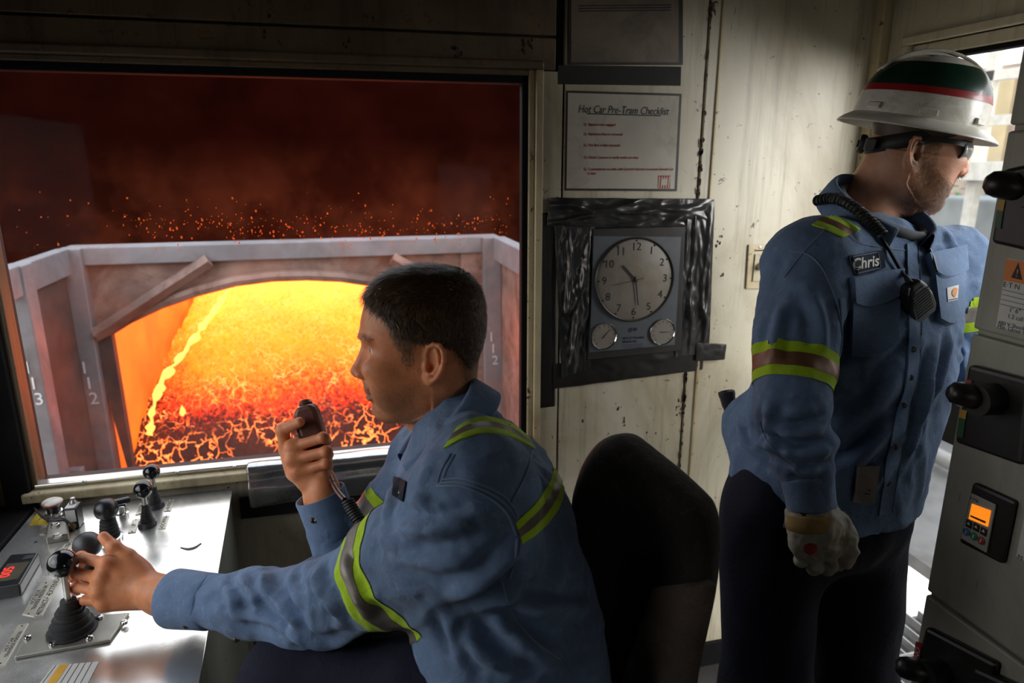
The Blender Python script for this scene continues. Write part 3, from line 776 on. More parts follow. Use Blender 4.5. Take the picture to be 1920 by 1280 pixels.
M['skin_standing'] = skin('skin_standing', (.52, .26, .155), stub=(.22, .10, .045))
M['hair_brown'] = mat('hair_brown', (.060, .033, .017), .5, var=.5, vscale=300, spec=.4)
M['hair_light'] = mat('hair_light', (.15, .078, .035), .4, var=.4, vscale=300, spec=.6)
M['hair_ginger'] = mat('hair_ginger', (.16, .075, .03), .5, var=.5, vscale=300)
M['hair_stubble'] = mat('hair_stubble', (.13, .06, .03), .55, var=.4, vscale=200)
M['denim'] = cloth('denim', (.135, .205, .335))
M['denim_light'] = cloth('denim_light', (.16, .24, .385))
M['denim_inner'] = cloth('denim_inner', (.06, .065, .08))
M['navy'] = cloth('navy', (.009, .010, .022), wamt=.02, worn=(.05, .05, .08), sheen=0)
M['lime_tape'] = cloth('lime_tape', (.42, .62, .02), var=.12, weave=700, worn=(.5, .7, .1), wamt=.1)
M['silver_tape'] = mat('silver_tape', (.19, .165, .14), .42, .35, var=.25, vscale=25, bump=.1, bscale=500)
M['rust_tape'] = mat('rust_tape', (.20, .095, .05), .45, .25, var=.3, vscale=25, bump=.1, bscale=500)
M['patch_navy'] = cloth('patch_navy', (.006, .016, .030), var=.1, wamt=.02, worn=(.03, .05, .07), sheen=0)
M['thread'] = mat('thread', (.17, .23, .34), .8)
M['snap_metal'] = mat('snap_metal', (.16, .12, .09), .35, .9, var=.2)
M['eye_white'] = mat('eye_white', (.72, .68, .64), .12, var=.05, coat=.5)
M['iris'] = mat('iris', (.10, .15, .17), .12, var=.4, vscale=400, coat=.8)
M['pupil'] = mat('pupil', (.004, .004, .005), .08)
def eyes_for(person, A, o, look=(1, 0, 0), ex=0., ez=0.):
    for y in (-1, 1):
        c = np.array([.0785+ex, .031*y, -.0095+ez])
        W_ = lambda q: np.asarray(q) @ A + o
        e = obj('eye', Geo().lathe([(.0119*math.sin(t), -.0119*math.cos(t)) for t in np.linspace(.02, math.pi-.02, 16)], 20, along(W_(c), W_(c+np.asarray(look)))), M['eye_white'], person, smooth='all')
        mt = along(W_(c), W_(c+np.asarray(look)))
        obj('iris', Geo().lathe([(.0001, .0102), (.0058, .0106), (.0057, .0109), (.0024, .0123), (.0001, .0124)], 20, mt), M['iris'], e, smooth='all')
        obj('pupil', Geo().lathe([(.0023, .0121), (.0022, .0126), (.0001, .0128)], 16, mt), M['pupil'], e, smooth='all')
# ================================================================== THE HOT CAR OUTSIDE THE BIG WINDOW
M['car_steel'] = mat('car_steel', (.24, .23, .24), .5, .2, var=.25, vscale=3, bump=.2, bscale=30, dirt=(.11, .09, .08), dscale=1.6, dlo=.42, dhi=.75)
M['car_dark'] = mat('car_dark', (.06, .045, .04), .7, 0, var=.4, vscale=6, bump=.4, bscale=30)
M['scorched'] = mat('scorched', (.30, .19, .15), .55, .1, var=.4, vscale=4, bump=.4, bscale=25, dirt=(.10, .05, .035), dscale=3, dlo=.45, dhi=.7)
M['soot_plate'] = mat('soot_plate', (.009, .0016, .001), .9, spec=0, metal=0, var=.5, vscale=1.2, bump=.3, bscale=10)
M['dust_white'] = mat('dust_white', (.75, .74, .72), .7)
HY = 4.2
def H(px, py, y=HY): return onY(px, py, y)
hot_g = (-2.3, 2.4)
# ground under the car and the sooty hood wall behind it
struct('floor_yard', Geo().bb((-9, WY+.2, -.35), (2.3, 9, -.30)), M['car_dark'])
hood = Geo(); hood.bb((-7.5, 7.35, -.3), (5.2, 7.45, 2.78))
struct('wall_hood', hood, M['soot_plate'])
car = thing('hot_car', (-.4, 5.2, -.3), 'steel hot car full of glowing coke seen through the big window', 'rail car')
zt = H(500, 455)[2]                       # top of the header beam
xl, xr = H(112, 468)[0], H(938, 455)[0]
# header beam, side rails and numbered posts
def beam(name, a, b, m='car_steel', bev=.006): return obj(name, Geo().bb(a, b), M[m], car, bevel=bev)
hb = H(500, 487)[2]
beam('header_beam', (xl, HY, hb), (xr, HY+.16, zt))
beam('side_rail', (xl-.02, 2.7, zt-.14), (xl+.05, HY, zt))
beam('side_rail', (xr-.05, 2.9, zt-.14), (xr+.03, HY, zt))
def post(x0, x1, y, d, m='car_steel', zt_=None):
    return obj('post', Geo().bb((x0, y, -.3), (x1, y+d, zt_ or zt-.002)), M[m], car, bevel=.006)
pl = post(H(112, 500)[0], H(158, 500)[0], HY-.03, .12)
pr = post(H(905, 500)[0], H(938, 500)[0], HY-.03, .12)
x113 = H(35, 620, 3.55)
po = post(onY(8, 560, 3.55)[0], onY(52, 560, 3.55)[0], 3.55, .12)
beam('side_panel', (xl-.01, 3.67, -.3), (xl+.02, HY-.03, zt-.15), 'car_dark')
beam('side_panel', (xr+.0, 3.0, -.3), (xr+.02, HY-.03, zt-.15), 'scorched')
beam('cross_rail', (xl-.8, 3.70, .02), (xl+.1, 3.76, .10), 'car_steel')
beam('cross_rail', (xl-.8, 3.80, -.22), (xl+.5, 3.90, -.12), 'car_steel')
def num(s, px, py, y, size, par):
    q = onY(px, py, y)
    for k, ch in enumerate(s):
        text(ch, size, frame((q[0]+.012*k, y-.004, q[2]-k*size*.92), (1, 0, 0), (0, 0, 1)), M['dust_white'], par, ext=.001)
num('112', 158, 690, HY-.03, .10, pl)
num('113', 52, 690, 3.55, .085, po)
num('112', 921, 632, HY-.03, .085, pr)
# arched mouth plate below the header with its diagonal braces
arch = [(150, 655), (178, 636), (205, 622), (240, 600), (300, 572), (370, 548), (440, 530), (510, 521), (575, 519), (640, 522), (700, 531), (760, 545), (820, 566), (868, 590)]
g = Geo(); lo = [H(x, y, HY+.05) for x, y in arch]; topz = hb+.01
N = len(lo)
for k in range(N-1):
    a, b = lo[k], lo[k+1]
    g.hexa([a, b, (b[0], b[1]+.05, b[2]), (a[0], a[1]+.05, a[2])], [(a[0], a[1], topz), (b[0], b[1], topz), (b[0], b[1]+.05, topz), (a[0], a[1]+.05, topz)])
obj('arch_plate', g, M['scorched'], car)
lip = Geo().tube([H(x, y-4, HY+.03) for x, y in arch], .035, 8)
obj('arch_lip', lip, M['scorched'], car, smooth=True)
obj('brace', Geo().tube([H(392, 488, HY-.02), H(300, 548, HY-.02), H(178, 628, HY-.02)], .04, 4), M['scorched'], car, bevel=.004)
obj('brace', Geo().tube([H(735, 484, HY-.0), H(800, 520, HY-.0), H(890, 560, HY-.0)], .04, 4), M['scorched'], car, bevel=.004)
obj('jamb_plate', Geo().hexa([H(172, 640, HY+.02), H(208, 622, HY+.02), H(250, 880, HY+.02), H(245, 900, HY+.02)][0:4], [np.array(q)+np.array([0, .06, 0]) for q in (H(172, 640, HY+.02), H(208, 622, HY+.02), H(250, 880, HY+.02), H(245, 900, HY+.02))]), M['car_dark'], car)
obj('jamb_plate', Geo().bb((H(868, 600)[0], HY+.02, -.3), (xr, HY+.08, hb)), M['scorched'], car)
# liner plates of the box: left one glows
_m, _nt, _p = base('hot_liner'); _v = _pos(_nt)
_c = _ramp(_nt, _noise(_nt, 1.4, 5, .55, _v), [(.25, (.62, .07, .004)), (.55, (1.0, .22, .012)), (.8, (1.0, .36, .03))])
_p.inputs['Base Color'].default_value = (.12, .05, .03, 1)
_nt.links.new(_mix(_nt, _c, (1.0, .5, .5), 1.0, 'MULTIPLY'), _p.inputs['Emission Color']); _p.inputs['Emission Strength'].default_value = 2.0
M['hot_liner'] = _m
la, lb = H(207, 640, HY+.08), H(285, 890, HY+.08)
def liner(x): return Geo().add([(x, HY+.08, -.3), (x+.06, HY+.08, -.3), (x+.06, 7.0, -.3), (x, 7.0, -.3), (x, HY+.08, hb-.05), (x+.06, HY+.08, hb-.05), (x+.06, 7.0, .68), (x, 7.0, .68)], [(3, 2, 1, 0), (4, 5, 6, 7), (0, 1, 5, 4), (1, 2, 6, 5), (2, 3, 7, 6), (3, 0, 4, 7)])
obj('liner_plate', liner(la[0]-.12), M['hot_liner'], car)
obj('liner_plate', liner(xr-.1), M['scorched'], car)
obj('floor_plate', Geo().bb((la[0]-.1, HY+.0, -.32), (xr, 7.1, -.28)), M['car_dark'], car)
# ---- the bed of burning coke: lumpy slope, hot core above, crusted front below
def coke_bed():
    x0, x1, y0, y1 = la[0]-.03, xr-.08, HY+.10, 6.9
    nx, ny = 260, 300
    r = np.random.RandomState(3)
    X = np.linspace(x0, x1, nx)[:, None]*np.ones((1, ny)); T = np.linspace(0, 1, ny)[None, :]*np.ones((nx, 1))
    Y = y0 + (y1-y0)*T**1.25
    Z = -.28 + 1.02*np.power(T, .62)*(1-.12*T)
    side = np.clip((X-x0)/.45, 0, 1)
    Z = Z*(.55+.45*side) - .20*(1-side)**2*(1-T)
    cells = r.rand(2600, 2); cells[:, 0] = x0+(x1-x0)*cells[:, 0]; cells[:, 1] = cells[:, 1]
    # worley lumps in (X, slope) space
    pts = np.stack([X.ravel(), (T*2.3).ravel()], 1).astype(np.float32); cc = np.stack([cells[:, 0], cells[:, 1]*2.3], 1).astype(np.float32)
    d1 = np.full(len(pts), 9., np.float32)
    for s in range(0, len(pts), 4000):
        d = np.sqrt(((pts[s:s+4000, None, :]-cc[None])**2).sum(-1)); d1[s:s+4000] = d.min(1)
    d1 = d1.reshape(nx, ny)
    Z += .05*(1-np.clip(d1/.035, 0, 1)**2) + .02*r.rand(nx, ny)
    g = Geo(); g.v = np.stack([X, Y, Z], -1).reshape(-1, 3).tolist()
    g.f = [(i*ny+j, (i+1)*ny+j, (i+1)*ny+j+1, i*ny+j+1) for i in range(nx-1) for j in range(ny-1)]
    return g
_m, _nt, _p = base('burning_coke'); L_ = _nt.links
_v = _pos(_nt); _s = _nt.nodes.new('ShaderNodeSeparateXYZ'); L_.new(_v, _s.inputs[0])
_h = _nt.nodes.new('ShaderNodeMapRange'); L_.new(_s.outputs['Z'], _h.inputs['Value'])
_h.inputs['From Min'].default_value = -.14; _h.inputs['From Max'].default_value = .58
_nz2 = _noise(_nt, 3.0, 6, .65, _v); _a = _nt.nodes.new('ShaderNodeMath'); _a.operation = 'MULTIPLY_ADD'
L_.new(_nz2, _a.inputs[0]); _a.inputs[1].default_value = .34; L_.new(_h.outputs[0], _a.inputs[2])
_b = _nt.nodes.new('ShaderNodeMath'); _b.operation = 'SUBTRACT'; L_.new(_a.outputs[0], _b.inputs[0]); _b.inputs[1].default_value = .17
_fine = _noise(_nt, 38, 5, .75, _v); _f2 = _nt.nodes.new('ShaderNodeMath'); _f2.operation = 'MULTIPLY_ADD'
L_.new(_fine, _f2.inputs[0]); _f2.inputs[1].default_value = .70; L_.new(_b.outputs[0], _f2.inputs[2])
_g2 = _nt.nodes.new('ShaderNodeMath'); _g2.operation = 'SUBTRACT'; L_.new(_f2.outputs[0], _g2.inputs[0]); _g2.inputs[1].default_value = .35
_heat = _ramp(_nt, _g2.outputs[0], [(.06, (.004, .0008, .0004)), (.24, (.020, .002, .001)), (.36, (.42, .060, .002)), (.48, (1.0, .26, .006)), (.72, (1.0, .48, .014)), (.97, (1.0, .84, .10))])
# cracks in the crust let the heat out
_dv = _nt.nodes.new('ShaderNodeVectorMath'); _dv.operation = 'ADD'
_dn = _nt.nodes.new('ShaderNodeTexNoise'); _dn.inputs['Scale'].default_value = 9; L_.new(_v, _dn.inputs['Vector'])
_sc = _nt.nodes.new('ShaderNodeVectorMath'); _sc.operation = 'SCALE'; _sc.inputs['Scale'].default_value = .14; L_.new(_dn.outputs['Color'], _sc.inputs[0])
L_.new(_v, _dv.inputs[0]); L_.new(_sc.outputs[0], _dv.inputs[1])
_vo = _nt.nodes.new('ShaderNodeTexVoronoi'); _vo.feature = 'DISTANCE_TO_EDGE'; _vo.inputs['Scale'].default_value = 12; L_.new(_dv.outputs[0], _vo.inputs['Vector'])
_ck = _ramp(_nt, _vo.outputs['Distance'], [(.0, 1.0), (.022, .7), (.045, 0.0)])
_pm = _ramp(_nt, _noise(_nt, 3.2, 4, .6, _v), [(.40, 0.0), (.55, 1.0)])
_ckm = _mix(_nt, _ck, _pm, 1.0, 'MULTIPLY')
_heat2 = _mix(_nt, _heat, _mix(_nt, (1.0, .40, .02), (1.0, .95, .30), _noise(_nt, 14, 3, .5, _v)), _ckm)
_p.inputs['Base Color'].default_value = (.02, .016, .014, 1); _p.inputs['Roughness'].default_value = .8
L_.new(_mix(_nt, _heat2, (1.0, .26, .215), 1.0, 'MULTIPLY'), _p.inputs['Emission Color']); _p.inputs['Emission Strength'].default_value = 5.0
M['burning_coke'] = _m
tag(obj('coke_bed', coke_bed(), M['burning_coke'], smooth=False), 'bed of glowing orange coke with dark cracked crust in the car', 'coke', kind='stuff')
# bright seam of flame where the coke meets the liner, and tongues of flame on the crust
M['flame'] = glow('flame', (1.0, .30, .05), 4.0)
seam = [(432, 540, 6.2), (402, 585, 5.7), (372, 625, 5.35), (338, 668, 5.0), (308, 708, 4.75), (292, 745, 4.6), (284, 790, 4.5), (280, 820, 4.45)]
sp = []
for k in range(len(seam)-1):
    for t in np.linspace(0, 1, 7)[:-1]:
        a, b = np.array(seam[k], float), np.array(seam[k+1], float); c = a*(1-t)+b*t; sp.append(onY(c[0]+rnd.uniform(-3, 3), c[1], c[2]))
obj('flame_seam', Geo().tube(sp, [rnd.choice((.008, .012, .016, .024, .032)) for _ in sp], 6), M['flame'], None, smooth=True)
tag(bpy.data.objects['flame_seam'], 'thin yellow-white line of flame along the left edge of the coke', 'flame')
for px, py, y, s, lab in ((401, 764, 4.72, 16, 'short flame leaping up at the upper left of the crusted coke'), (345, 770, 4.6, 13, 'low flame just right of the flame line'), (530, 795, 4.5, 15, 'flame near the raised hand on the crusted coke'), (612, 800, 4.5, 12, 'small round flame right of the handheld microphone'), (676, 800, 4.5, 14, 'flame below the seated man\'s chin')):
    q = onY(px, py+s, y); h = s*y/1291*1.9; g = Geo()
    g.lathe([(.001, 0), (.016, h*.12), (.022, h*.35), (.014, h*.65), (.006, h*.85), (.001, h)], 8, Matrix.Translation(Vector(q)) @ Matrix.Rotation(rnd.uniform(-.15, .15), 4, 'Y'))
    tag(obj('flame', g, M['flame'], smooth=True), lab, 'flame', 'flames on the coke')
# ================================================================== OPERATOR'S CONSOLE
CZT = .840
_m, _nt, _p = base('console_steel'); _v = _pos(_nt)
_c = _ramp(_nt, _noise(_nt, 5, 7, .65, _v), [(.3, (.74, .71, .64)), (.7, (.90, .88, .82))])
_f = _ramp(_nt, _noise(_nt, 7, 8, .7, _v, .8), [(.58, 0.0), (.76, .7)]); _c = _mix(_nt, _c, (.28, .19, .10), _f)
_nt.links.new(_c, _p.inputs['Base Color']); _p.inputs['Metallic'].default_value = .85
_nt.links.new(_ramp(_nt, _noise(_nt, 11, 5, .6, _v), [(.3, .17), (.75, .30)]), _p.inputs['Roughness'])
_nt.links.new(_bump(_nt, _noise(_nt, 700, 2, .5, _v), .10, .0006), _p.inputs['Normal'])
M['console_steel'] = _m
M['console_side'] = painted('console_side', (.20, .21, .17), (.08, .07, .05))
bl, br_, fl_c, fr_c = (-.738, 1.722), (-.297, 1.722), (-.738, .62), (-.236, .62)
con = thing('control_console', (-.5, 1.15, 0), 'steel operator console with a bright metal top under the big window', 'console')
obj('top_plate', Geo().prism([(fl_c[0], fl_c[1], CZT-.004), (fr_c[0], fr_c[1], CZT-.004), (br_[0], br_[1], CZT-.004), (bl[0], bl[1], CZT-.004)], (0, 0, .004)), M['console_steel'], con, bevel=.0012)
obj('cabinet_body', Geo().prism([(fl_c[0]+.004, fl_c[1]+.004, .0), (fr_c[0]-.006, fr_c[1]+.004, .0), (br_[0]-.006, br_[1], .0), (bl[0]+.004, bl[1], .0)], (0, 0, CZT-.005)), M['console_side'], con, bevel=.003)
def C(px, py, z=CZT): return onZ(px, py, z)
for p in ((428, 914), (88, 948), (67, 1016)):
    q = C(*p); obj('screw_hole', Geo().lathe([(.0032, 0), (.0032, .0006)], 12, Matrix.Translation(Vector(q)+Vector((0, 0, .0001)))), M['black_ink'], con)
# crescent finger slot
cr = smooth_curve([(338, 1027), (352, 1031), (366, 1028), (378, 1019)], 14); ci = smooth_curve([(338, 1025), (352, 1027), (365, 1024), (377, 1017)], 14)
obj('crescent_slot', Geo().add([C(*p, CZT+.0006) for p in cr]+[C(*p, CZT+.0006) for p in ci], [(i, i+1, 15+i, 14+i) for i in range(13)]), M['black_ink'], con)
# engraved name plates
M['plate_alu'] = mat('plate_alu', (.56, .52, .42), .35, .6, var=.15, vscale=30)
def plate(c4, lines, size, rot_px, t=.0016):
    """c4: pixel corners (top-left, top-right, bottom-right, bottom-left as the words read)"""
    q = [C(*p) for p in c4]
    o = obj('name_plate', Geo().prism([q[3], q[2], q[1], q[0]], (0, 0, t)), M['plate_alu'], con, bevel=.0004)
    edge = [np.array(p)+(np.mean(q, axis=0)-p)*.06+np.array([0, 0, t+.0002]) for p in q]
    x = (q[1]-q[0]+q[2]-q[3])/2; y = (q[0]-q[3]+q[1]-q[2])/2; c = np.mean(q, axis=0); w = np.linalg.norm(x); h = np.linalg.norm(y)
    for k, s_ in enumerate(lines):
        off = ((len(lines)-1)/2-k)*h/len(lines)*.80; o_ = c+nz(y)*off; o_[2] = CZT+t+.0001
        text(s_, min(size, h/len(lines)*.95), frame(o_, x, y), M['black_ink'], o, ext=.0002, sx=min(1.0, .80*w/(len(s_)*.62*min(size, h/len(lines)*.95))))
    for f_ in (.06, .94):
        s_ = q[3]+x*f_+y*.5; s_[2] = CZT+t; obj('rivet', Geo().lathe([(.0016, 0), (.0014, .0008), (.0003, .0011)], 8, Matrix.Translation(Vector(s_))), M['black_ink'], o, smooth=True)
    return o
plate([(42, 1152), (78, 1090), (100, 1087), (63, 1156)], ['HOT BOX', 'TRAVERSE MASTER SW.'], .016, 0)
plate([(63, 1157), (82, 1121), (97, 1121), (79, 1154)], ['RETRACT'], .014, 0)
plate([(83, 1119), (103, 1083), (118, 1083), (99, 1119)], ['EXTEND'], .014, 0)
plate([(-14, 1252), (34, 1172), (54, 1169), (9, 1248)], ['HOT CAR', 'TRAVERSE MASTER'], .018, 0)
plate([(240, 1000), (249, 975), (262, 973), (254, 998)], ['UP'], .014, 0)
plate([(296, 992), (306, 968), (318, 967), (310, 991)], ['DOWN'], .014, 0)
plate([(254, 966), (262, 944), (272, 942), (267, 964)], ['ENTER'], .013, 0)
plate([(307, 959), (317, 937), (327, 936), (320, 958)], ['REVERSE'], .013, 0)
plate([(85, 1078), (100, 1050), (112, 1050), (98, 1078)], ['OPEN'], .013, 0)
plate([(110, 1034), (122, 1020), (140, 1018), (130, 1033)], ['CLOSE'], .013, 0)
# ---- ball levers
def bellows(z0, z1, r0, r1, n):
    out = [(r0*1.0, z0)]
    for k in range(n):
        a = z0+(z1-z0)*k/n; b = z0+(z1-z0)*(k+.5)/n; r = r0+(r1-r0)*k/n; out += [(r, a+.0005), (r, b), (r*.86, b+.0005), (r*.84, z0+(z1-z0)*(k+1)/n)]
    return out
def lever(basepx, ballpx, ball_r, label, boot=(.017, .010, .034, 4), shaft='steel', ring=True):
    b = C(*basepx); z = b[2]
    # ball: on its sight line, straight above/leaning from the base at the same depth along Y
    q = onY(ballpx[0], ballpx[1], b[1]+.004)
    t = thing('control_lever', b, label, 'lever', 'ball levers on the console')
    Mz = Matrix.Translation(Vector(b))
    if ring: obj('mount_ring', Geo().lathe([(boot[0]*1.25, 0), (boot[0]*1.25, .004), (boot[0]*1.1, .007), (boot[0]*1.1, .012), (boot[0]*.6, .012)], 24, Mz), M['dark_grey_plastic'], t, smooth=True)
    obj('boot', Geo().lathe(bellows(.003, boot[2], boot[0], boot[1], boot[3]), 24, along(b, b*.35+q*.65)), M['rubber'], t, smooth=True)
    d = nz(q-b); obj('shaft', Geo().tube([b+d*boot[2]*.8, q], .0058 if ball_r > .018 else .0045, 12), M[shaft], t, smooth=True)
    obj('collar', Geo().tube([b+d*boot[2]*.8, b+d*(boot[2]+.016)], [boot[1]*.95, boot[1]*.70], 14), M['rubber'], t, smooth=True)
    obj('ball_knob', Geo().lathe([(ball_r*math.sin(a)+.0004, -ball_r*math.cos(a)) for a in np.linspace(.02, math.pi-.02, 20)], 28, along(q, q+d)), M['black_gloss'], t, smooth='all')
    return t, b, q
big, bb_, bq = lever((137, 1186), (118, 1056), .0235, 'big black ball lever on a screwed plate nearest the camera', boot=(.040, .018, .050, 4), ring=False)
# screwed base plate of the big lever
pc = [(26, 1238), (206, 1206), (244, 1152), (64, 1168)]
pp = [C(*p) for p in pc]
bp = obj('base_plate', Geo().prism(pp, (0, 0, .006)), M['zinc_plate'], big, bevel=.003)
for p in ((233, 1168), (187, 1158), (99, 1208), (168, 1196), (52, 1196)):
    q = C(*p, CZT+.006); obj('screw', Geo().lathe([(.0065, 0), (.0065, .0025), (.005, .0045), (.0028, .0048), (.0025, .003), (.0003, .003)], 14, Matrix.Translation(Vector(q))), M['chrome'], bp, smooth=True)
lever((277, 985), (268, 917), .0195, 'shorter black ball lever between the UP and DOWN plates', boot=(.016, .010, .036, 5))
lever((292, 950), (284, 884), .0185, 'rearmost black ball lever nearest the big window', boot=(.016, .010, .036, 5))
# ---- mushroom levers: one under the man's thumb, one behind it, one T-handle
def mushroom(basepx, toppx, r, label, h_off=.0, mat_='black_plastic', dz=0):
    b = C(*basepx); q = onY(toppx[0], toppx[1], b[1]); t = thing('control_lever', b, label, 'lever')
    H_ = max(.03, q[2]-b[2]); d = nz(q-b)
    Mt = along(b, q)
    obj('boot', Geo().lathe(bellows(0, H_*.62, .022, .015, 6), 24, Mt), M['rubber'], t, smooth=True)
    obj('mount_ring', Geo().lathe([(.026, 0), (.026, .006), (.022, .008)], 24, Mt), M['chrome'], t, smooth=True)
    obj('shaft', Geo().tube([b+d*H_*.5, q], .010, 14), M['dark_grey_plastic'], t, smooth=True)
    L = H_-r*.9
    obj('mushroom_knob', Geo().lathe([(r*.55, L-.004), (r*.86, L), (r*.97, L+r*.25), (r, L+r*.55), (r*.97, L+r*.80), (r*.85, L+r*1.12), (r*.62, L+r*1.36), (r*.32, L+r*1.50), (.0005, L+r*1.54)], 30, Mt), M[mat_], t, smooth='all')
    return t
mushroom((170, 1100), (163, 1014), .0255, 'dark grey dome-topped lever gripped by the seated man', mat_='dark_grey_plastic')
mushroom((207, 1010), (198, 948), .0240, 'black dome-topped lever just behind the gripped one')
tb = C(228, 966); th_ = thing('selector_switch', tb, 'small black T-handle selector behind the dome-topped levers', 'switch')
obj('body', Geo().lathe([(.017, 0), (.017, .008), (.013, .010), (.013, .026), (.010, .028)], 20, Matrix.Translation(Vector(tb))), M['chrome'], th_, smooth=True)
obj('handle', Geo().box((tb[0], tb[1], tb[2]+.036), (.046, .014, .013), Matrix.Rotation(.35, 3, 'Z')), M['black_plastic'], th_, bevel=.004)
# ---- emergency stop with pale red-rimmed mushroom, sensor block, bracket, wires
eb = C(104, 972); es = thing('emergency_stop', eb, 'stop button with a worn white top and red rim at the console\'s left back corner', 'button')
obj('body', Geo().lathe([(.018, 0), (.018, .012), (.014, .014), (.014, .030), (.016, .032), (.016, .036)], 20, Matrix.Translation(Vector(eb))), M['black_plastic'], es, smooth=True)
obj('bezel', Geo().lathe([(.0185, .012), (.019, .016), (.0175, .020)], 20, Matrix.Translation(Vector(eb))), M['chrome'], es, smooth=True)
M['stop_red'] = mat('stop_red', (.40, .03, .015), .35); M['stop_worn'] = mat('stop_worn', (.70, .64, .56), .4, dirt=(.30, .12, .06), dscale=30, dlo=.5, dhi=.75)
obj('mushroom_head', Geo().lathe([(.012, .030), (.020, .038), (.0215, .041), (.0205, .044)], 26, Matrix.Translation(Vector(eb))), M['stop_red'], es, smooth=True)
obj('worn_cap', Geo().lathe([(.0214, .0405), (.0210, .0445), (.017, .0475), (.009, .0490), (.0005, .0495)], 26, Matrix.Translation(Vector(eb))), M['stop_worn'], es, smooth='all')
M['warn_yellow'] = mat('warn_yellow', (.62, .42, .02), .5, dirt=(.12, .08, .03), dscale=30, dlo=.55, dhi=.8)
yl = [C(55, 985), C(72, 958), C(92, 983)]
ylb = tag(obj('warning_label', Geo().prism(yl, (0, 0, .0008)), M['warn_yellow']), 'yellow triangular warning label beside the stop button', 'label')
yc = np.mean(yl, axis=0); text('!', .024, frame(yc+np.array([0, 0, .001]), yl[2]-yl[0], yl[1]-(yl[0]+yl[2])/2), M['black_ink'], ylb, ext=.0001)
kb = C(142, 985); sb_ = thing('limit_switch', kb, 'small upright switch block with a white label beside the stop button', 'switch')
obj('body', Geo().box((kb[0], kb[1], kb[2]+.026), (.026, .034, .050)), M['black_plastic'], sb_, bevel=.002)
obj('white_label', Geo().box((kb[0]-.001, kb[1]-.0002, kb[2]+.0515), (.020, .028, .0012)), M['white_print'], sb_)
obj('face_label', Geo().box((kb[0], kb[1]-.0175, kb[2]+.033), (.020, .0012, .028)), M['white_print'], sb_)
obj('plunger', Geo().lathe([(.008, 0), (.008, .006), (.005, .010), (.005, .016), (.001, .017)], 14, Matrix.Translation(Vector((kb[0], kb[1]+.008, kb[2]+.050)))), M['steel'], sb_, smooth=True)
obj('cable_nut', Geo().lathe([(.009, 0), (.009, .007), (.0065, .009), (.003, .009)], 12, along((kb[0], kb[1]-.016, kb[2]+.010), (kb[0], kb[1]-.1, kb[2]+.014))), mat('brass_nut', (.40, .25, .09), .35, .9), sb_, smooth=True)
gb = C(108, 1003); bk = thing('sensor_bracket', gb, 'grey bolted metal bracket in front of the stop button', 'bracket')
obj('base', Geo().prism([C(88, 1020), C(130, 1012), C(130, 978), C(94, 982)], (0, 0, .016)), M['zinc_plate'], bk, bevel=.002)
for p in ((108, 1007), (104, 986)):
    obj('bolt', Geo().lathe([(.009, 0), (.009, .005), (.006, .006), (.006, .009), (.001, .009)], 6, Matrix.Translation(Vector(C(*p, CZT+.016))+Vector((0, 0, 0)))), M['steel'], bk, smooth=True)
obj('disc', Geo().lathe([(.013, 0), (.013, .003)], 20, Matrix.Translation(Vector(C(84, 996)))), M['zinc_plate'], bk, smooth=True)
for k, pts in enumerate(([(66, 955, .02), (78, 966, .045), (96, 970, .050), (120, 972, .048), (135, 985, .03), (140, 995, .015)], [(64, 952, .01), (80, 970, .03), (100, 977, .035), (118, 975, .034), (130, 982, .024)])):
    tag(obj('wire', Geo().tube(smooth_curve([C(a, b, CZT+c_) for a, b, c_ in pts], 30), .0022, 7), M['rubber'], smooth=True), ('dark wire looping from the stop button to the switch block', 'lower dark wire under the stop button')[k], 'wire')
# ---- red LED counter
db = [C(-28, 1128), C(41, 1116), C(76, 1054), C(24, 1058)]
dp = thing('digital_counter', np.mean(db, axis=0), 'black digital counter with red digits at the console\'s left edge', 'counter')
obj('case', Geo().prism(db, (0, 0, .024)), M['black_plastic'], dp, bevel=.003)
def mixq(q, u, v): return (q[0]*(1-u)+q[1]*u)*(1-v)+(q[3]*(1-u)+q[2]*u)*v
top = [np.array(p)+np.array([0, 0, .0242]) for p in db]
wq = [mixq(top, .16, .18), mixq(top, .84, .18), mixq(top, .88, .70), mixq(top, .16, .70)]
M['led_window'] = mat('led_window', (.10, .085, .06), .12, coat=.5)
sc_ = obj('display_window', Geo().prism(wq, (0, 0, .0006)), M['led_window'], dp)
M['led_red'] = glow('led_red', (1.0, .03, .02), 1.6)
wx = wq[1]-wq[0]; wc = np.mean(wq, axis=0)+np.array([0, 0, .0012])
text('005', .026, frame(wc-nz(wx)*.008, (db[1]-db[0])*-0+(np.array(db[2])-db[1])*1.0, (np.array(db[0])-db[1])), M['led_red'], sc_, ext=.0001)
obj('button_strip', Geo().prism([mixq(top, .55, .78), mixq(top, .92, .80), mixq(top, .92, .92), mixq(top, .60, .90)], (0, 0, .0012)), M['dark_grey_plastic'], dp, bevel=.0004)
# ---- log sheet at the front with a yellow column, one dark ring at the corner
sq = [C(60, 1300), C(150, 1310), C(186, 1240), C(100, 1248)]
sh_ = tag(obj('log_sheet', Geo().prism(sq, (0, 0, .0008)), M['white_print']), 'printed log sheet with a yellow column at the bottom left of the console', 'paper')
top = [np.array(p)+np.array([0, 0, .0009]) for p in sq]
M['log_yellow'] = mat('log_yellow', (.75, .40, .03), .6)
obj('yellow_column', Geo().prism([mixq(top, .14, 0), mixq(top, .34, 0), mixq(top, .34, 1), mixq(top, .14, 1)], (0, 0, .0002)), M['log_yellow'], sh_)
for u in (.05, .42, .56, .70, .84):
    obj('ruled_line', Geo().prism([mixq(top, u, 0), mixq(top, u+.012, 0), mixq(top, u+.012, 1), mixq(top, u, 1)], (0, 0, .0002)), M['black_ink'], sh_)
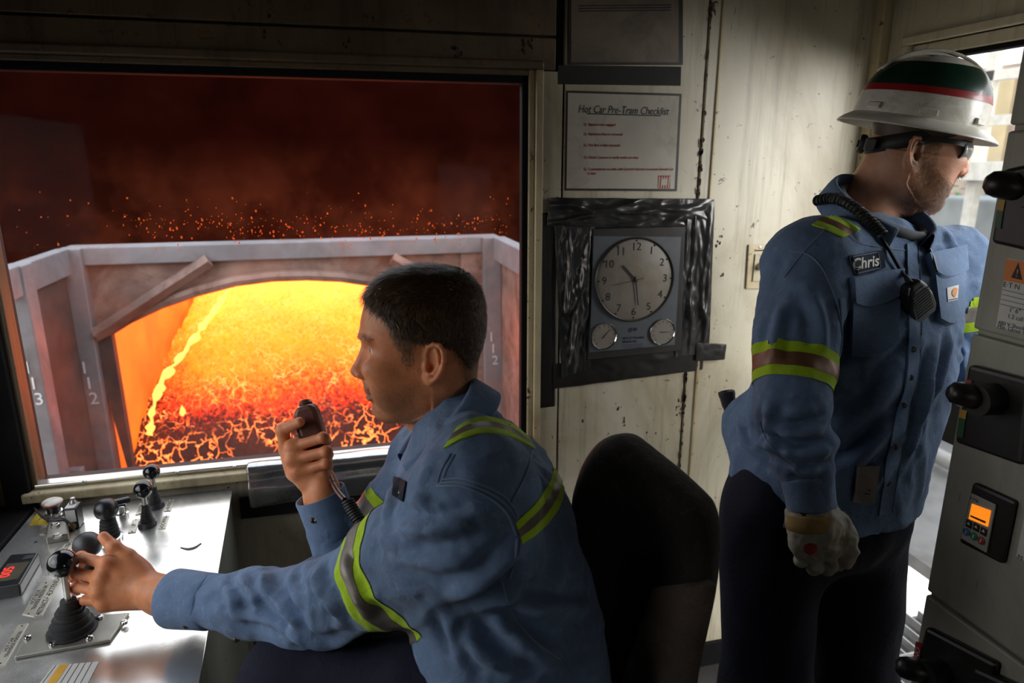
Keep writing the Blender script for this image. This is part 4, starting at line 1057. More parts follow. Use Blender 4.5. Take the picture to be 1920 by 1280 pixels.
# ---- duct-taped sill right of the console
M['duct_tape'] = mat('duct_tape', (.62, .60, .58), .18, .9, var=.35, vscale=14, bump=.5, bscale=22)
def taped(x0, x1, name, lab, z_top, z_bot, y0):
    rows = []; n = 30
    for i in range(n):
        x = x0+(x1-x0)*i/(n-1); r = []
        prof = [(y0+.028, z_top+.002), (y0+.004, z_top+.004), (y0-.010, z_top-.004), (y0-.016, z_top-.018), (y0-.010, z_top-.030), (y0-.020, z_top-.045), (y0-.026, z_top-.058), (y0-.020, z_top-.075), (y0-.016, z_bot+.01), (y0-.010, z_bot)]
        for k, (y, z) in enumerate(prof):
            w = mnoise.noise(Vector((x*9, k*1.7, 3.)))*.006+mnoise.noise(Vector((x*30, k*.9, 7.)))*.002; r.append((x, y+w, z+w*.6))
        rows.append(r)
    o = obj(name, Geo().grid(rows), M['duct_tape'], smooth='all'); o.modifiers.new('thickness', 'SOLIDIFY').thickness = .001
    s_ = o.modifiers.new('subdivision', 'SUBSURF'); s_.levels = s_.render_levels = 1
    return tag(o, lab, 'tape')
taped(C(458, 905)[0]+.012, .49, 'tape_wrap', 'crinkled silver duct tape wrapped over the window sill', WZ0+.006, .782, WY-.022)
obj('dark_liner', Geo().bb((-.288, WY-.012, .742), (.49, WY-.001, .80)), M['soot_black'], bpy.data.objects['tape_wrap'])
# ---- handheld microphone in the raised hand, with its cord
hm = thing('handheld_microphone', P(585, 850, 1.2), 'reddish-brown handheld radio microphone in the seated man\'s raised hand', 'microphone')
a_, b_ = P(573, 768, 1.195), P(604, 868, 1.196); up_ = nz(a_-b_); rt_ = nz(np.cross(up_, -_F)); nn = np.cross(rt_, up_)
FMh = frame((a_+b_)/2, rt_, up_); Lh = np.linalg.norm(a_-b_)/2+.008
M['mic_brown'] = mat('mic_brown', (.12, .042, .028), .35, var=.25, vscale=40, bump=.1, bscale=500)
ol = [(-.020, -Lh), (.016, -Lh), (.020, -Lh*.3), (.021, Lh*.75), (.016, Lh), (-.013, Lh), (-.020, Lh*.8), (-.020, 0)]
obj('body', Geo().prism([tuple(FMh @ Vector((x, y, -.016))) for x, y in ol], np.array((FMh @ Vector((0, 0, .030)))-(FMh @ Vector((0, 0, 0))))), M['mic_brown'], hm, bevel=.007, seg=3)
obj('hang_button', Geo().lathe([(.010, 0), (.012, .006), (.009, .012), (.001, .013)], 16, along(tuple(FMh @ Vector((.001, Lh-.004, -.006))), tuple(FMh @ Vector((.001, Lh+.1, -.03))))), M['mic_brown'], hm, smooth=True)
obj('push_to_talk_bar', Geo().add([tuple(FMh @ Vector(v)) for v in ((-.024, .0, -.008), (-.018, .0, -.008), (-.018, .0, .010), (-.024, .0, .010), (-.022, .035, -.008), (-.018, .035, -.008), (-.018, .035, .010), (-.022, .035, .010))], [(3, 2, 1, 0), (4, 5, 6, 7), (0, 1, 5, 4), (1, 2, 6, 5), (2, 3, 7, 6), (3, 0, 4, 7)]), M['dark_grey_plastic'], hm, bevel=.002)
ln_ = [b_, P(614, 885, 1.185), P(624, 905, 1.160), P(634, 922, 1.145), P(646, 936, 1.13)]
obj('strain_relief', Geo().tube([ln_[0], ln_[1], ln_[2]], [.008, .0065, .005], 10), M['mic_brown'], hm, smooth=True)
obj('cable', Geo().tube(smooth_curve(ln_[1:], 16), .0042, 8), M['mic_brown'], hm, smooth=True)
# ================================================================== SEATED MAN
def collar(back, front, lat_dir, half_w, rise=.034, fall=.050, m=None, parent=None, name='collar', open_deg=38, flare=.020, n=44, tip=1.25, inner=None):
    """shirt collar: stand round the neck, folded over; the ring runs from the front opening round the back"""
    back = np.asarray(back, float); front = np.asarray(front, float); c = (back+front)/2; ax = front-back; a = np.linalg.norm(ax)/2; ax = nz(ax)
    lat = nz(np.asarray(lat_dir, float)-ax*(ax@np.asarray(lat_dir, float))); up = np.cross(ax, lat); up = up if up[2] > 0 else -up
    rows = []
    for i in range(n):
        ph = math.radians(open_deg)+(2*math.pi-2*math.radians(open_deg))*i/(n-1)
        q = ax*math.cos(ph)*a+lat*math.sin(ph)*half_w; o_ = nz(q); e = max(0, math.cos(ph)); fr = abs(i/(n-1)*2-1)
        f_ = fall*(1+(tip-1)*fr**3); p0 = c+q
        rows.append([p0-o_*.004-up*.012, p0+o_*.000+up*rise*.45, p0+o_*.003+up*rise*(1-.25*fr), p0+o_*.008+up*(rise*(1-.25*fr)+.002), p0+o_*(.013)+up*(rise*.75-.15*fr*rise),
                     p0+o_*(flare*.9)+up*(rise-f_*.65), p0+o_*(flare*1.12)+up*(rise-f_)])
    o = obj(name, Geo().grid(rows), m, parent, smooth='all')
    s = o.modifiers.new('thickness', 'SOLIDIFY'); s.thickness = .0026; s.offset = 0
    sb = o.modifiers.new('subdivision', 'SUBSURF'); sb.levels = 1; sb.render_levels = 1
    return o
def cuff(p, q, r0, r1, m, parent, wave=.0, name='cuff', ell_=(1, 1), roll=(0, 0, 1)):
    """stiff sleeve end from p (sleeve) to q (open end)"""
    L = float(np.linalg.norm(np.asarray(q)-np.asarray(p)))
    pr = [(r0*.8, -.004), (r0*.98, 0), (r0*1.04, L*.06), (r0*1.03+(r1-r0)*.3, L*.3), (r0*.0+r1*1.03, L*.75), (r1*1.04, L*.96), (r1*1.02, L), (r1*.97, L), (r1*.93, L*.9), (r1*.88, L*.35), (r1*.3, L*.34)]
    return obj(name, Geo().lathe(pr, 36, along(p, q, roll), *ell_), m, parent, smooth=True)
def torso_fn(stations, F_, L_):
    """stations: (centre, forward half, lateral half) from the bottom up; swept ellipse"""
    Z_ = np.array([s[0][2] for s in stations]); o = np.argsort(Z_); Z_ = Z_[o]
    C_ = np.array([s[0] for s in stations])[o]; a_ = np.array([s[1] for s in stations])[o]; b_ = np.array([s[2] for s in stations])[o]
    zz = np.linspace(Z_[0], Z_[-1], 300); ker = np.hanning(41); ker /= ker.sum()
    def tb(y): return np.convolve(np.pad(np.interp(zz, Z_, y), 20, 'reflect', reflect_type='odd'), ker, 'valid')
    cx, cy, a, b = tb(C_[:, 0]), tb(C_[:, 1]), tb(a_), tb(b_)
    def fn(X, Y, Z):
        z = np.clip(Z, zz[0], zz[-1]); x = X-np.interp(z, zz, cx); y = Y-np.interp(z, zz, cy); A_ = np.interp(z, zz, a); B_ = np.interp(z, zz, b)
        u = np.abs(x*F_[0]+y*F_[1])/A_; v = np.abs(x*L_[0]+y*L_[1])/B_; p = 2.35
        d = ((u**p+v**p)**(1/p)-1)*np.minimum(A_, B_)*.9
        return np.maximum(d, np.maximum(zz[0]-Z, Z-zz[-1]))
    return fn, zz[0], zz[-1]

rh = ray(800, 640); rh = nz([rh[0], rh[1], 0]); head_f = np.array([-rh[1], rh[0], 0])
HO = P(800, 640, 1.08); HA = axes(head_f)
body_f = nz([head_f[0]*math.cos(.10)-head_f[1]*math.sin(-.10)*-1, head_f[1]+.10, 0]); body_l = np.array([-body_f[1], body_f[0], 0])
HL = [(.118, .098), (.100, .074), (.082, .068), (.066, .058), (.054, .046), (.044, .028), (.020, .020), (-.010, .018), (-.040, .006), (-.058, -.020), (-.070, -.046), (-.13, -.055), (-.14, .14), (.118, .14)]
HS = [(.104, .080), (.100, .070), (.080, .063), (.064, .050), (.052, .020), (.042, -.010), (.032, -.030), (.020, -.033), (.013, .010), (-.004, .022), (-.028, .018), (-.040, -.010), (-.048, -.050), (-.066, -.095), (-.13, -.11), (-.14, .14), (.104, .14)]
EX, EZ = -.005, .008
hd = make_head(.0016, ez=EZ, ex=EX, earz=.019); lv = hd.v.copy()
lip = np.exp(-((lv[:, 2]+.0797)/.0085)**4)*np.clip(1-(np.abs(lv[:, 1])/.023)**4, 0, 1)*(lv[:, 0] > .086)
stub = np.clip(-(lv[:, 2]+.048)/.018, 0, 1)*np.clip((lv[:, 0]+.005)/.03, 0, 1)*np.clip((lv[:, 2]+.135)/.02, 0, 1)*.55
fade = np.clip(-poly_sd(lv[:, 0], lv[:, 2], HS)/.012, 0, 1)*.85
nb = np.clip(-(lv[:, 2]+.045)/.02, 0, 1)*np.clip((-.02-lv[:, 0])/.03, 0, 1)*.6; stub = np.maximum(stub, fade)
hd.xf(HA, HO)
def wpt(q): return np.asarray(q, float) @ HA + HO
# hands ------------------------------------------------------------
Lw, Lf = P(302, 1117, 1.212), P(372, 1126, 1.185)
Lch = [[P(200, 1056, 1.198), P(152, 1044, 1.222), P(137, 1050, 1.255), P(152, 1058, 1.275)], [P(190, 1083, 1.190), P(142, 1074, 1.212), P(128, 1080, 1.245), P(142, 1086, 1.268)],
       [P(186, 1107, 1.190), P(144, 1100, 1.212), P(131, 1105, 1.242), P(145, 1109, 1.262)], [P(196, 1129, 1.195), P(160, 1125, 1.212), P(148, 1128, 1.238), P(160, 1131, 1.255)]]
Lth = [P(262, 1072, 1.222), P(240, 1043, 1.222), P(213, 1026, 1.218), P(194, 1006, 1.222)]
lh = make_hand(Lw, Lf, Lch, Lth, -ray(220, 1090)+np.array([0, 0, .35]), sc=1.07, wr=(.0262, .0262))
Rw, Rf = P(597, 905, 1.185), P(614, 968, 1.19)
Rch = [[P(546, 838, 1.172), P(606, 820, 1.160), P(612, 826, 1.195), P(580, 836, 1.205)], [P(546, 862, 1.168), P(612, 846, 1.158), P(616, 852, 1.195), P(584, 862, 1.205)],
       [P(556, 886, 1.170), P(612, 868, 1.162), P(616, 874, 1.195), P(586, 884, 1.205)], [P(572, 904, 1.180), P(606, 888, 1.172), P(610, 892, 1.20), P(588, 900, 1.21)]]
Rth = [P(556, 882, 1.192), P(536, 842, 1.195), P(530, 806, 1.180), P(562, 791, 1.165)]
rhand = make_hand(Rw, Rf, Rch, Rth, -_R*.75-_F*.55, sc=1.0, wr=(.0245, .0265))
# torso under the shirt keeps the body whole
fnb, z0, z1 = torso_fn([(P(965, 1330, 1.07), .10, .14), (P(945, 1100, 1.07), .09, .13), (P(905, 960, 1.07), .09, .14), (P(868, 830, 1.075), .05, .06)], body_f, body_l)
sb = Sdf((-.05, .75, .78), (.55, 1.35, 1.35), .012); sb.op(fnb, (-.05, .75, z0), (.55, 1.35, z1), .01); bodyS = sb.mesh()
body = hd.join(lh).join(rhand).join(bodyS); nB = len(body.v); pad0 = np.zeros(nB-len(lv))
man = body.obj('person', M['skin_seated'], attr={'lip': np.r_[lip, pad0], 'stubble': np.r_[stub, pad0]})
tag(man, 'seated man in profile with short brown hair and blue work shirt holding a microphone', 'person')
eyes_for(man, HA, HO, ex=EX, ez=EZ)
obj('thumbnail', nail(Lth[3], Lth[2], -ray(194, 1006)+np.array([0, 0, .8]), 1.05), M['skin_seated'], man, smooth='all')
obj('thumbnail', nail(Rth[3], Rth[2], -ray(566, 790)+np.array([0, 0, .25]), 1.1), M['skin_seated'], man, smooth='all')
# hair -------------------------------------------------------------
hc = hair_cap(HL, .0055); hl = hc.v.copy()
cap = Sur(hc.v.copy(), hc.f)
def flow(p, N):
    top = np.clip((p[:, 2]-.06)/.04, 0, 1)[:, None]; bk = np.clip((-p[:, 0]-.03)/.05, 0, 1)[:, None]
    side = np.array([-.25, 0, -1.0]); f = np.array([1.0, 0, .05]); b_ = np.array([-.35, 0, -1.0])
    swirl = np.array([0, 1, 0])*np.sign(p[:, 1:2])*.4
    return (f+swirl)*top*(1-bk)+(side*(1-bk)+b_*bk)*(1-top)+top*bk*np.array([-.5, 0, -.6])
def hlen(p):
    return .0065+.013*np.clip((p[:, 2]-.02)/.07, 0, 1)*np.clip((p[:, 0]+.11)/.10, .35, 1)
hv, hf = strands(cap, 15000, flow, hlen, .0005, .24, 4, .22); hv3, hf3 = strands(cap, 8000, flow, hlen, .00045, .32, 14, .25)
hs_, hsf = strands(Sur(lv, hd.f), 46000, flow, lambda p: .0065+.004*np.clip((p[:, 2])/.03, -.6, 1), .00042, .30, 5, .15, lambda p, r: np.clip(-poly_sd(p[:, 0], p[:, 2], HS)/.016, 0, 1)*.8 > r)
hc.xf(HA, HO); hair = hc.obj('hair', M['hair_brown'], man)
obj('hair_strands', ((hv @ HA + HO).tolist(), [], hf), M['hair_brown'], hair, kind='stuff'); obj('light_strands', ((hv3 @ HA + HO).tolist(), [], hf3), M['hair_light'], hair, kind='stuff'); obj('side_hair', ((hs_ @ HA + HO).tolist(), [], hsf), M['hair_light'], hair, kind='stuff')
# fringe standing up at the forehead, brows, moustache and lashes
headL = Sur(lv, hd.f)
def only(f):
    return lambda p, r: f(p)*1.0 > r
bro, bf = strands(headL, 60000, lambda p, N: np.stack([-.55+0*p[:, 0], np.sign(p[:, 1])*.8, .15+0*p[:, 0]], 1), lambda p: .0075+0*p[:, 0], .00022, .22, 6, .15,
                  only(lambda p: np.exp(-((p[:, 2]-.0165-.006*np.clip((np.abs(p[:, 1])-.02)/.02, -1, .6))/.0032)**2)*(p[:, 0] > .06)*(np.abs(p[:, 1]) > .009)*(np.abs(p[:, 1]) < .052)))
obj('eyebrows', ((bro @ HA + HO).tolist(), [], bf), M['hair_stubble'], man, kind='stuff')
mo, mf = strands(headL, 60000, lambda p, N: np.stack([.1+0*p[:, 0], np.sign(p[:, 1])*.5, -1+0*p[:, 0]], 1), lambda p: .0045+0*p[:, 0], .00016, .3, 7, .25,
                 only(lambda p: ((p[:, 2] < -.056) & (p[:, 2] > -.072) & (p[:, 0] > .075) & (np.abs(p[:, 1]) < .03))*.9+((p[:, 2] < -.088) & (p[:, 0] > .04) & (p[:, 2] > -.125))*.18+((p[:, 2] < -.02) & (p[:, 0] > .0) & (p[:, 0] < .03) & (np.abs(p[:, 1]) > .05))*.10))
obj('facial_hair', ((mo @ HA + HO).tolist(), [], mf), M['hair_ginger'], man, kind='stuff')

# shirt --------------------------------------------------------------
SHL, ELL, WRL = P(884, 985, .925), P(585, 1136, 1.105), P(388, 1127, 1.18)
SHR, ELR, WRR = P(808, 880, 1.235), P(672, 1078, 1.225), P(624, 985, 1.195)
shirt = Sdf((-.47, .62, .78), (.52, 1.45, 1.36), .0045)
fn, z0, z1 = torso_fn([(P(968, 1345, 1.07), .150, .185), (P(962, 1210, 1.07), .142, .180), (P(940, 1090, 1.07), .140, .186), (P(908, 975, 1.07), .140, .190), (P(888, 885, 1.072), .120, .178), (P(874, 832, 1.075), .085, .125), (P(868, 788, 1.078), .056, .066)], body_f, body_l)
shirt.op(fn, (-.05, .70, z0), (.55, 1.45, z1), .01)
shirt.cone(SHL, P(720, 1075, 1.015), .092, .073, .03); shirt.cone(P(720, 1075, 1.015), ELL, .073, .062, .015); shirt.cone(ELL, P(480, 1132, 1.145), .062, .053, .025); shirt.cone(P(480, 1132, 1.145), WRL, .053, .043, .02)
shirt.cone(P(868, 800, 1.07), P(890, 905, .93), .045, .075, .05)
shirt.cone(P(868, 800, 1.07), P(835, 860, 1.22), .045, .070, .05)
shirt.cone(SHR, ELR, .078, .060, .04); shirt.cone(ELR, WRR, .058, .043, .03)
shirt.cone(P(600, 1150, 1.10), P(560, 1172, 1.11), .045, .038, .03)
ss = shirt.mesh().relax(2, .5)
bv = ss.bvh()
def fl(pts, amp, wid): return (np.array([h for h, n in snap_px(bv, smooth_curve(pts, 10) if len(pts) > 2 else resample(pts, 8))]), amp*1.45, wid*.85)
crumple(ss, .005, 9, (1, 1, 1), 3.); crease(ss, .012, 11, (1, 1, 1.2), 4.); crease(ss, .005, 26, (1, 1, 1), 8.); crumple(ss, .0012, 60, (1, 1, 1), 5.)
fold(ss, [
 fl([(412, 1085), (430, 1120), (450, 1160)], .006, .010), fl([(440, 1080), (470, 1105), (485, 1150)], .006, .010), fl([(490, 1068), (500, 1105), (540, 1150), (560, 1190)], .010, .013),
 fl([(545, 1078), (555, 1110), (580, 1140)], .007, .012), fl([(596, 1060), (600, 1095), (625, 1130), (640, 1175)], .010, .013), fl([(640, 1040), (665, 1100), (700, 1165)], .005, .012),
 fl([(530, 1185), (600, 1205), (680, 1185)], .008, .013), fl([(430, 1150), (490, 1160), (540, 1185)], .006, .010),
 fl([(700, 990), (740, 1005), (800, 1000), (860, 990)], .008, .014), fl([(690, 1010), (760, 1040), (850, 1060), (930, 1040)], .006, .016), fl([(720, 960), (770, 985), (840, 985), (900, 975)], .006, .012),
 fl([(980, 1020), (940, 1060), (890, 1095), (830, 1120)], .010, .016), fl([(1000, 1060), (950, 1110), (880, 1150)], .008, .016), fl([(930, 1110), (980, 1130), (1060, 1150)], .010, .016), fl([(920, 1140), (960, 1190), (1040, 1240)], .010, .016),
 fl([(850, 1170), (900, 1220), (960, 1250)], .010, .016), fl([(1010, 1130), (1080, 1140), (1110, 1130)], .006, .012), fl([(840, 1150), (850, 1200), (870, 1260)], .007, .012), fl([(1040, 1000), (1050, 1060), (1040, 1110)], .006, .014),
 fl([(745, 900), (730, 950), (722, 985)], .005, .012), fl([(770, 930), (800, 950), (840, 955)], .004, .010)])
ss.relax(1, .3); bv = ss.bvh()
sh = ss.obj('shirt', M['denim'], man)
# cuffs
cuff(P(400, 1128, 1.176), P(326, 1121, 1.203), .0450, .0480, M['denim_light'], sh, ell_=(1, 1.0))
cuff(P(630, 1000, 1.198), P(600, 925, 1.186), .0430, .0420, M['denim_light'], sh)
for px, py, d in ((355, 1165, 1.155), (452, 1180, 1.12)):
    q = np.array(bv.find_nearest(Vector(P(px, py, d)))[0]); n_ = -ray(px, py)
    obj('snap', Geo().lathe([(.0055, 0), (.0055, .002), (.003, .003), (.003, .0015), (.0005, .001)], 14, along(q, q+n_)), M['snap_metal'], sh, smooth=True)
q = P(588, 975, 1.150); obj('snap', Geo().lathe([(.0055, 0), (.0055, .002), (.003, .003), (.0005, .001)], 14, along(q, q-ray(588, 975))), M['snap_metal'], sh, smooth=True)
# collar and undershirt neck
collar(P(900, 738, 1.085), P(766, 882, 1.06), body_l, .072, .028, .050, M['denim'], sh, open_deg=30)
# reflective bands
ax = SHL-P(720, 1075, 1.025); pb = P(748, 1068, 1.012); axn = nz(ax)
for t0, t1, m_, nm in ((-.036, -.016, 'lime_tape', 'lime_stripe'), (-.016, .012, 'silver_tape', 'reflective_stripe'), (.012, .032, 'lime_tape', 'lime_stripe')):
    obj(nm, ring_slice(ss, pb, axn, t0, t1, .0016 if m_ == 'lime_tape' else .0022, .105), M[m_], sh, smooth='all')
axr = nz(ELR-SHR); pr = P(722, 952, 1.2)
for t0, t1, m_, nm in ((-.030, -.012, 'lime_tape', 'lime_stripe'), (-.012, .014, 'silver_tape', 'reflective_stripe'), (.014, .034, 'lime_tape', 'lime_stripe')):
    obj(nm, ring_slice(ss, SHR*.52+ELR*.48, axr, t0, t1, .0016, .076), M[m_], sh, smooth='all')
# strap over the shoulder and the band across the back: lime, silver, lime
def band3(e0, e1, cut=(.0, .30, .68, 1.0), nu=26):
    e0, e1 = smooth_curve(e0, 12), smooth_curve(e1, 12)
    for k, (m_, nm) in enumerate((('lime_tape', 'lime_stripe'), ('silver_tape', 'reflective_stripe'), ('lime_tape', 'lime_stripe'))):
        a = e0*(1-cut[k])+e1*cut[k]; b = e0*(1-cut[k+1])+e1*cut[k+1]
        obj(nm, patch(bv, a, b, nu, 4, .0022), M[m_], sh, smooth=True)
band3([(858, 802), (885, 786), (920, 783), (962, 797), (992, 822)], [(832, 842), (870, 822), (910, 812), (955, 818), (1003, 842)])
band3([(1040, 874), (1030, 905), (1003, 943), (966, 980)], [(1058, 905), (1050, 945), (1022, 985), (978, 1020)])
# seams: armhole, yoke, placket edges, pocket and name patch
for k, pts in enumerate(([(820, 912), (868, 912), (916, 932), (950, 962), (968, 1004)], [(845, 850), (828, 880), (820, 905)], [(852, 852), (836, 882), (828, 905)], [(825, 905), (870, 905), (920, 925), (955, 955), (975, 1000), (972, 1040)], [(829, 899), (872, 898), (924, 918), (960, 948), (982, 1005)], [(1000, 842), (985, 890), (960, 940)], [(940, 1090), (960, 1150), (1000, 1200), (1050, 1235)], [(968, 1010), (965, 1050), (955, 1085)])):
    obj('seam', stitch(bv, pts), M['thread'], sh, smooth=True)
obj('name_patch', patch(bv, [(740, 893), (764, 903)], [(735, 928), (758, 940)], 8, 6, .003), M['patch_navy'], sh, smooth=True)
text_on(bv, 's', 751, 917, 26, math.radians(20), M['white_print'], sh, .010, .3, .6, .02)
# trousers and boots --------------------------------------------------
HPL, HPR = P(975, 1345, .985), P(955, 1330, 1.15)
KNL, KNR = P(545, 1275, 1.10), P(560, 1180, 1.30)
tr = Sdf((-.42, .60, .0), (.56, 1.50, 1.08), .0065)
tr.ell((HPL+HPR)/2+np.array([0, 0, -.02]), (.165, .20, .15), .04)
for h_, k_ in ((HPL, KNL), (HPR, KNR)):
    a_ = k_.copy(); a_[2] = .10; a_ = a_ + body_f*.04
    tr.cone(h_, k_, .098, .072, .05); tr.cone(k_, a_, .070, .056, .04); tr.cone(h_+np.array([.0, 0, -.03]), k_*.3+h_*.7, .11, .10, .05)
ts = tr.mesh().relax(3, .5); crumple(ts, .006, 8, (1, 1, 1), 2.); crumple(ts, .003, 22)
tro = ts.obj('trousers', M['navy'], man)
M['boot_leather'] = mat('boot_leather', (.02, .014, .010), .5, var=.4, bump=.3, bscale=80)
for k_ in (KNL, KNR):
    f0 = k_+body_f*.04; f0[2] = .055; b = Sdf(f0-np.array([.32, .2, .06]), f0+np.array([.32, .2, .12]), .006)
    b.cone(f0-body_f*.03, f0+body_f*.03+np.array([0, 0, .05]), .045, .050, .02); b.cone(f0, f0+body_f*.15-np.array([0, 0, .012]), .046, .040, .03)
    b.op(lambda X, Y, Z: (.006-Z)+0*X+0*Y, b.lo, b.lo+b.n*b.h, .002, 'cut')
    b.mesh().relax(2).obj('boot', M['boot_leather'], man)
# ================================================================== THINGS ON THE WALL AND THE OPERATOR'S SEAT
def Wp(px, py, d=0.): return onY(px, py, WY-d)
def quad(name, c4, t, m_, parent=None, d=0., bevel=.001):
    q = [Wp(*p, d=d) for p in c4]; q = [(p[0], WY-d, p[2]) for p in q]
    return obj(name, Geo().prism(q, (0, -t, 0)), M[m_], parent, bevel=bevel)
def wtext(s, px, py, size, m_, parent, d=.006, slope=0., align='CENTER', **k):
    q = Wp(px, py, d=d); return text(s, size, frame((q[0], WY-d, q[2]), (1, 0, slope), (0, 0, 1)), M[m_], parent, align=align, **k)
M['sheet_dull'] = mat('sheet_dull', (.50, .46, .38), .38, var=.15, vscale=6, dirt=(.28, .22, .15), dscale=7, dlo=.5, dhi=.8, coat=.25)
M['notice_dark'] = mat('notice_dark', (.16, .12, .08), .42, var=.25, vscale=5, dirt=(.06, .045, .03), dscale=6, dlo=.45, dhi=.75)
M['sign_frame'] = mat('sign_frame', (.045, .040, .036), .4, .3)
# notice board above and its black tape strip
nb_ = quad('notice_board', [(1064, 122), (1278, 122), (1278, -90), (1064, -90)], .008, 'sign_frame'); tag(nb_, 'dark faded notice board at the top of the wall above the checklist', 'notice board')
quad('sheet', [(1070, 117), (1272, 117), (1272, -85), (1070, -85)], .002, 'notice_dark', nb_, .008)
for k in range(3): quad('print_line', [(1084, 12+k*5), (1258, 10+k*5), (1258, 8+k*5), (1084, 10+k*5)], .0003, 'black_ink', nb_, .0102, 0)
tag(quad('tape_strip', [(1046, 158), (1276, 161), (1277, 125), (1046, 122)], .0012, 'soot_black'), 'broad black tape strip between the notice board and the checklist', 'tape')
# checklist
ck = quad('checklist_sign', [(1058, 357), (1268, 358), (1277, 176), (1061, 170)], .005, 'sign_frame'); tag(ck, 'framed white Hot Car Pre-Tram Checklist sheet on the wall', 'sign')
quad('sheet', [(1062, 353), (1264, 354), (1273, 180), (1065, 174)], .0016, 'sheet_dull', ck, .005, 0)
wtext('Hot Car Pre-Tram Checklist', 1170, 207, .0270, 'black_ink', ck, .0072, -.010, shear=.25, sx=.80)
quad('underline', [(1100, 214), (1239, 218), (1239, 216), (1100, 212)], .0003, 'black_ink', ck, .0070, 0)
for y, s_ in ((233, '1.)  Bypass is not engaged'), (251, '2.)  Stationery Ram is retracted'), (272, '3.)  Hot Box is fully retracted'), (295, '4.)  Check Cameras to verify tracks are clear'), (317, '5.)  Communicate via radio with Quench Operator to ensure Quench Car'), (325, '     is clear')):
    wtext(s_, 1094, y, .0102, 'red_ink', ck, .0072, -.004, 'LEFT', sx=.83)
em = quad('emblem', [(1233, 353), (1256, 353), (1257, 329), (1234, 329)], .0003, 'red_ink', ck, .0068, 0)
for k in range(5): quad('emblem_stripe', [(1234+k*4.6, 352), (1236+k*4.6, 352), (1238+k*4.6, 331), (1236+k*4.6, 331)], .0002, 'sheet_dull', em, .0072, 0)
quad('emblem_plate', [(1239, 347), (1251, 347), (1252, 335), (1240, 335)], .0003, 'sheet_dull', em, .0073, 0)
# tape round the clock: crinkled strips
M['grey_tape'] = mat('grey_tape', (.060, .057, .054), .26, .5, var=.5, vscale=18, bump=.4, bscale=26)
M['black_tape'] = mat('black_tape', (.018, .015, .013), .38, .15, var=.4, vscale=18, bump=.3, bscale=30)
def tape(c4, m_, lab, amp=.006, d=.003, n=30, mm=14, seed=0, name='tape_strip', along_=1):
    tl, tr_, brr, bll = [np.array(Wp(*p)) for p in c4]; rows = []
    for i in range(n):
        u = i/(n-1); r = []
        for j in range(mm):
            v = j/(mm-1); p = (tl*(1-u)+tr_*u)*(1-v)+(bll*(1-u)+brr*u)*v
            cr_ = max(0, .55-2.4*abs(mnoise.noise(Vector((u*3.2+seed, v*2.4+u*2, seed*1.3)))))*1.5+max(0, .4-1.8*abs(mnoise.noise(Vector((u*8+v*4, v*6-u*3, seed+4.)))))*.9
            e = min(1, 5*min(u, 1-u, v, 1-v)+.12); r.append((p[0]+.002*mnoise.noise(Vector((v*9, u*9, seed))), WY-d-amp*cr_*e, p[2]+.002*mnoise.noise(Vector((u*9, v*9, seed+2)))))
        rows.append(r)
    o = obj(name, Geo().grid(rows), M[m_], smooth='all'); sd = o.modifiers.new('thickness', 'SOLIDIFY'); sd.thickness = .0008
    s_ = o.modifiers.new('subdivision', 'SUBSURF'); s_.levels = s_.render_levels = 1
    return tag(o, lab, 'tape', 'tape strips round the clock')
tape([(1003, 400), (1040, 396), (1040, 762), (1002, 766)], 'black_tape', 'long black tape strip running down the wall beside the window frame', .0015, .002)
tape([(1028, 370), (1336, 372), (1330, 432), (1022, 424)], 'grey_tape', 'crinkled dark grey tape strip across the top of the clock', .014, .010, 54, 16, 1)
tape([(1036, 420), (1112, 424), (1104, 690), (1050, 706)], 'grey_tape', 'broad wrinkled grey tape sheet down the left side of the clock', .018, .012, 24, 48, 2)
tape([(1274, 372), (1336, 376), (1326, 660), (1262, 668)], 'grey_tape', 'shiny wrinkled grey tape strip down the right side of the clock', .014, .011, 18, 50, 5)
tape([(1036, 680), (1318, 650), (1316, 692), (1036, 728)], 'black_tape', 'dark tape strip along the bottom of the clock', .005, .006, 30, 8, 7)
tape([(1300, 640), (1358, 642), (1354, 672), (1300, 674)], 'black_tape', 'short tape tail sticking out at the clock\'s lower right', .004, .014, 12, 8, 9)
# ---- clock with two small dials
cl = quad('wall_clock', [(1098, 672), (1272, 655), (1280, 424), (1108, 428)], .016, 'sign_frame', None, .002, .002)
tag(cl, 'grey weather-station wall clock with two small dials, bordered by tape', 'clock')
M['clock_grey'] = mat('clock_grey', (.11, .115, .12), .45, .2, var=.2, vscale=10); M['dial_dirty'] = mat('dial_dirty', (.22, .19, .15), .5, var=.15, vscale=8, dirt=(.17, .13, .08), dscale=9, dlo=.48, dhi=.75)
quad('face_plate', [(1104, 660), (1264, 646), (1276, 444), (1112, 442)], .004, 'clock_grey', cl, .018, .001)
cc = Wp(1190, 524, .024); CR_ = .112
def Kd(a, r, y): return (cc[0]+r*math.sin(a), y, cc[2]+r*math.cos(a))
cd = WY-.0225
Mc = Matrix.Translation(Vector((cc[0], cd, cc[2]))) @ Matrix.Rotation(math.pi/2, 4, 'X')
obj('dial', Geo().lathe([(CR_, 0), (CR_, .003), (CR_-.001, .0035), (.001, .0035)], 60, Mc), M['dial_dirty'], cl, smooth=True)
obj('bezel', Geo().lathe([(CR_+.004, 0), (CR_+.005, .005), (CR_+.002, .008), (CR_-.001, .006), (CR_-.001, 0)], 60, Mc), M['sign_frame'], cl, smooth=True)
yf = cd-.0040
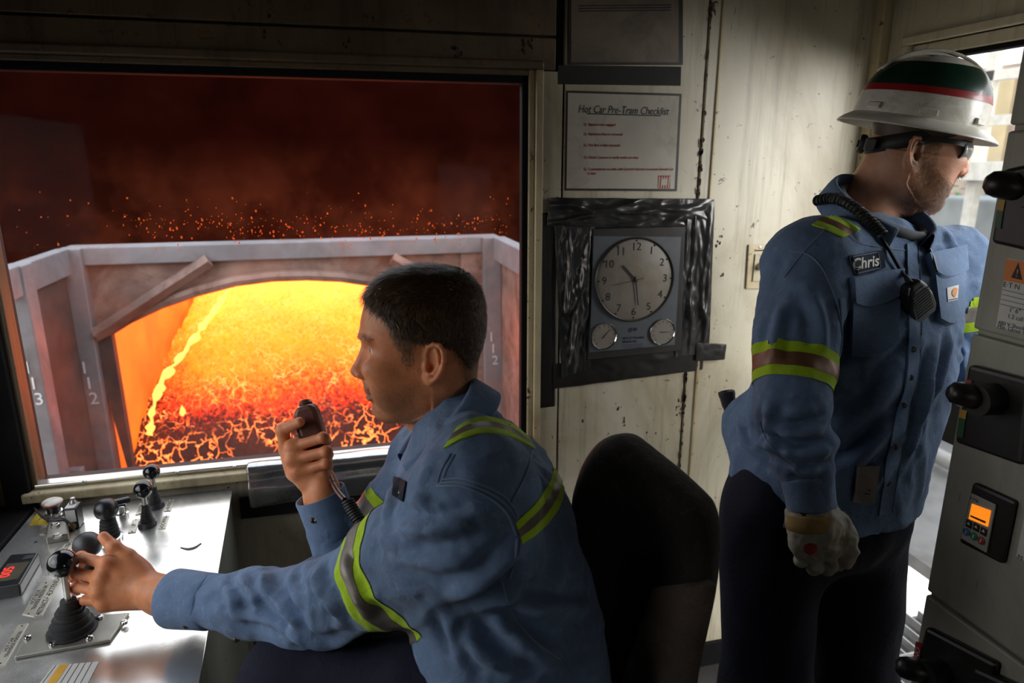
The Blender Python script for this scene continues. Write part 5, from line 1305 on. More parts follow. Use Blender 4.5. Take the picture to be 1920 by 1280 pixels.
for k in range(1, 13):
    a = k*math.pi/6; p = Kd(a, CR_*.80, yf); text(str(k), .030, frame(p, (1, 0, 0), (0, 0, 1)), M['black_ink'], cl, 'numeral', .0003)
    p = Kd(a, CR_*.95, yf); obj('hour_mark', Geo().lathe([(.0028, 0), (.0028, .0006)], 10, Matrix.Translation(Vector(p)) @ Matrix.Rotation(math.pi/2, 4, 'X')), M['black_ink'], cl)
def hand_(a, r0, r1, w, y, name):
    d = np.array([math.sin(a), 0, math.cos(a)]); s_ = np.array([math.cos(a), 0, -math.sin(a)]); c = np.array([cc[0], y, cc[2]])
    obj(name, Geo().prism([c+d*r0+s_*w, c+d*r1+s_*w*.6, c+d*r1-s_*w*.6, c+d*r0-s_*w], (0, -.0008, 0)), M['black_ink'], cl)
hand_(math.radians(-43), -.008, .056, .0032, yf-.002, 'hour_hand'); hand_(math.radians(171), -.010, .072, .0022, yf-.0032, 'minute_hand'); hand_(math.radians(260), -.024, .070, .0008, yf-.0044, 'second_hand')
obj('hub', Geo().lathe([(.004, 0), (.004, .006), (.001, .007)], 14, Matrix.Translation(Vector((cc[0], yf, cc[2]))) @ Matrix.Rotation(math.pi/2, 4, 'X')), M['black_ink'], cl, smooth=True)
for px, py, an in ((1132, 630, .75), (1242, 622, 1.6)):
    q = Wp(px, py, .024); Mq = Matrix.Translation(Vector((q[0], cd, q[2]))) @ Matrix.Rotation(math.pi/2, 4, 'X')
    d_ = obj('small_dial', Geo().lathe([(.036, 0), (.036, .003), (.001, .003)], 36, Mq), M['dial_dirty'], cl, smooth=True)
    obj('small_bezel', Geo().lathe([(.0365, 0), (.0385, .003), (.037, .006), (.035, .004), (.035, 0)], 36, Mq), M['chrome'], d_, smooth=True)
    c = np.array([q[0], cd-.0038, q[2]]); dv = np.array([math.sin(an), 0, math.cos(an)]); sv = np.array([math.cos(an), 0, -math.sin(an)])
    obj('pointer', Geo().prism([c-dv*.008+sv*.0014, c+dv*.026+sv*.0004, c+dv*.026-sv*.0004, c-dv*.008-sv*.0014], (0, -.0006, 0)), M['black_ink'], d_)
    for k in range(11):
        a = math.radians(-135+27*k); obj('tick', Geo().box((q[0]+.029*math.sin(a), cd-.0034, q[2]+.029*math.cos(a)), (.0012, .0006, .005), Matrix.Rotation(a, 3, 'Y')), M['black_ink'], d_)
M['blue_ink'] = mat('blue_ink', (.02, .03, .09), .5)
wtext('((F\u00ae', 1186, 618, .015, 'blue_ink', cl, .0228); wtext('N & R Machine', 1188, 633, .0105, 'blue_ink', cl, .0228); wtext('Works Inc.', 1182, 640, .0105, 'blue_ink', cl, .0228)
for y in (646, 649, 652): quad('print_line', [(1168, y+1), (1206, y-1), (1206, y-2), (1168, y)], .0003, 'blue_ink', cl, .0222, 0)
# ---- dimmer switch
sw = quad('light_switch', [(1397, 541), (1441, 541), (1447, 458), (1402, 458)], .006, 'cream_trim', None, 0, .002); tag(sw, 'cream rotary light switch plate on the wall behind the standing man', 'switch')
M['cream_plastic'] = mat('cream_plastic', (.46, .40, .26), .4, dirt=(.18, .13, .07), dscale=20, dlo=.5, dhi=.8)
quad('insert', [(1410, 527), (1434, 527), (1439, 476), (1415, 476)], .004, 'cream_plastic', sw, .006)
q = Wp(1425, 499, .01); obj('knob', Geo().lathe([(.011, 0), (.011, .004), (.009, .016), (.007, .018), (.001, .018)], 20, Matrix.Translation(Vector((q[0], WY-.010, q[2]))) @ Matrix.Rotation(math.pi/2, 4, 'X')), M['cream_plastic'], sw, smooth=True)
wtext('Document(s)', 1425, 469, .009, 'black_ink', sw, .0066, sx=.75)
q = Wp(1425, 461, .006); obj('screw', Geo().lathe([(.003, 0), (.003, .0015), (.001, .002)], 10, Matrix.Translation(Vector((q[0], WY-.006, q[2]-.004))) @ Matrix.Rotation(math.pi/2, 4, 'X')), M['steel'], sw, smooth=True)
# ---- flaked rust along the panel joint and chipped paint
M['rust'] = mat('rust', (.035, .016, .008), .85, var=.5, vscale=60, bump=.6, bscale=120)
rg = Geo(); r_ = random.Random(11)
for k in range(150):
    z = r_.choice((r_.uniform(.9, 1.05), r_.uniform(1.3, 1.7), r_.uniform(.55, 1.0), r_.uniform(1.55, 2.1))); x = .969+r_.gauss(0, .0028); s_ = r_.uniform(.0012, .0048)
    rg.add([(x+s_*r_.uniform(.5, 1.1)*math.cos(t), WY-.0042, z+2.2*s_*r_.uniform(.5, 1.1)*math.sin(t)) for t in np.linspace(0, 2*math.pi, 8)[:-1]], [tuple(range(6, -1, -1))])
obj('rust_flakes', rg, M['rust'], wall_back, kind='stuff')
cg = Geo()
for (px, py, n, sp) in ((1300, 764, 5, 7), (1272, 765, 7, 8), (1350, 440, 5, 9), (1344, 470, 4, 9), (855, 100, 12, 9), (650, 90, 8, 9), (985, 85, 14, 12), (690, 40, 5, 16), (500, 42, 5, 12), (1355, 520, 2, 4), (1160, 765, 4, 9), (1090, 800, 3, 12), (1230, 820, 3, 14)):
    for k in range(n):
        q = Wp(px+r_.gauss(0, sp*.55), py+r_.gauss(0, sp)); s_ = r_.uniform(.001, .0045)
        cg.add([(q[0]+s_*r_.uniform(.5, 1.2)*math.cos(t), WY-.0008, q[2]+1.6*s_*r_.uniform(.5, 1.2)*math.sin(t)) for t in np.linspace(0, 2*math.pi, 8)[:-1]], [tuple(range(6, -1, -1))])
obj('paint_chips', cg, M['rust'], wall_back, kind='stuff')
# ---- operator's seat
M['seat_cloth'] = cloth('seat_cloth', (.026, .020, .016), var=.45, weave=500, worn=(.10, .085, .07), wamt=.5, sheen=.1)
M['seat_rib'] = cloth('seat_rib', (.095, .070, .052), var=.4, weave=260, worn=(.14, .11, .09), wamt=.5, sheen=.1)
seat = thing('operator_seat', (.30, .95, 0), 'dark upholstered operator seat with a high tapered backrest', 'seat')
SF = nz(np.array([head_f[0], head_f[1]-.06, 0])); SL_ = np.array([-SF[1], SF[0], 0])
sc0 = P(1150, 1290, 1.02); sc0[2] = .56
bks = Sdf((.0, .55, .50), (.70, 1.35, 1.33), .007)
bt, bbm = P(1165, 850, 1.04), P(1200, 1330, .98)
# backrest: tapered slab with a raised head and broad shoulders, dished where the back rests
ub = nz(P(1320, 960, .915)-P(1110, 930, 1.085)); ub = nz([ub[0], ub[1], 0]); vb = nz(np.array([0, 0, 1.])-SF*.10); wb = np.cross(ub, vb); ob = P(1210, 1000, 1.0)
if wb @ SF < 0: wb = -wb
def onB(px, py): r = ray(px, py); t = ((ob-O)@wb)/(r@wb); q = O+r*t-ob; return (q@ub, q@vb)
outl_b = [onB(*p) for p in smooth_curve([(1072, 925), (1090, 872), (1116, 832), (1146, 816), (1168, 822), (1222, 868), (1288, 926), (1312, 960), (1322, 1020), (1318, 1100), (1300, 1200), (1278, 1300), (1265, 1400), (1040, 1400), (1058, 1150), (1066, 1000)], 48)]
def B(px, py, d): return P(px, py, d)
def slab(X, Y, Z):
    x, y, z = X-ob[0], Y-ob[1], Z-ob[2]; u = x*ub[0]+y*ub[1]+z*ub[2]; v = x*vb[0]+y*vb[1]+z*vb[2]; w = x*wb[0]+y*wb[1]+z*wb[2]
    r = .026; a = poly_sd(u, v, outl_b)+r; dish = .022*np.exp(-(u/.10)**2)*np.clip((.06-v)/.08, 0, 1)
    b = np.abs(w+.018)-.036+r+np.where(w > -.03, dish, 0)
    return np.minimum(np.maximum(a, b), 0)+np.sqrt(np.maximum(a, 0)**2+np.maximum(b, 0)**2)-r
bks.op(slab, bks.lo, bks.lo+bks.n*bks.h, .002)
bkm = bks.mesh().relax(3, .5); crumple(bkm, .002, 14)
low = np.array([(v-B(1250, 1100, .93))@nz(B(1250, 1180, .93)-B(1250, 1100, .93)) for v in bkm.v])
bko = bkm.obj('backrest', M['seat_cloth'], seat)
bvb = bkm.bvh()
obj('side_panel', patch(bvb, [(1238, 1098), (1290, 1093), (1330, 1086)], [(1165, 1300), (1225, 1310), (1288, 1300)], 16, 16, .014), M['seat_rib'], seat, smooth=True)
obj('piping', stitch(bvb, [(1236, 1096), (1200, 1190), (1160, 1300)], .002, .001), M['seat_cloth'], seat, smooth=True)
cu = Sdf((-.25, .5, .35), (.75, 1.5, .72), .008); c0 = HPL*.5+HPR*.5; c0[2] = .60
cu.ell(c0+SF*.20-np.array([0, 0, .03]), (.27, .25, .07), .03, A=[SF, SL_, [0, 0, 1]]); cu.ell(c0-np.array([0, 0, .03]), (.20, .25, .075), .03, A=[SF, SL_, [0, 0, 1]])
cu.mesh().relax(3).obj('cushion', M['seat_cloth'], seat)
pc_ = c0+SF*.08
obj('pedestal', Geo().lathe([(.20, 0), (.20, .02), (.07, .04), (.055, .10), (.055, .40), (.12, .50), (.16, .54)], 24, Matrix.Translation(Vector((pc_[0], pc_[1], 0)))), M['dark_grey_plastic'], seat, smooth=True)
# ================================================================== MOTOR CONTROL CABINET ON THE RIGHT
CXF, CYE = .95, .835                    # front face plane (faces the aisle), far edge
M['cab_grey'] = painted('cab_grey', (.40, .39, .32), (.22, .20, .15), streak=.5, rustlo=.72)
M['cab_dark'] = mat('cab_dark', (.016, .014, .013), .38, var=.3, vscale=20, bump=.1, bscale=300)
def K(px, py, d=0.): return onX(px, py, CXF-d)
cab = thing('motor_control_cabinet', (CXF+.25, .2, 0), 'grey motor control cabinet with black disconnect handles at the right edge', 'cabinet')
obj('body', Geo().bb((CXF+.012, -.75, 0), (CXF+.50, CYE, CZ-.02)), M['cab_grey'], cab, bevel=.004)
seams = [K(1892, 240)[2], K(1822, 620)[2], K(1731, 1106)[2]]
zz_ = [CZ-.02]+seams+[.06]
doors = []
for k in range(4):
    doors.append(obj('bucket_door', Geo().bb((CXF, -.74, zz_[k+1]+.004), (CXF+.014, CYE-.002, zz_[k]-.004)), M['cab_grey'], cab, bevel=.004))
obj('plinth', Geo().bb((CXF+.02, -.74, 0), (CXF+.48, CYE-.01, .056)), M['cab_dark'], cab)
M['red_flag'] = mat('red_flag', (.42, .03, .02), .45); M['green_flag'] = mat('green_flag', (.02, .09, .04), .45); M['yellow_flag'] = mat('yellow_flag', (.45, .26, .03), .45)
def kq(c4, d): 
    return [np.array([CXF-d, K(*p)[1], K(*p)[2]]) for p in c4]
def disconnect(c4, handle, door, red=None, green=None, yel=None, word=None):
    """recessed black disconnect housing with a stubby grip handle"""
    q = kq(c4, 0); h = obj('disconnect_housing', Geo().prism(q, (-.016, 0, 0)), M['cab_dark'], door, bevel=.006)
    ctr = np.mean(q, axis=0); inn = [ctr+(p-ctr)*.72+np.array([-.017, 0, 0]) for p in q]
    for c_, m_ in ((red, 'red_flag'), (yel, 'yellow_flag'), (green, 'green_flag')):
        if c_: obj('indicator', Geo().prism(kq(c_, .0165), (-.0012, 0, 0)), M[m_], door)
    a, b = handle; pa = onX(a[0], a[1], CXF-.062); pb = onX(b[0], b[1], CXF-.030)
    obj('handle_pivot', Geo().tube([pb+np.array([.02, 0, 0]), pb+np.array([-.020, 0, 0])], .024, 18), M['cab_dark'], door, smooth=True)
    r = .0185; d = nz(pb-pa)
    obj('handle_grip', Geo().tube([pa-d*r*.9, pa-d*r*.55, pa, pb], [r*.45, r*.85, r, r*1.05], 20), M['cab_dark'], door, smooth='all')
    if word: 
        w = kq([word[1]], .018)[0]; text(word[0], .014, frame(w, (0, 0, -1), (0, -1, 0)) , M['white_print'], door, ext=.0002)
disconnect([(1873, 455), (1960, 475), (1975, 300), (1893, 318)], ((1872, 345), (1935, 355)), doors[1], green=[(1882, 425), (1894, 428), (1899, 395), (1887, 393)], yel=[(1887, 393), (1899, 395), (1903, 375), (1891, 373)])
disconnect([(1804, 828), (1930, 872), (1948, 712), (1830, 682)], ((1800, 738), (1850, 748)), doors[2], red=[(1826, 722), (1836, 725), (1840, 712), (1829, 709)], yel=[(1815, 780), (1827, 784), (1830, 768), (1818, 765)], green=[(1810, 815), (1822, 819), (1827, 784), (1815, 780)])
disconnect([(1724, 1262), (1860, 1335), (1880, 1240), (1748, 1172)], ((1700, 1252), (1752, 1262)), doors[3], red=[(1727, 1236), (1738, 1240), (1744, 1202), (1733, 1199)], yel=[(1725, 1247), (1735, 1251), (1738, 1240), (1727, 1236)], word=('ON', (1735, 1220)))
obj('breaker_block', Geo().prism(kq([(1822, 1310), (1935, 1375), (1950, 1295), (1842, 1246)], 0), (-.020, 0, 0)), M['cab_dark'], doors[3], bevel=.006)
# keypad
kp = thing('drive_keypad', K(1860, 980), 'black drive keypad with a lit orange screen on the cabinet', 'keypad')
obj('bezel', Geo().prism(kq([(1806, 1015), (1888, 1057), (1912, 938), (1832, 902)], 0), (-.010, 0, 0)), M['cab_dark'], kp, bevel=.006)
fp_ = obj('face', Geo().prism(kq([(1814, 1007), (1862, 1034), (1880, 944), (1834, 922)], .0104), (-.003, 0, 0)), mat('keypad_grey', (.34, .33, .29), .4), kp, bevel=.001)
M['lcd_orange'] = glow('lcd_orange', (1.0, .26, .01), .95)
lc = obj('screen', Geo().prism(kq([(1830, 970), (1866, 985), (1872, 955), (1836, 942)], .0136), (-.0008, 0, 0)), M['lcd_orange'], fp_)
obj('screen_line', Geo().prism(kq([(1833, 966), (1862, 979), (1863, 975), (1834, 963)], .0146), (-.0002, 0, 0)), mat('lcd_ink', (.12, .035, .005), .5), lc)
M['btn_blue'] = mat('btn_blue', (.03, .12, .28), .4); M['btn_green'] = mat('btn_green', (.02, .17, .07), .4); M['btn_red'] = mat('btn_red', (.30, .03, .02), .4)
for (px, py, m_) in ((1830, 980, 'cab_dark'), (1844, 986, 'cab_dark'), (1858, 994, 'cab_dark')):
    q = kq([(px, py)], .0136)[0]; b = obj('button', Geo().box(q, (.002, .011, .013)), M[m_], fp_, bevel=.001)
    obj('arrow', Geo().add([(q[0]-.0013, q[1]+.003, q[2]-.001), (q[0]-.0013, q[1]-.003, q[2]-.001), (q[0]-.0013, q[1], q[2]+.004)], [(0, 1, 2)]), M['white_print'], b)
for (px, py, m_) in ((1826, 995, 'btn_blue'), (1840, 1003, 'btn_green'), (1854, 1011, 'btn_red')):
    q = kq([(px, py)], .0136)[0]; b = obj('button', Geo().lathe([(.0062, 0), (.0062, .0016), (.005, .0022), (.0003, .0022)], 18, along(q, q-np.array([1, 0, 0]))), M[m_], fp_, smooth=True)
    obj('mark', Geo().box((q[0]-.0024, q[1], q[2]), (.0004, .0016, .006)), M['white_print'], b)
q = kq([(1840, 935)], .0140)[0]; text('E\u00b7T\u00b7N', .0060, frame(q, (0, -1, 0), (0, 0, 1)), M['black_ink'], fp_, ext=.0001)
# warning sticker
stk = obj('warning_sticker', Geo().prism(kq([(1868, 612), (1970, 640), (1990, 505), (1890, 484)], .0), (-.0008, 0, 0)), M['white_print']); tag(stk, 'orange and white warning sticker on the cabinet', 'sticker')
M['sticker_orange'] = mat('sticker_orange', (.72, .20, .03), .5)
obj('header', Geo().prism(kq([(1882, 525), (1984, 545), (1990, 505), (1888, 485)], .0009), (-.0003, 0, 0)), M['sticker_orange'], stk)
tq = kq([(1897, 520), (1918, 525), (1911, 492)], .0013); obj('warning_triangle', Geo().prism(tq, (-.0002, 0, 0)), M['black_ink'], stk)
tc_ = np.mean(tq, axis=0)-np.array([.0003, 0, 0]); text('!', .016, frame(tc_, (0, -1, 0), (0, 0, 1)), M['sticker_orange'], stk, ext=.0001)
def ktext(s_, px, py, size, m_, parent, d=.0011): q = kq([(px, py)], d)[0]; return text(s_, size, frame(q, (0, -1, 0), (0, 0, 1)), M[m_], parent, align='LEFT', ext=.0001)
ktext('E\u00b7T\u00b7N', 1882, 533, .011, 'black_ink', stk); ktext("1' 6\"", 1893, 580, .010, 'black_ink', stk); ktext('1.2 cal/cm', 1890, 592, .009, 'black_ink', stk); ktext('480 V Shock Hazard', 1872, 604, .0085, 'black_ink', stk); ktext('Min. Glove Class 00', 1871, 611, .0085, 'black_ink', stk)
for k in range(4): obj('print_line', Geo().prism(kq([(1881-k*1.5, 543+k*9), (1935-k*1.5, 556+k*9), (1935-k*1.5, 555+k*9), (1881-k*1.5, 542+k*9)], .001), (-.0002, 0, 0)), M['black_ink'], stk)
st2_ = obj('rating_label', Geo().prism(kq([(1906, 1042), (1950, 1068), (1965, 985), (1922, 965)], 0), (-.0008, 0, 0)), M['white_print']); tag(st2_, 'small white label right of the keypad at the picture edge', 'label')
ktext('M', 1909, 1042, .010, 'black_ink', st2_)
# ================================================================== STANDING MAN
rh2 = ray(1700, 330); rh2 = nz([rh2[0], rh2[1], 0]); rt2 = np.array([rh2[1], -rh2[0], 0]); ph = math.radians(11)
JA = .96*axes(rt2*math.cos(ph)+rh2*math.sin(ph), pitch=-.17, roll=.0)
JO = P(1711, 288, 1.385) - np.array([-.010, -.071, -.034]) @ JA
F2 = nz(np.array([.355, -.934, 0])); L2 = np.array([-F2[1], F2[0], 0])
hd2 = make_head(.0018, wide=1.03, jaw=1.08, fat=.006, neck=((-.020, 0, -.060), (-.060, .0, -.205)), nr=(.064, .076)); lv2 = hd2.v.copy()
lip2 = np.exp(-((lv2[:, 2]+.0797)/.0085)**4)*np.clip(1-(np.abs(lv2[:, 1])/.022)**4, 0, 1)*(lv2[:, 0] > .086)*.7
def beard_w(p):
    z, x, y = p[:, 2], p[:, 0], np.abs(p[:, 1])
    line = -.045-.028*np.clip((x-.035)/.045, 0, 1)                                # upper edge of the beard
    w = np.clip((line-z)/.012, 0, 1)*np.clip((x+.002)/.02, 0, 1)*np.clip((z+.150)/.02, 0, 1)
    w = np.maximum(w, ((z < -.057) & (z > -.072) & (x > .07) & (y < .032))*.9)
    w = np.maximum(w, np.clip((.028-np.abs(x-.014))/.01, 0, 1)*((z < .0) & (z > -.06) & (y > .055)))
    return w*(1-((z > -.088) & (z < -.072) & (y < .020) & (x > .086)))
st2 = beard_w(lv2)*.75
st2 = np.maximum(st2, np.clip((-.02-lv2[:, 0])/.03, 0, 1)*np.clip((lv2[:, 2]+.075)/.03, 0, 1)*.45)    # shaved back of the head
lowf = np.clip((-.03-hd2.v[:, 2])/.06, 0, 1)*np.clip((hd2.v[:, 0]+.02)/.05, 0, 1); hd2.v[:, 2] -= .016*lowf; lv2 = hd2.v.copy(); hd2.xf(JA, JO)
SH2, EL2, WR2 = P(1512, 505, 1.305), P(1486, 765, 1.215), P(1520, 935, 1.195)
SL2, EL2l, WL2 = P(1786, 505, 1.53), P(1822, 690, 1.50), np.array([1.40, .98, 1.02])
fnb, z0, z1 = torso_fn([(P(1550, 930, 1.42), .10, .14), (P(1590, 740, 1.42), .10, .14), (P(1630, 570, 1.42), .10, .15), (P(1650, 420, 1.42), .05, .06)], F2, L2)
sb2 = Sdf((.7, .75, .75), (1.6, 1.5, 1.7), .012); sb2.op(fnb, (.7, .75, z0), (1.6, 1.5, z1), .01)
body2 = hd2.join(sb2.mesh()); pad0 = np.zeros(len(body2.v)-len(lv2))
man2 = body2.obj('person', M['skin_standing'], attr={'lip': np.r_[lip2, pad0], 'stubble': np.r_[st2, pad0]})
tag(man2, 'standing man in blue work shirt looking out of the door window with gloved hand lowered', 'person')
eyes_for(man2, JA, JO)
H2 = Sur(lv2, hd2.f)
bv_, bf_ = strands(H2, 90000, lambda p, N: np.stack([.25+0*p[:, 0], 0*p[:, 0], -1+0*p[:, 0]], 1), lambda p: .0052+.003*np.clip((p[:, 0]-.05)/.03, 0, 1), .00026, .35, 9, .35, lambda p, r: beard_w(p)*.9 > r)
obj('beard', ((bv_ @ JA + JO).tolist(), [], bf_), M['hair_ginger'], man2, kind='stuff')
hv2, hf2 = strands(H2, 40000, lambda p, N: np.stack([-.2+0*p[:, 0], 0*p[:, 0], -1+0*p[:, 0]], 1), lambda p: .0030+0*p[:, 0], .00018, .3, 10, .2,
                   lambda p, r: (((p[:, 0] < .02) & (p[:, 2] > -.05) & (p[:, 2] < .06) & ~((p[:, 0] > -.035) & (p[:, 2] < .0)))*.5) > r)
obj('hair', ((hv2 @ JA + JO).tolist(), [], hf2), M['hair_stubble'], man2, kind='stuff')
hc2 = hair_cap([(.075, .020), (.040, .004), (.010, .000), (-.030, -.006), (-.060, -.030), (-.13, -.034), (-.14, .06), (.075, .06)], .0028, .003, 1.03); hc2.xf(JA, JO).obj('hair_cap', M['hair_brown'], man2)
# shirt ---------------------------------------------------------------
s2 = Sdf((.52, .62, .72), (1.62, 1.60, 1.66), .0052)
fn, z0, z1 = torso_fn([(P(1538, 925, 1.42), .168, .190), (P(1556, 850, 1.42), .172, .192), (P(1592, 720, 1.42), .172, .196), (P(1628, 580, 1.425), .155, .205), (P(1640, 510, 1.43), .128, .200), (P(1644, 470, 1.43), .100, .155), (P(1646, 432, 1.44), .066, .085)], F2, L2)
s2.op(fn, (.5, .6, z0), (1.62, 1.6, z1), .01)
s2.cone(SH2, P(1490, 640, 1.25), .080, .070, .04); s2.cone(P(1490, 640, 1.25), EL2, .070, .064, .014); s2.cone(EL2, P(1506, 860, 1.20), .063, .054, .012); s2.cone(P(1506, 860, 1.20), WR2, .054, .040, .010)
s2.cone(P(1630, 455, 1.43), P(1530, 478, 1.34), .055, .070, .05); s2.cone(P(1665, 460, 1.44), P(1775, 484, 1.51), .050, .070, .05)
s2.cone(SL2, EL2l, .078, .066, .05); s2.cone(EL2l, WL2, .062, .045, .03)
s2.cone(P(1420, 800, 1.52), P(1470, 830, 1.50), .075, .08, .05)             # shirt tail swelling out at the back
ss2 = s2.mesh().relax(2, .5); bv2 = ss2.bvh()
def fl2(pts, amp, wid): return (np.array([h for h, n in snap_px(bv2, smooth_curve(pts, 10) if len(pts) > 2 else resample(pts, 8))]), amp*1.45, wid*.85)
crumple(ss2, .006, 8, (1, 1, .7), 3.); crease(ss2, .013, 9, (1, 1, .8), 4.); crease(ss2, .005, 24, (1, 1, .8), 8.); crumple(ss2, .0012, 60, (1, 1, 1), 5.)
fold(ss2, [
 fl2([(1440, 800), (1480, 812), (1530, 808), (1556, 790)], .011, .013), fl2([(1445, 835), (1490, 855), (1535, 850), (1556, 832)], .012, .014), fl2([(1470, 872), (1510, 886), (1550, 874)], .010, .012), fl2([(1425, 762), (1470, 780), (1520, 770)], .006, .012),
 fl2([(1470, 560), (1455, 620), (1450, 680)], .006, .014), fl2([(1520, 540), (1540, 610), (1545, 660)], .008, .016), fl2([(1450, 740), (1440, 800), (1455, 850)], .006, .012),
 fl2([(1700, 600), (1650, 650), (1590, 690), (1560, 700)], .008, .018), fl2([(1690, 690), (1640, 760), (1580, 800), (1550, 850)], .010, .020), fl2([(1680, 780), (1630, 840), (1580, 880)], .009, .018), fl2([(1670, 860), (1640, 910), (1600, 950)], .007, .015),
 fl2([(1760, 640), (1735, 720), (1715, 800)], .008, .016), fl2([(1745, 700), (1720, 790), (1695, 880)], .007, .013), fl2([(1780, 610), (1770, 680), (1745, 760)], .008, .014),
 fl2([(1400, 770), (1420, 820), (1470, 850)], .008, .014), fl2([(1385, 790), (1400, 830), (1440, 860)], .007, .012), fl2([(1610, 590), (1600, 640), (1580, 690)], .005, .014),
 fl2([(1765, 420), (1790, 470), (1805, 530)], .005, .013), fl2([(1800, 640), (1812, 680), (1818, 720)], .008, .012), fl2([(1795, 660), (1805, 700), (1808, 730)], .006, .010)])
ss2.relax(1, .3)
# the hem rises at the back and dips at the front: trim the lower edge
bm = bmesh.new(); vs = [bm.verts.new(tuple(v)) for v in ss2.v]
for f in ss2.f: bm.faces.new([vs[i] for i in f])
h0, h1, h2_ = P(1372, 822, 1.55), P(1500, 905, 1.30), P(1640, 972, 1.27)
hn = np.cross(np.asarray(h2_)-h0, _R*0+np.array([L2[0], L2[1], .10])); hn = hn if hn[2] < 0 else -hn
arm_dir = nz(WR2-EL2)
bvt = ss2.v; keepers = np.linalg.norm((bvt-EL2)-((bvt-EL2)@arm_dir)[:, None]*arm_dir, axis=1) < .075
cutf = [f for f in bm.faces if all((np.array(v.co)-h0)@nz(hn) > 0 and not keepers[i] for v, i in ((v, v.index if v.index >= 0 else 0) for v in f.verts))] if False else []
bm.free()
bv2 = ss2.bvh()
sh2 = ss2.obj('shirt', M['denim'], man2)
cuff(P(1513, 893, 1.198), P(1522, 952, 1.193), .0425, .0400, M['denim_light'], sh2)
collar(P(1586, 362, 1.50), P(1704, 462, 1.335), L2, .092, .040, .058, M['denim'], sh2, open_deg=26, tip=1.35)
obj('undershirt', Geo().tube([P(1652, 408, 1.43)+F2*.085*math.cos(t)+L2*.080*math.sin(t)-np.array([0, 0, .045])*math.cos(t)+np.array([0, 0, .012]) for t in np.linspace(0, 2*math.pi, 30)], .012, 8), mat('grey_knit', (.12, .12, .125), .9, bump=.3, bscale=400), man2, smooth='all')
def bandring(p, axis, spec, rad=.1):
    for t0, t1, m_, nm in spec: obj(nm, ring_slice(ss2, p, axis, t0, t1, .0016 if m_ == 'lime_tape' else .0022, rad), M[m_], sh2, smooth='all')
dn = nz(EL2-SH2+np.array([0, 0, 0])); bandring(P(1489, 698, 1.236), dn, ((-.031, -.013, 'lime_tape', 'lime_stripe'), (-.013, .013, 'rust_tape', 'reflective_stripe'), (.013, .031, 'lime_tape', 'lime_stripe')), .085)
dl = nz(EL2l-SL2); bandring(P(1815, 597, 1.515), dl, ((-.034, -.014, 'lime_tape', 'lime_stripe'), (-.014, .016, 'silver_tape', 'reflective_stripe'), (.016, .036, 'lime_tape', 'lime_stripe')), .09)
def p2(name, top, bot, m_, nu=14, nv=6, lift=.003, parent=sh2, **k): return obj(name, patch(bv2, top, bot, nu, nv, lift, **k), M[m_], parent, smooth=True)
def band2(e0, e1, mid, cut=(0, .32, .68, 1)):
    e0, e1 = resample(e0, 10), resample(e1, 10)
    for k, (m_, nm) in enumerate((('lime_tape', 'lime_stripe'), (mid, 'reflective_stripe'), ('lime_tape', 'lime_stripe'))):
        p2(nm, e0*(1-cut[k])+e1*cut[k], e0*(1-cut[k+1])+e1*cut[k+1], m_, 14, 4)
band2([(1522, 422), (1550, 431), (1580, 446)], [(1556, 402), (1584, 414), (1612, 431)], 'rust_tape')
# name patch with its script lettering
pg_ = patch(bv2, [(1590, 480), (1618, 475), (1648, 470)], [(1602, 516), (1628, 511), (1654, 503)], 14, 10, .003, flat=True); pt = obj('name_patch', pg_, M['patch_navy'], sh2, smooth=True); bvp = BVHTree.FromPolygons(pg_.v, pg_.f)
text_on(bvp, 'Chris', 1622, 493, 29, math.radians(-10), M['white_print'], pt, .0020, .28, .80, .02)
rim = resample([(1593, 482), (1646, 472.5), (1651.5, 502), (1603.5, 513.5), (1593, 482)], 40)
obj('patch_border', Geo().tube([h-nz(ray(*p[:2]))*.0004 for p, (h, n) in zip(rim, snap_px(bvp, rim))], .0010, 5), M['thread'], pt, smooth=True)
# pockets, placket, labels and seams
pk = p2('pocket', [(1592, 520), (1640, 512), (1684, 508)], [(1592, 668), (1636, 668), (1676, 640)], 'denim_light', 14, 12, .003, flat=True)
p2('pocket_flap', [(1590, 522), (1640, 513), (1686, 508)], [(1592, 566), (1626, 580), (1684, 554)], 'denim_light', 14, 6, .0085, parent=pk, flat=True)
pk2 = p2('pocket', [(1738, 478), (1770, 472), (1800, 466)], [(1752, 600), (1774, 614), (1796, 600)], 'denim_light', 12, 12, .003, flat=True)
p2('pocket_flap', [(1733, 482), (1768, 474), (1803, 466)], [(1745, 518), (1768, 530), (1805, 508)], 'denim_light', 12, 6, .0085, parent=pk2, flat=True)
gk_ = patch(bv2, [(1738, 478), (1770, 472), (1800, 466)], [(1752, 600), (1774, 614), (1796, 600)], 12, 12, .003, flat=True); bvk = BVHTree.FromPolygons(gk_.v, gk_.f)
lab = obj('cloth_label', patch(bvk, [(1774, 540), (1796, 534)], [(1776, 566), (1794, 562)], 5, 5, .0018), M['white_print'], pk2, smooth=True)
M['orange_print'] = mat('orange_print', (.62, .20, .02), .6)
obj('label_emblem', patch(bvk, [(1783, 545), (1788, 540), (1793, 542)], [(1782, 552), (1787, 558), (1790, 554)], 8, 6, .0030), M['orange_print'], lab, smooth=True)
obj('label_lettering', patch(bvk, [(1777, 562), (1793, 559)], [(1777, 564), (1793, 561)], 8, 3, .0026), M['black_ink'], lab)
pen = [h-nz(ray(*p))*.044 for p, (h, n) in zip([(1742, 462), (1748, 478), (1757, 508)], snap_px(bv2, [(1742, 466), (1748, 480), (1757, 508)]))]
tag(obj('pen', Geo().tube(pen, [.0035, .0045, .002], 8), M['black_plastic'], smooth=True), 'black pen clipped in the standing man\'s chest pocket', 'pen')
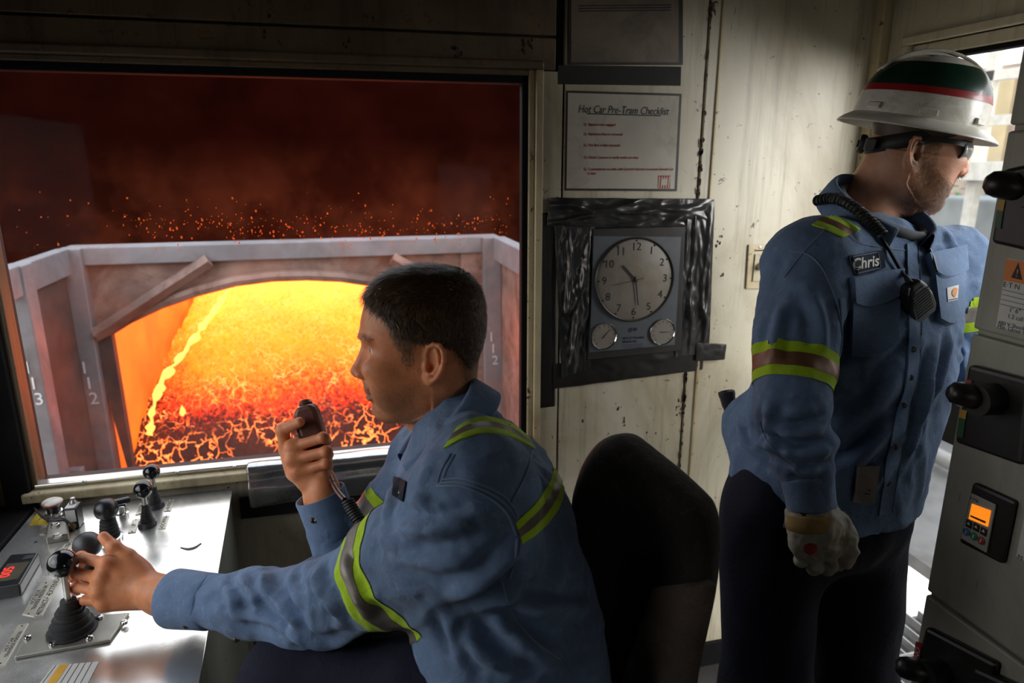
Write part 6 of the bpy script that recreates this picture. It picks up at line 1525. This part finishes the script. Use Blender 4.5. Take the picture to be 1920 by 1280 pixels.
plc = p2('placket', [(1716, 452), (1722, 560), (1718, 700), (1692, 815), (1668, 962)], [(1698, 458), (1702, 560), (1698, 700), (1670, 815), (1645, 966)], 'denim_light', 34, 4, .004)
for p in ((1712, 655), (1707, 708), (1694, 760), (1678, 838), (1664, 905)):
    h, n = snap_px(bv2, [p])[0]; e = -nz(ray(*p)); obj('snap', Geo().lathe([(.0055, 0), (.0055, .0025), (.003, .0035), (.003, .002), (.0005, .0015)], 14, along(h+e*.003, h+e*.1)), M['snap_metal'], plc, smooth=True)
fr = p2('care_label', [(1606, 872), (1646, 872)], [(1596, 938), (1632, 942)], 'silver_tape', 6, 8, .004, flat=True)
for k in range(7):
    y_ = 882+k*7; p2('print_line', [(1608-k*1.2, y_), (1638-k*1.6, y_+.5)], [(1608-k*1.2, y_+1.6), (1638-k*1.6, y_+2.1)], 'black_ink', 5, 2, .0052, parent=fr)
for pts in ([(1545, 430), (1500, 480), (1470, 520)], [(1480, 470), (1520, 480), (1550, 520), (1575, 600), (1580, 680)], [(1562, 415), (1600, 450), (1640, 462), (1700, 470)], [(1575, 560), (1578, 640), (1568, 690)], [(1425, 790), (1440, 830), (1490, 880)], [(1720, 440), (1728, 560), (1722, 700), (1696, 815), (1672, 960)]):
    obj('seam', stitch(bv2, pts), M['thread'], sh2, smooth=True)
# trousers and boots ---------------------------------------------------
hipR, hipL = P(1458, 950, 1.40), P(1600, 960, 1.47)
fR = np.array([.79, 1.09, .09]); fLt = np.array([1.08, 1.10, .09])
t2 = Sdf((.50, .70, .0), (1.42, 1.52, 1.16), .0065)
t2.ell((hipR+hipL)/2+np.array([0, 0, .01]), (.185, .155, .13), .03, A=[L2, F2, [0, 0, 1]])
for h_, f_, kx in ((hipR, fR, 0), (hipL, fLt, 0)):
    k_ = (h_*.52+f_*.48)+F2*.03; t2.cone(h_, k_, .108, .086, .05); t2.cone(k_, f_, .086, .076, .04)
ts2 = t2.mesh().relax(3, .5); crumple(ts2, .010, 6, (1, 1, .8), 2.); crumple(ts2, .004, 18, (1, 1, .6))
tr2 = ts2.obj('trousers', M['navy'], man2)
for f_ in (fR, fLt):
    f0 = f_.copy(); f0[2] = .055; b = Sdf(f0-np.array([.30, .32, .06]), f0+np.array([.30, .30, .12]), .006)
    b.cone(f0, f0+np.array([0, 0, .06]), .05, .052, .02); b.cone(f0, f0+F2*.17-np.array([0, 0, .010]), .050, .042, .03)
    b.op(lambda X, Y, Z: (.006-Z)+0*X+0*Y, b.lo, b.lo+b.n*b.h, .002, 'cut')
    b.mesh().relax(2).obj('boot', M['boot_leather'], man2)
# work gloves -----------------------------------------------------------
M['glove_hide'] = mat('glove_hide', (.36, .33, .26), .75, var=.35, vscale=16, bump=.35, bscale=90, dirt=(.12, .10, .07), dscale=12, dlo=.5, dhi=.75)
M['glove_trim'] = mat('glove_trim', (.30, .19, .06), .8, var=.3, vscale=30, bump=.3, bscale=200)
gw, gf = P(1525, 986, 1.188), P(1523, 966, 1.190)
gch = [[P(1574, 1018, 1.192), P(1580, 1050, 1.200), P(1572, 1058, 1.227), P(1560, 1036, 1.240)], [P(1550, 1028, 1.180), P(1556, 1062, 1.188), P(1550, 1068, 1.222), P(1540, 1042, 1.237)],
       [P(1524, 1030, 1.178), P(1528, 1062, 1.188), P(1524, 1066, 1.222), P(1518, 1040, 1.234)], [P(1499, 1022, 1.184), P(1502, 1050, 1.194), P(1500, 1054, 1.222), P(1498, 1032, 1.232)]]
gth = [P(1572, 985, 1.197), P(1588, 1006, 1.192), P(1593, 1032, 1.190), P(1586, 1054, 1.194)]
gl = make_hand(gw, gf, gch, gth, -ray(1520, 1000)-_R*.2, h=.002, sc=1.22, fr=.0098, wr=(.029, .029), palm_t=.0135); crumple(gl, .003, 45); crumple(gl, .0016, 110)
gv = gl.obj('work_glove', M['glove_hide']); tag(gv, 'grey leather work glove on the standing man\'s lowered right hand', 'glove')
obj('cuff_trim', Geo().lathe([(.036, 0), (.043, .002), (.045, .014), (.043, .026), (.038, .030), (.030, .022), (.030, 0)], 30, along(P(1521, 962, 1.192), P(1525, 1000, 1.188))), M['glove_trim'], gv, smooth=True)
obj('knit_wrist', Geo().lathe([(.030, 0), (.036, .006), (.037, .02), (.036, .034), (.030, .036)], 30, along(P(1522, 945, 1.194), P(1524, 985, 1.190))), M['rubber'], gv, smooth=True)
bvg = gl.bvh(); obj('glove_emblem', patch(bvg, [(1508, 1022), (1520, 1018), (1532, 1022)], [(1508, 1034), (1520, 1040), (1532, 1032)], 8, 5, .0012), M['red_ink'], gv, smooth=True)
wl2 = make_hand(WL2, WL2-np.array([-.02, .06, -.02]), [[WL2+np.array([.05, -.035+.022*i, -.02]), WL2+np.array([.08, -.035+.022*i, -.03]), WL2+np.array([.085, -.035+.022*i, -.055]), WL2+np.array([.07, -.035+.022*i, -.065])] for i in range(4)],
                [WL2+np.array([.02, -.04, -.02]), WL2+np.array([.045, -.055, -.03]), WL2+np.array([.06, -.055, -.04]), WL2+np.array([.07, -.05, -.05])], (0, 0, 1), h=.0035, sc=1.15)
tag(wl2.obj('work_glove', M['glove_hide']), 'leather work glove on the standing man\'s hand at the door', 'glove')
# hard hat --------------------------------------------------------------
M['hat_white'] = mat('hat_white', (.66, .63, .55), .32, var=.18, vscale=14, dirt=(.22, .17, .11), dscale=14, dlo=.52, dhi=.80, coat=.2)
M['hat_green'] = mat('hat_green', (.004, .026, .016), .30, var=.2, vscale=20, coat=.2)
M['hat_red'] = mat('hat_red', (.30, .012, .012), .35, var=.2, vscale=30, coat=.2)
def J(q): return np.asarray(q, float) @ JA + JO
HC = np.array([-.008, 0, .031]); hx = nz(np.array([1, 0, -.02])); hz_ = nz(np.array([.02, 0, 1]))
HM = frame(J(HC), hx @ JA, np.array([0, 1, 0.]) @ JA)
hat = thing('hard_hat', J(HC), 'white full-brim hard hat with dark green and red bands', 'hard hat')
dome = [(1.0, 0), (1.005, .014), (.995, .028), (.975, .045), (.945, .060), (.905, .075), (.85, .089), (.775, .102), (.675, .114), (.55, .1235), (.40, .131), (.22, .1355), (.05, .137)]; dome = [(r, z*.95) for r, z in dome]
DA, DB = .125, .108
def dome_part(z0, z1, off, name, m_, cap=False):
    zz = np.array([z for r, z in dome]); rr = np.array([r for r, z in dome]); zs_ = np.linspace(z0, z1, 10)
    rows = []
    for z in zs_:
        r = np.interp(z, zz, rr); rows.append([tuple(HM @ Vector(((DA*r+off)*math.cos(t), (DB*r+off)*math.sin(t)*(1), z+.004*math.cos(t)))) for t in np.linspace(0, 2*math.pi, 49)])
    return obj(name, Geo().grid(rows), M[m_], hat, smooth='all')
dome_part(0, .0505, 0, 'shell', 'hat_white'); dome_part(.0495, .0625, .0008, 'red_band', 'hat_red'); dome_part(.0615, .1105, .0006, 'green_band', 'hat_green'); dome_part(.110, .130, 0, 'crown', 'hat_white')
rows = []
for t in np.linspace(0, 2*math.pi, 65):
    c_, s_ = math.cos(t), math.sin(t); e = .030+.002*c_
    pf = [(0.0, .006), (.25, .001), (.6, -.005), (.92, -.013), (1.0, -.016), (1.0, -.0185), (.9, -.0165), (.5, -.009), (0, .0)]
    rows.append([tuple(HM @ Vector(((DA-.002+e*u)*c_, (DB-.002+e*u)*s_, z))) for u, z in pf])
obj('brim', Geo().grid(rows), M['hat_white'], hat, smooth='all')
for t, w_ in ((-1.62, .016), (-.75, .012), (-2.45, .014)):
    c_ = Vector((DA*1.01*math.cos(t), DB*1.01*math.sin(t), .016)); nrm = Vector((math.cos(t)/DA, math.sin(t)/DB, 0)).normalized()
    fm = HM @ Matrix.Translation(c_) @ Matrix(((-nrm.y, nrm.x, 0, 0), (nrm.x, nrm.y, 0, 0), (0, 0, 1, 0), (0, 0, 0, 1)))
    obj('slot_lug', Geo().add([tuple(fm @ Vector(v)) for v in ((-w_, -.004, -.006), (w_, -.004, -.006), (w_, .006, -.006), (-w_, .006, -.006), (-w_, -.004, .006), (w_, -.004, .006), (w_, .004, .005), (-w_, .004, .005))], [(3, 2, 1, 0), (4, 5, 6, 7), (0, 1, 5, 4), (1, 2, 6, 5), (2, 3, 7, 6), (3, 0, 4, 7)]), M['hat_white'], hat, bevel=.0015)
# ridge ribs over the crown
for yy in (-.022, .022):
    obj('ridge', Geo().tube([tuple(HM @ Vector((DA*1.0*math.sin(a)*.98, yy, .137*math.cos(a)**.8+.001))) for a in np.linspace(-.95, 1.05, 16)], .0035, 6), M['hat_white'], hat, smooth='all')
# suspension strap with its ratchet knob at the nape
sus = [J((.085*math.cos(t)*1.0-.006, .081*math.sin(t), .028-.050*(1-math.cos(t-0))*.5*1.15)) for t in np.linspace(.55, 2*math.pi-.55, 40)]
rows = [[p+np.array(JA[2])*(-.014-.004*math.sin(i/39*math.pi)), p+np.array(JA[2])*.016] for i, p in enumerate(sus)]
st = obj('suspension_strap', Geo().grid(rows), M['rubber'], hat, smooth='all'); st.modifiers.new('thickness', 'SOLIDIFY').thickness = .006
kn = J((-.098, 0, -.028)); obj('ratchet_knob', Geo().lathe([(.018, -.004), (.020, 0), (.020, .006), (.017, .010), (.008, .010), (.008, .013), (.001, .013)], 18, along(kn, kn-JA[0])), M['rubber'], hat, smooth=True)
obj('ratchet_housing', Geo().box((0, 0, 0), (.020, .085, .030)).v and Geo().add([tuple(J(np.array([-.094, 0, -.028])+np.array(v))) for v in ((-.006, -.05, -.013), (.012, -.062, -.012), (.012, .062, -.012), (-.006, .05, -.013), (-.006, -.05, .013), (.012, -.062, .014), (.012, .062, .014), (-.006, .05, .013))], [(3, 2, 1, 0), (4, 5, 6, 7), (0, 1, 5, 4), (1, 2, 6, 5), (2, 3, 7, 6), (3, 0, 4, 7)]), M['rubber'], hat, bevel=.003)
# safety glasses ----------------------------------------------------------
gs = thing('safety_glasses', J((.1, 0, -.01)), 'dark wraparound safety glasses on the standing man', 'glasses')
for y in (-1, 1):
    tp = [(-.012, .080, -.004), (.02, .081, -.001), (.055, .076, .001), (.082, .064, .000)]
    rows = [[J((x, yy*y, z-.005)), J((x, (yy+.003)*y, z-.005)), J((x, (yy+.003)*y, z+.005)), J((x, yy*y, z+.005)), J((x, yy*y, z-.005))] for x, yy, z in smooth_curve(tp, 14)]
    obj('temple', Geo().grid(rows), M['black_plastic'], gs, smooth=True)
M['smoke_lens'] = mat('smoke_lens', (.02, .022, .02), .06, var=.1, coat=.5)
_p = M['smoke_lens'].node_tree.nodes['Principled BSDF']; _p.inputs['Transmission Weight'].default_value = .75; _p.inputs['IOR'].default_value = 1.2
M['smoke_lens'].node_tree.links.remove(_p.inputs['Base Color'].links[0]); _p.inputs['Base Color'].default_value = (.55, .58, .55, 1)
for y in (-1, 1):
    arc = [(.104, .006), (.1065, .022), (.104, .038), (.096, .053), (.082, .066)]
    rows = [[J((x-.006*abs(v)**2, yy*y, -.011+.017*v-(.006*(v < 0)*(1-k/12.)*-v))) for v in np.linspace(-1, 1, 9)] for k, (x, yy) in enumerate(smooth_curve(arc, 14))]
    ln = obj('lens', Geo().grid(rows), M['smoke_lens'], gs, smooth='all'); ln.modifiers.new('thickness', 'SOLIDIFY').thickness = .002
    edge = [rows[k][-1] for k in range(14)]+[rows[13][j] for j in range(7, -1, -1)]+[rows[k][0] for k in range(12, 6, -1)]
    obj('lens_rim', Geo().tube(edge, .0024, 6), M['black_plastic'], gs, smooth=True)
obj('bridge', Geo().tube([J((.104, -.010, -.002)), J((.108, 0, .001)), J((.104, .010, -.002))], .0025, 6), M['black_plastic'], gs, smooth=True)
# shoulder microphone with its coiled cord -----------------------------------
def coil(path, turns, R_, r_, m_=8, k=14):
    path = smooth_curve(path, max(60, turns*k)); pts = []; up = np.array([0, 0, 1.0])
    for i, p in enumerate(path):
        t = nz(path[min(i+1, len(path)-1)]-path[max(i-1, 0)]); a = nz(np.cross(t, up+np.array([.01, .02, 0]))); b = np.cross(a, t); g = 2*math.pi*turns*i/len(path)
        pts.append(p+(a*math.cos(g)+b*math.sin(g))*R_)
    return Geo().tube(pts, r_, 6)
mic = thing('speaker_microphone', P(1718, 560, 1.2), 'black speaker microphone hanging on the standing man\'s chest by a coiled cord', 'microphone')
h_ = snap_px(bv2, [(1718, 562)])[0]; mc = h_[0]-nz(ray(1718, 562))*.022
mx = nz(snap_px(bv2, [(1740, 550)])[0][0]-snap_px(bv2, [(1696, 560)])[0][0]); my = np.array([0, 0, 1.]); ang = math.radians(-24)
FM = frame(mc, mx, my) @ Matrix.Rotation(math.radians(24), 4, 'Z')
outl = [(-.014, .040), (.012, .040), (.022, .024), (.031, .000), (.033, -.026), (.026, -.040), (-.022, -.042), (-.030, -.030), (-.030, 0), (-.022, .026)]
obj('body', Geo().prism([tuple(FM @ Vector((x, y, -.014))) for x, y in outl], np.array((FM @ Vector((0, 0, .026)))-(FM @ Vector((0, 0, 0))))), M['black_plastic'], mic, bevel=.006, seg=3)
g = [(x*.86, y*.80-.004) for x, y in outl]
gr_ = obj('grille', Geo().prism([tuple(FM @ Vector((x, y, .010))) for x, y in g], np.array((FM @ Vector((0, 0, .0035)))-(FM @ Vector((0, 0, 0))))), M['dark_grey_plastic'], mic, bevel=.001)
for k in range(9):
    y_ = .018-k*.0055; obj('grille_slot', Geo().add([tuple(FM @ Vector(v)) for v in ((-.021, y_, .0130), (.020+.003*(k > 2), y_, .0130), (.020+.003*(k > 2), y_+.0022, .0130), (-.021, y_+.0022, .0130), (-.021, y_, .0146), (.020, y_, .0146), (.020, y_+.0022, .0146), (-.021, y_+.0022, .0146))], [(3, 2, 1, 0), (4, 5, 6, 7), (0, 1, 5, 4), (1, 2, 6, 5), (2, 3, 7, 6), (3, 0, 4, 7)]), M['black_plastic'], gr_)
nk = [h-nz(ray(*p))*w for (p, w), (h, n) in zip((((1700, 535), .02), ((1688, 505), .014), ((1668, 470), .010), ((1652, 445), .014)), snap_px(bv2, [(1700, 535), (1688, 505), (1668, 470), (1652, 445)]))]
obj('cable', Geo().tube(smooth_curve([np.array(FM @ Vector((-.004, .040, 0)))]+nk[1:], 24), .0035, 7), M['rubber'], mic, smooth=True)
obj('strain_relief', Geo().tube([np.array(FM @ Vector((-.003, .036, 0))), nk[1]*.5+np.array(FM @ Vector((-.003, .040, 0)))*.5], [.007, .004], 8), M['rubber'], mic, smooth=True)
cp = [P(1654, 440, 1.27), P(1632, 415, 1.285), P(1600, 388, 1.315), P(1565, 372, 1.36), P(1530, 376, 1.41)]
obj('coiled_cord', coil(cp, 22, .0085, .0030), M['rubber'], mic, smooth=True)
# flashlight pushed into his back pocket
fq, fp = P(1362, 735, 1.60), P(1374, 800, 1.60)
fl_ = thing('flashlight', fp, 'dark ribbed flashlight sticking out behind the standing man\'s hip', 'flashlight')
obj('head_ring', Geo().lathe([(.013, 0), (.0165, .012), (.0175, .030), (.019, .034), (.019, .044), (.016, .045), (.015, .040), (.001, .038)], 22, along(P(1369, 768, 1.60), fq)), M['dark_grey_plastic'], fl_, smooth=True)
obj('barrel', Geo().lathe([(.012, 0)]+[(.013+.001*(k % 2), .006+.006*k) for k in range(16)]+[(.012, .104)], 20, along(P(1381, 835, 1.60), P(1368, 766, 1.60))), M['dark_grey_plastic'], fl_, smooth=True)
# coiled part of the handheld microphone's cord, down past the sleeve
cpth = [P(652, 940, 1.13), P(666, 965, 1.122), P(684, 992, 1.115), P(700, 1018, 1.13), P(715, 1045, 1.16)]
obj('coiled_cord', coil(cpth, 22, .0085, .0027), M['rubber'], bpy.data.objects['handheld_microphone'], smooth=True)
# ================================================================== YARD OUTSIDE THE DOOR
M['concrete'] = mat('concrete', (.13, .125, .115), .85, var=.4, vscale=3, bump=.3, bscale=30, dirt=(.07, .065, .055), dscale=1.5, dlo=.45, dhi=.7)
M['curb_yellow'] = mat('curb_yellow', (.30, .21, .10), .7, var=.2); M['grate_steel'] = mat('grate_steel', (.26, .25, .22), .5, .3)
M['pale_steel'] = mat('pale_steel', (.78, .74, .62), .6, var=.2)
M['brick_far'] = mat('brick_far', (.48, .36, .28), .8, var=.4, vscale=1); M['tan_far'] = mat('tan_far', (.74, .58, .32), .8, var=.3, vscale=1); M['grey_far'] = mat('grey_far', (.30, .33, .33), .8, var=.4, vscale=1.5); M['blue_far'] = mat('blue_far', (.10, .13, .24), .7, var=.3, vscale=1)
struct('floor_left', Geo().bb((-14, -14, -.4), (LX-.1, WY+.2, -.35)), M['concrete'])
struct('floor_outside', Geo().bb((RX+.08, -14, -.12), (34, WY+.1, -.06)), M['concrete'])
struct('floor_far', Geo().bb((RX+.9, WY+.1, -.12), (34, 22, -.06)), M['concrete'])
gr = thing('steel_grating', (2.0, 1.2, -.05), 'open steel grating walkway outside the door', 'grating')
for k in range(14): obj('bearing_bar', Geo().bb((RX+.10+.058*k, .3, -.05), (RX+.106+.058*k, WY+.08, -.02)), M['grate_steel'], gr)
for k in range(9): obj('cross_bar', Geo().bb((RX+.10, .35+.16*k, -.022), (RX+.10+.058*13+.006, .358+.16*k, -.012)), M['grate_steel'], gr)
obj('pan', Geo().bb((RX+.10, .3, -.059), (RX+.86, WY+.08, -.052)), M['soot_black'], gr)
tag(obj('curb', Geo().bb((2.58, -4, -.06), (2.72, 1.9, .05)), M['curb_yellow'], bevel=.01), 'worn yellow curb across the ground outside the door', 'curb')
tag(obj('pipe', Geo().tube([(3.15, -4, .02), (3.2, 2, .02), (3.4, 8, .02)], .045, 12), M['grate_steel'], smooth=True), 'pale pipe lying on the ground beyond the yellow curb', 'pipe')
# pale railing, then buildings and plant further off
rl = thing('handrail', (6.0, 5, 0), 'pale yellow handrail in the yard beyond the door window', 'railing')
for z in (2.75, 2.35, 1.95): obj('rail', Geo().bb((6.0, -3, z), (6.08, 14, z+.09)), M['pale_steel'], rl)
for k in range(10): obj('post', Geo().bb((6.0, -2+1.5*k, .0), (6.08, -1.9+1.5*k, 2.84)), M['pale_steel'], rl)
tag(obj('walkway_slab', Geo().bb((5.9, -3, 1.45), (6.6, 14, 1.62)), M['pale_steel']), 'pale slab edge under the yard handrail', 'walkway')
def block(name, a, b, m_, lab, cat='building'):
    o = obj(name, Geo().bb(a, b), M[m_], bevel=.03); return tag(o, lab, cat)
bd = thing('plant_building', (13, 9, 0), 'brown plant building with tan panels far outside the door', 'building')
obj('wall', Geo().bb((12, 3, 0), (15, 18, 3.3)), M['brick_far'], bd)
for k in range(6): obj('panel', Geo().bb((11.94, 3.6+2.3*k, 1.6), (12, 4.8+2.3*k, 3.1)), M['tan_far'], bd)
for k in range(6): obj('window', Geo().bb((11.95, 4.95+2.3*k, 1.2), (12, 5.6+2.3*k, 2.7)), M['grey_far'], bd)
block('truck_trailer', (7.2, 3.0, -.06), (8.6, 7.2, 1.20), 'grey_far', 'grey equipment container parked in the yard', 'container')
block('blue_container', (4.2, 1.6, -.06), (5.2, 7.0, .72), 'blue_far', 'low dark blue container near the door', 'container')
bs = Geo(); r3 = random.Random(2)
sh = thing('shrub', (9.0, 8.0, .0), 'small green shrub in the yard beyond the door window', 'shrub')
M['leaf'] = mat('leaf', (.10, .26, .05), .6)
for k in range(420):
    c = (9.0+r3.gauss(0, .2), 8.0+r3.gauss(0, .6), 1.0+r3.gauss(0, .16)); s_ = r3.uniform(.03, .06); a = r3.uniform(0, 6.3); b = r3.uniform(-.6, .6)
    u = np.array([math.cos(a), math.sin(a), b])*s_; w = np.array([-math.sin(a), math.cos(a), .4])*s_*.5; c = np.array(c); bs.add([c-u, c+w, c+u, c-w], [(0, 1, 2, 3)])
obj('leaves', bs, M['leaf'], sh, kind='stuff')
obj('stem', Geo().tube([(9.0, 8.0, -.06), (9.0, 8.0, .95)], .03, 6), M['grey_far'], sh)
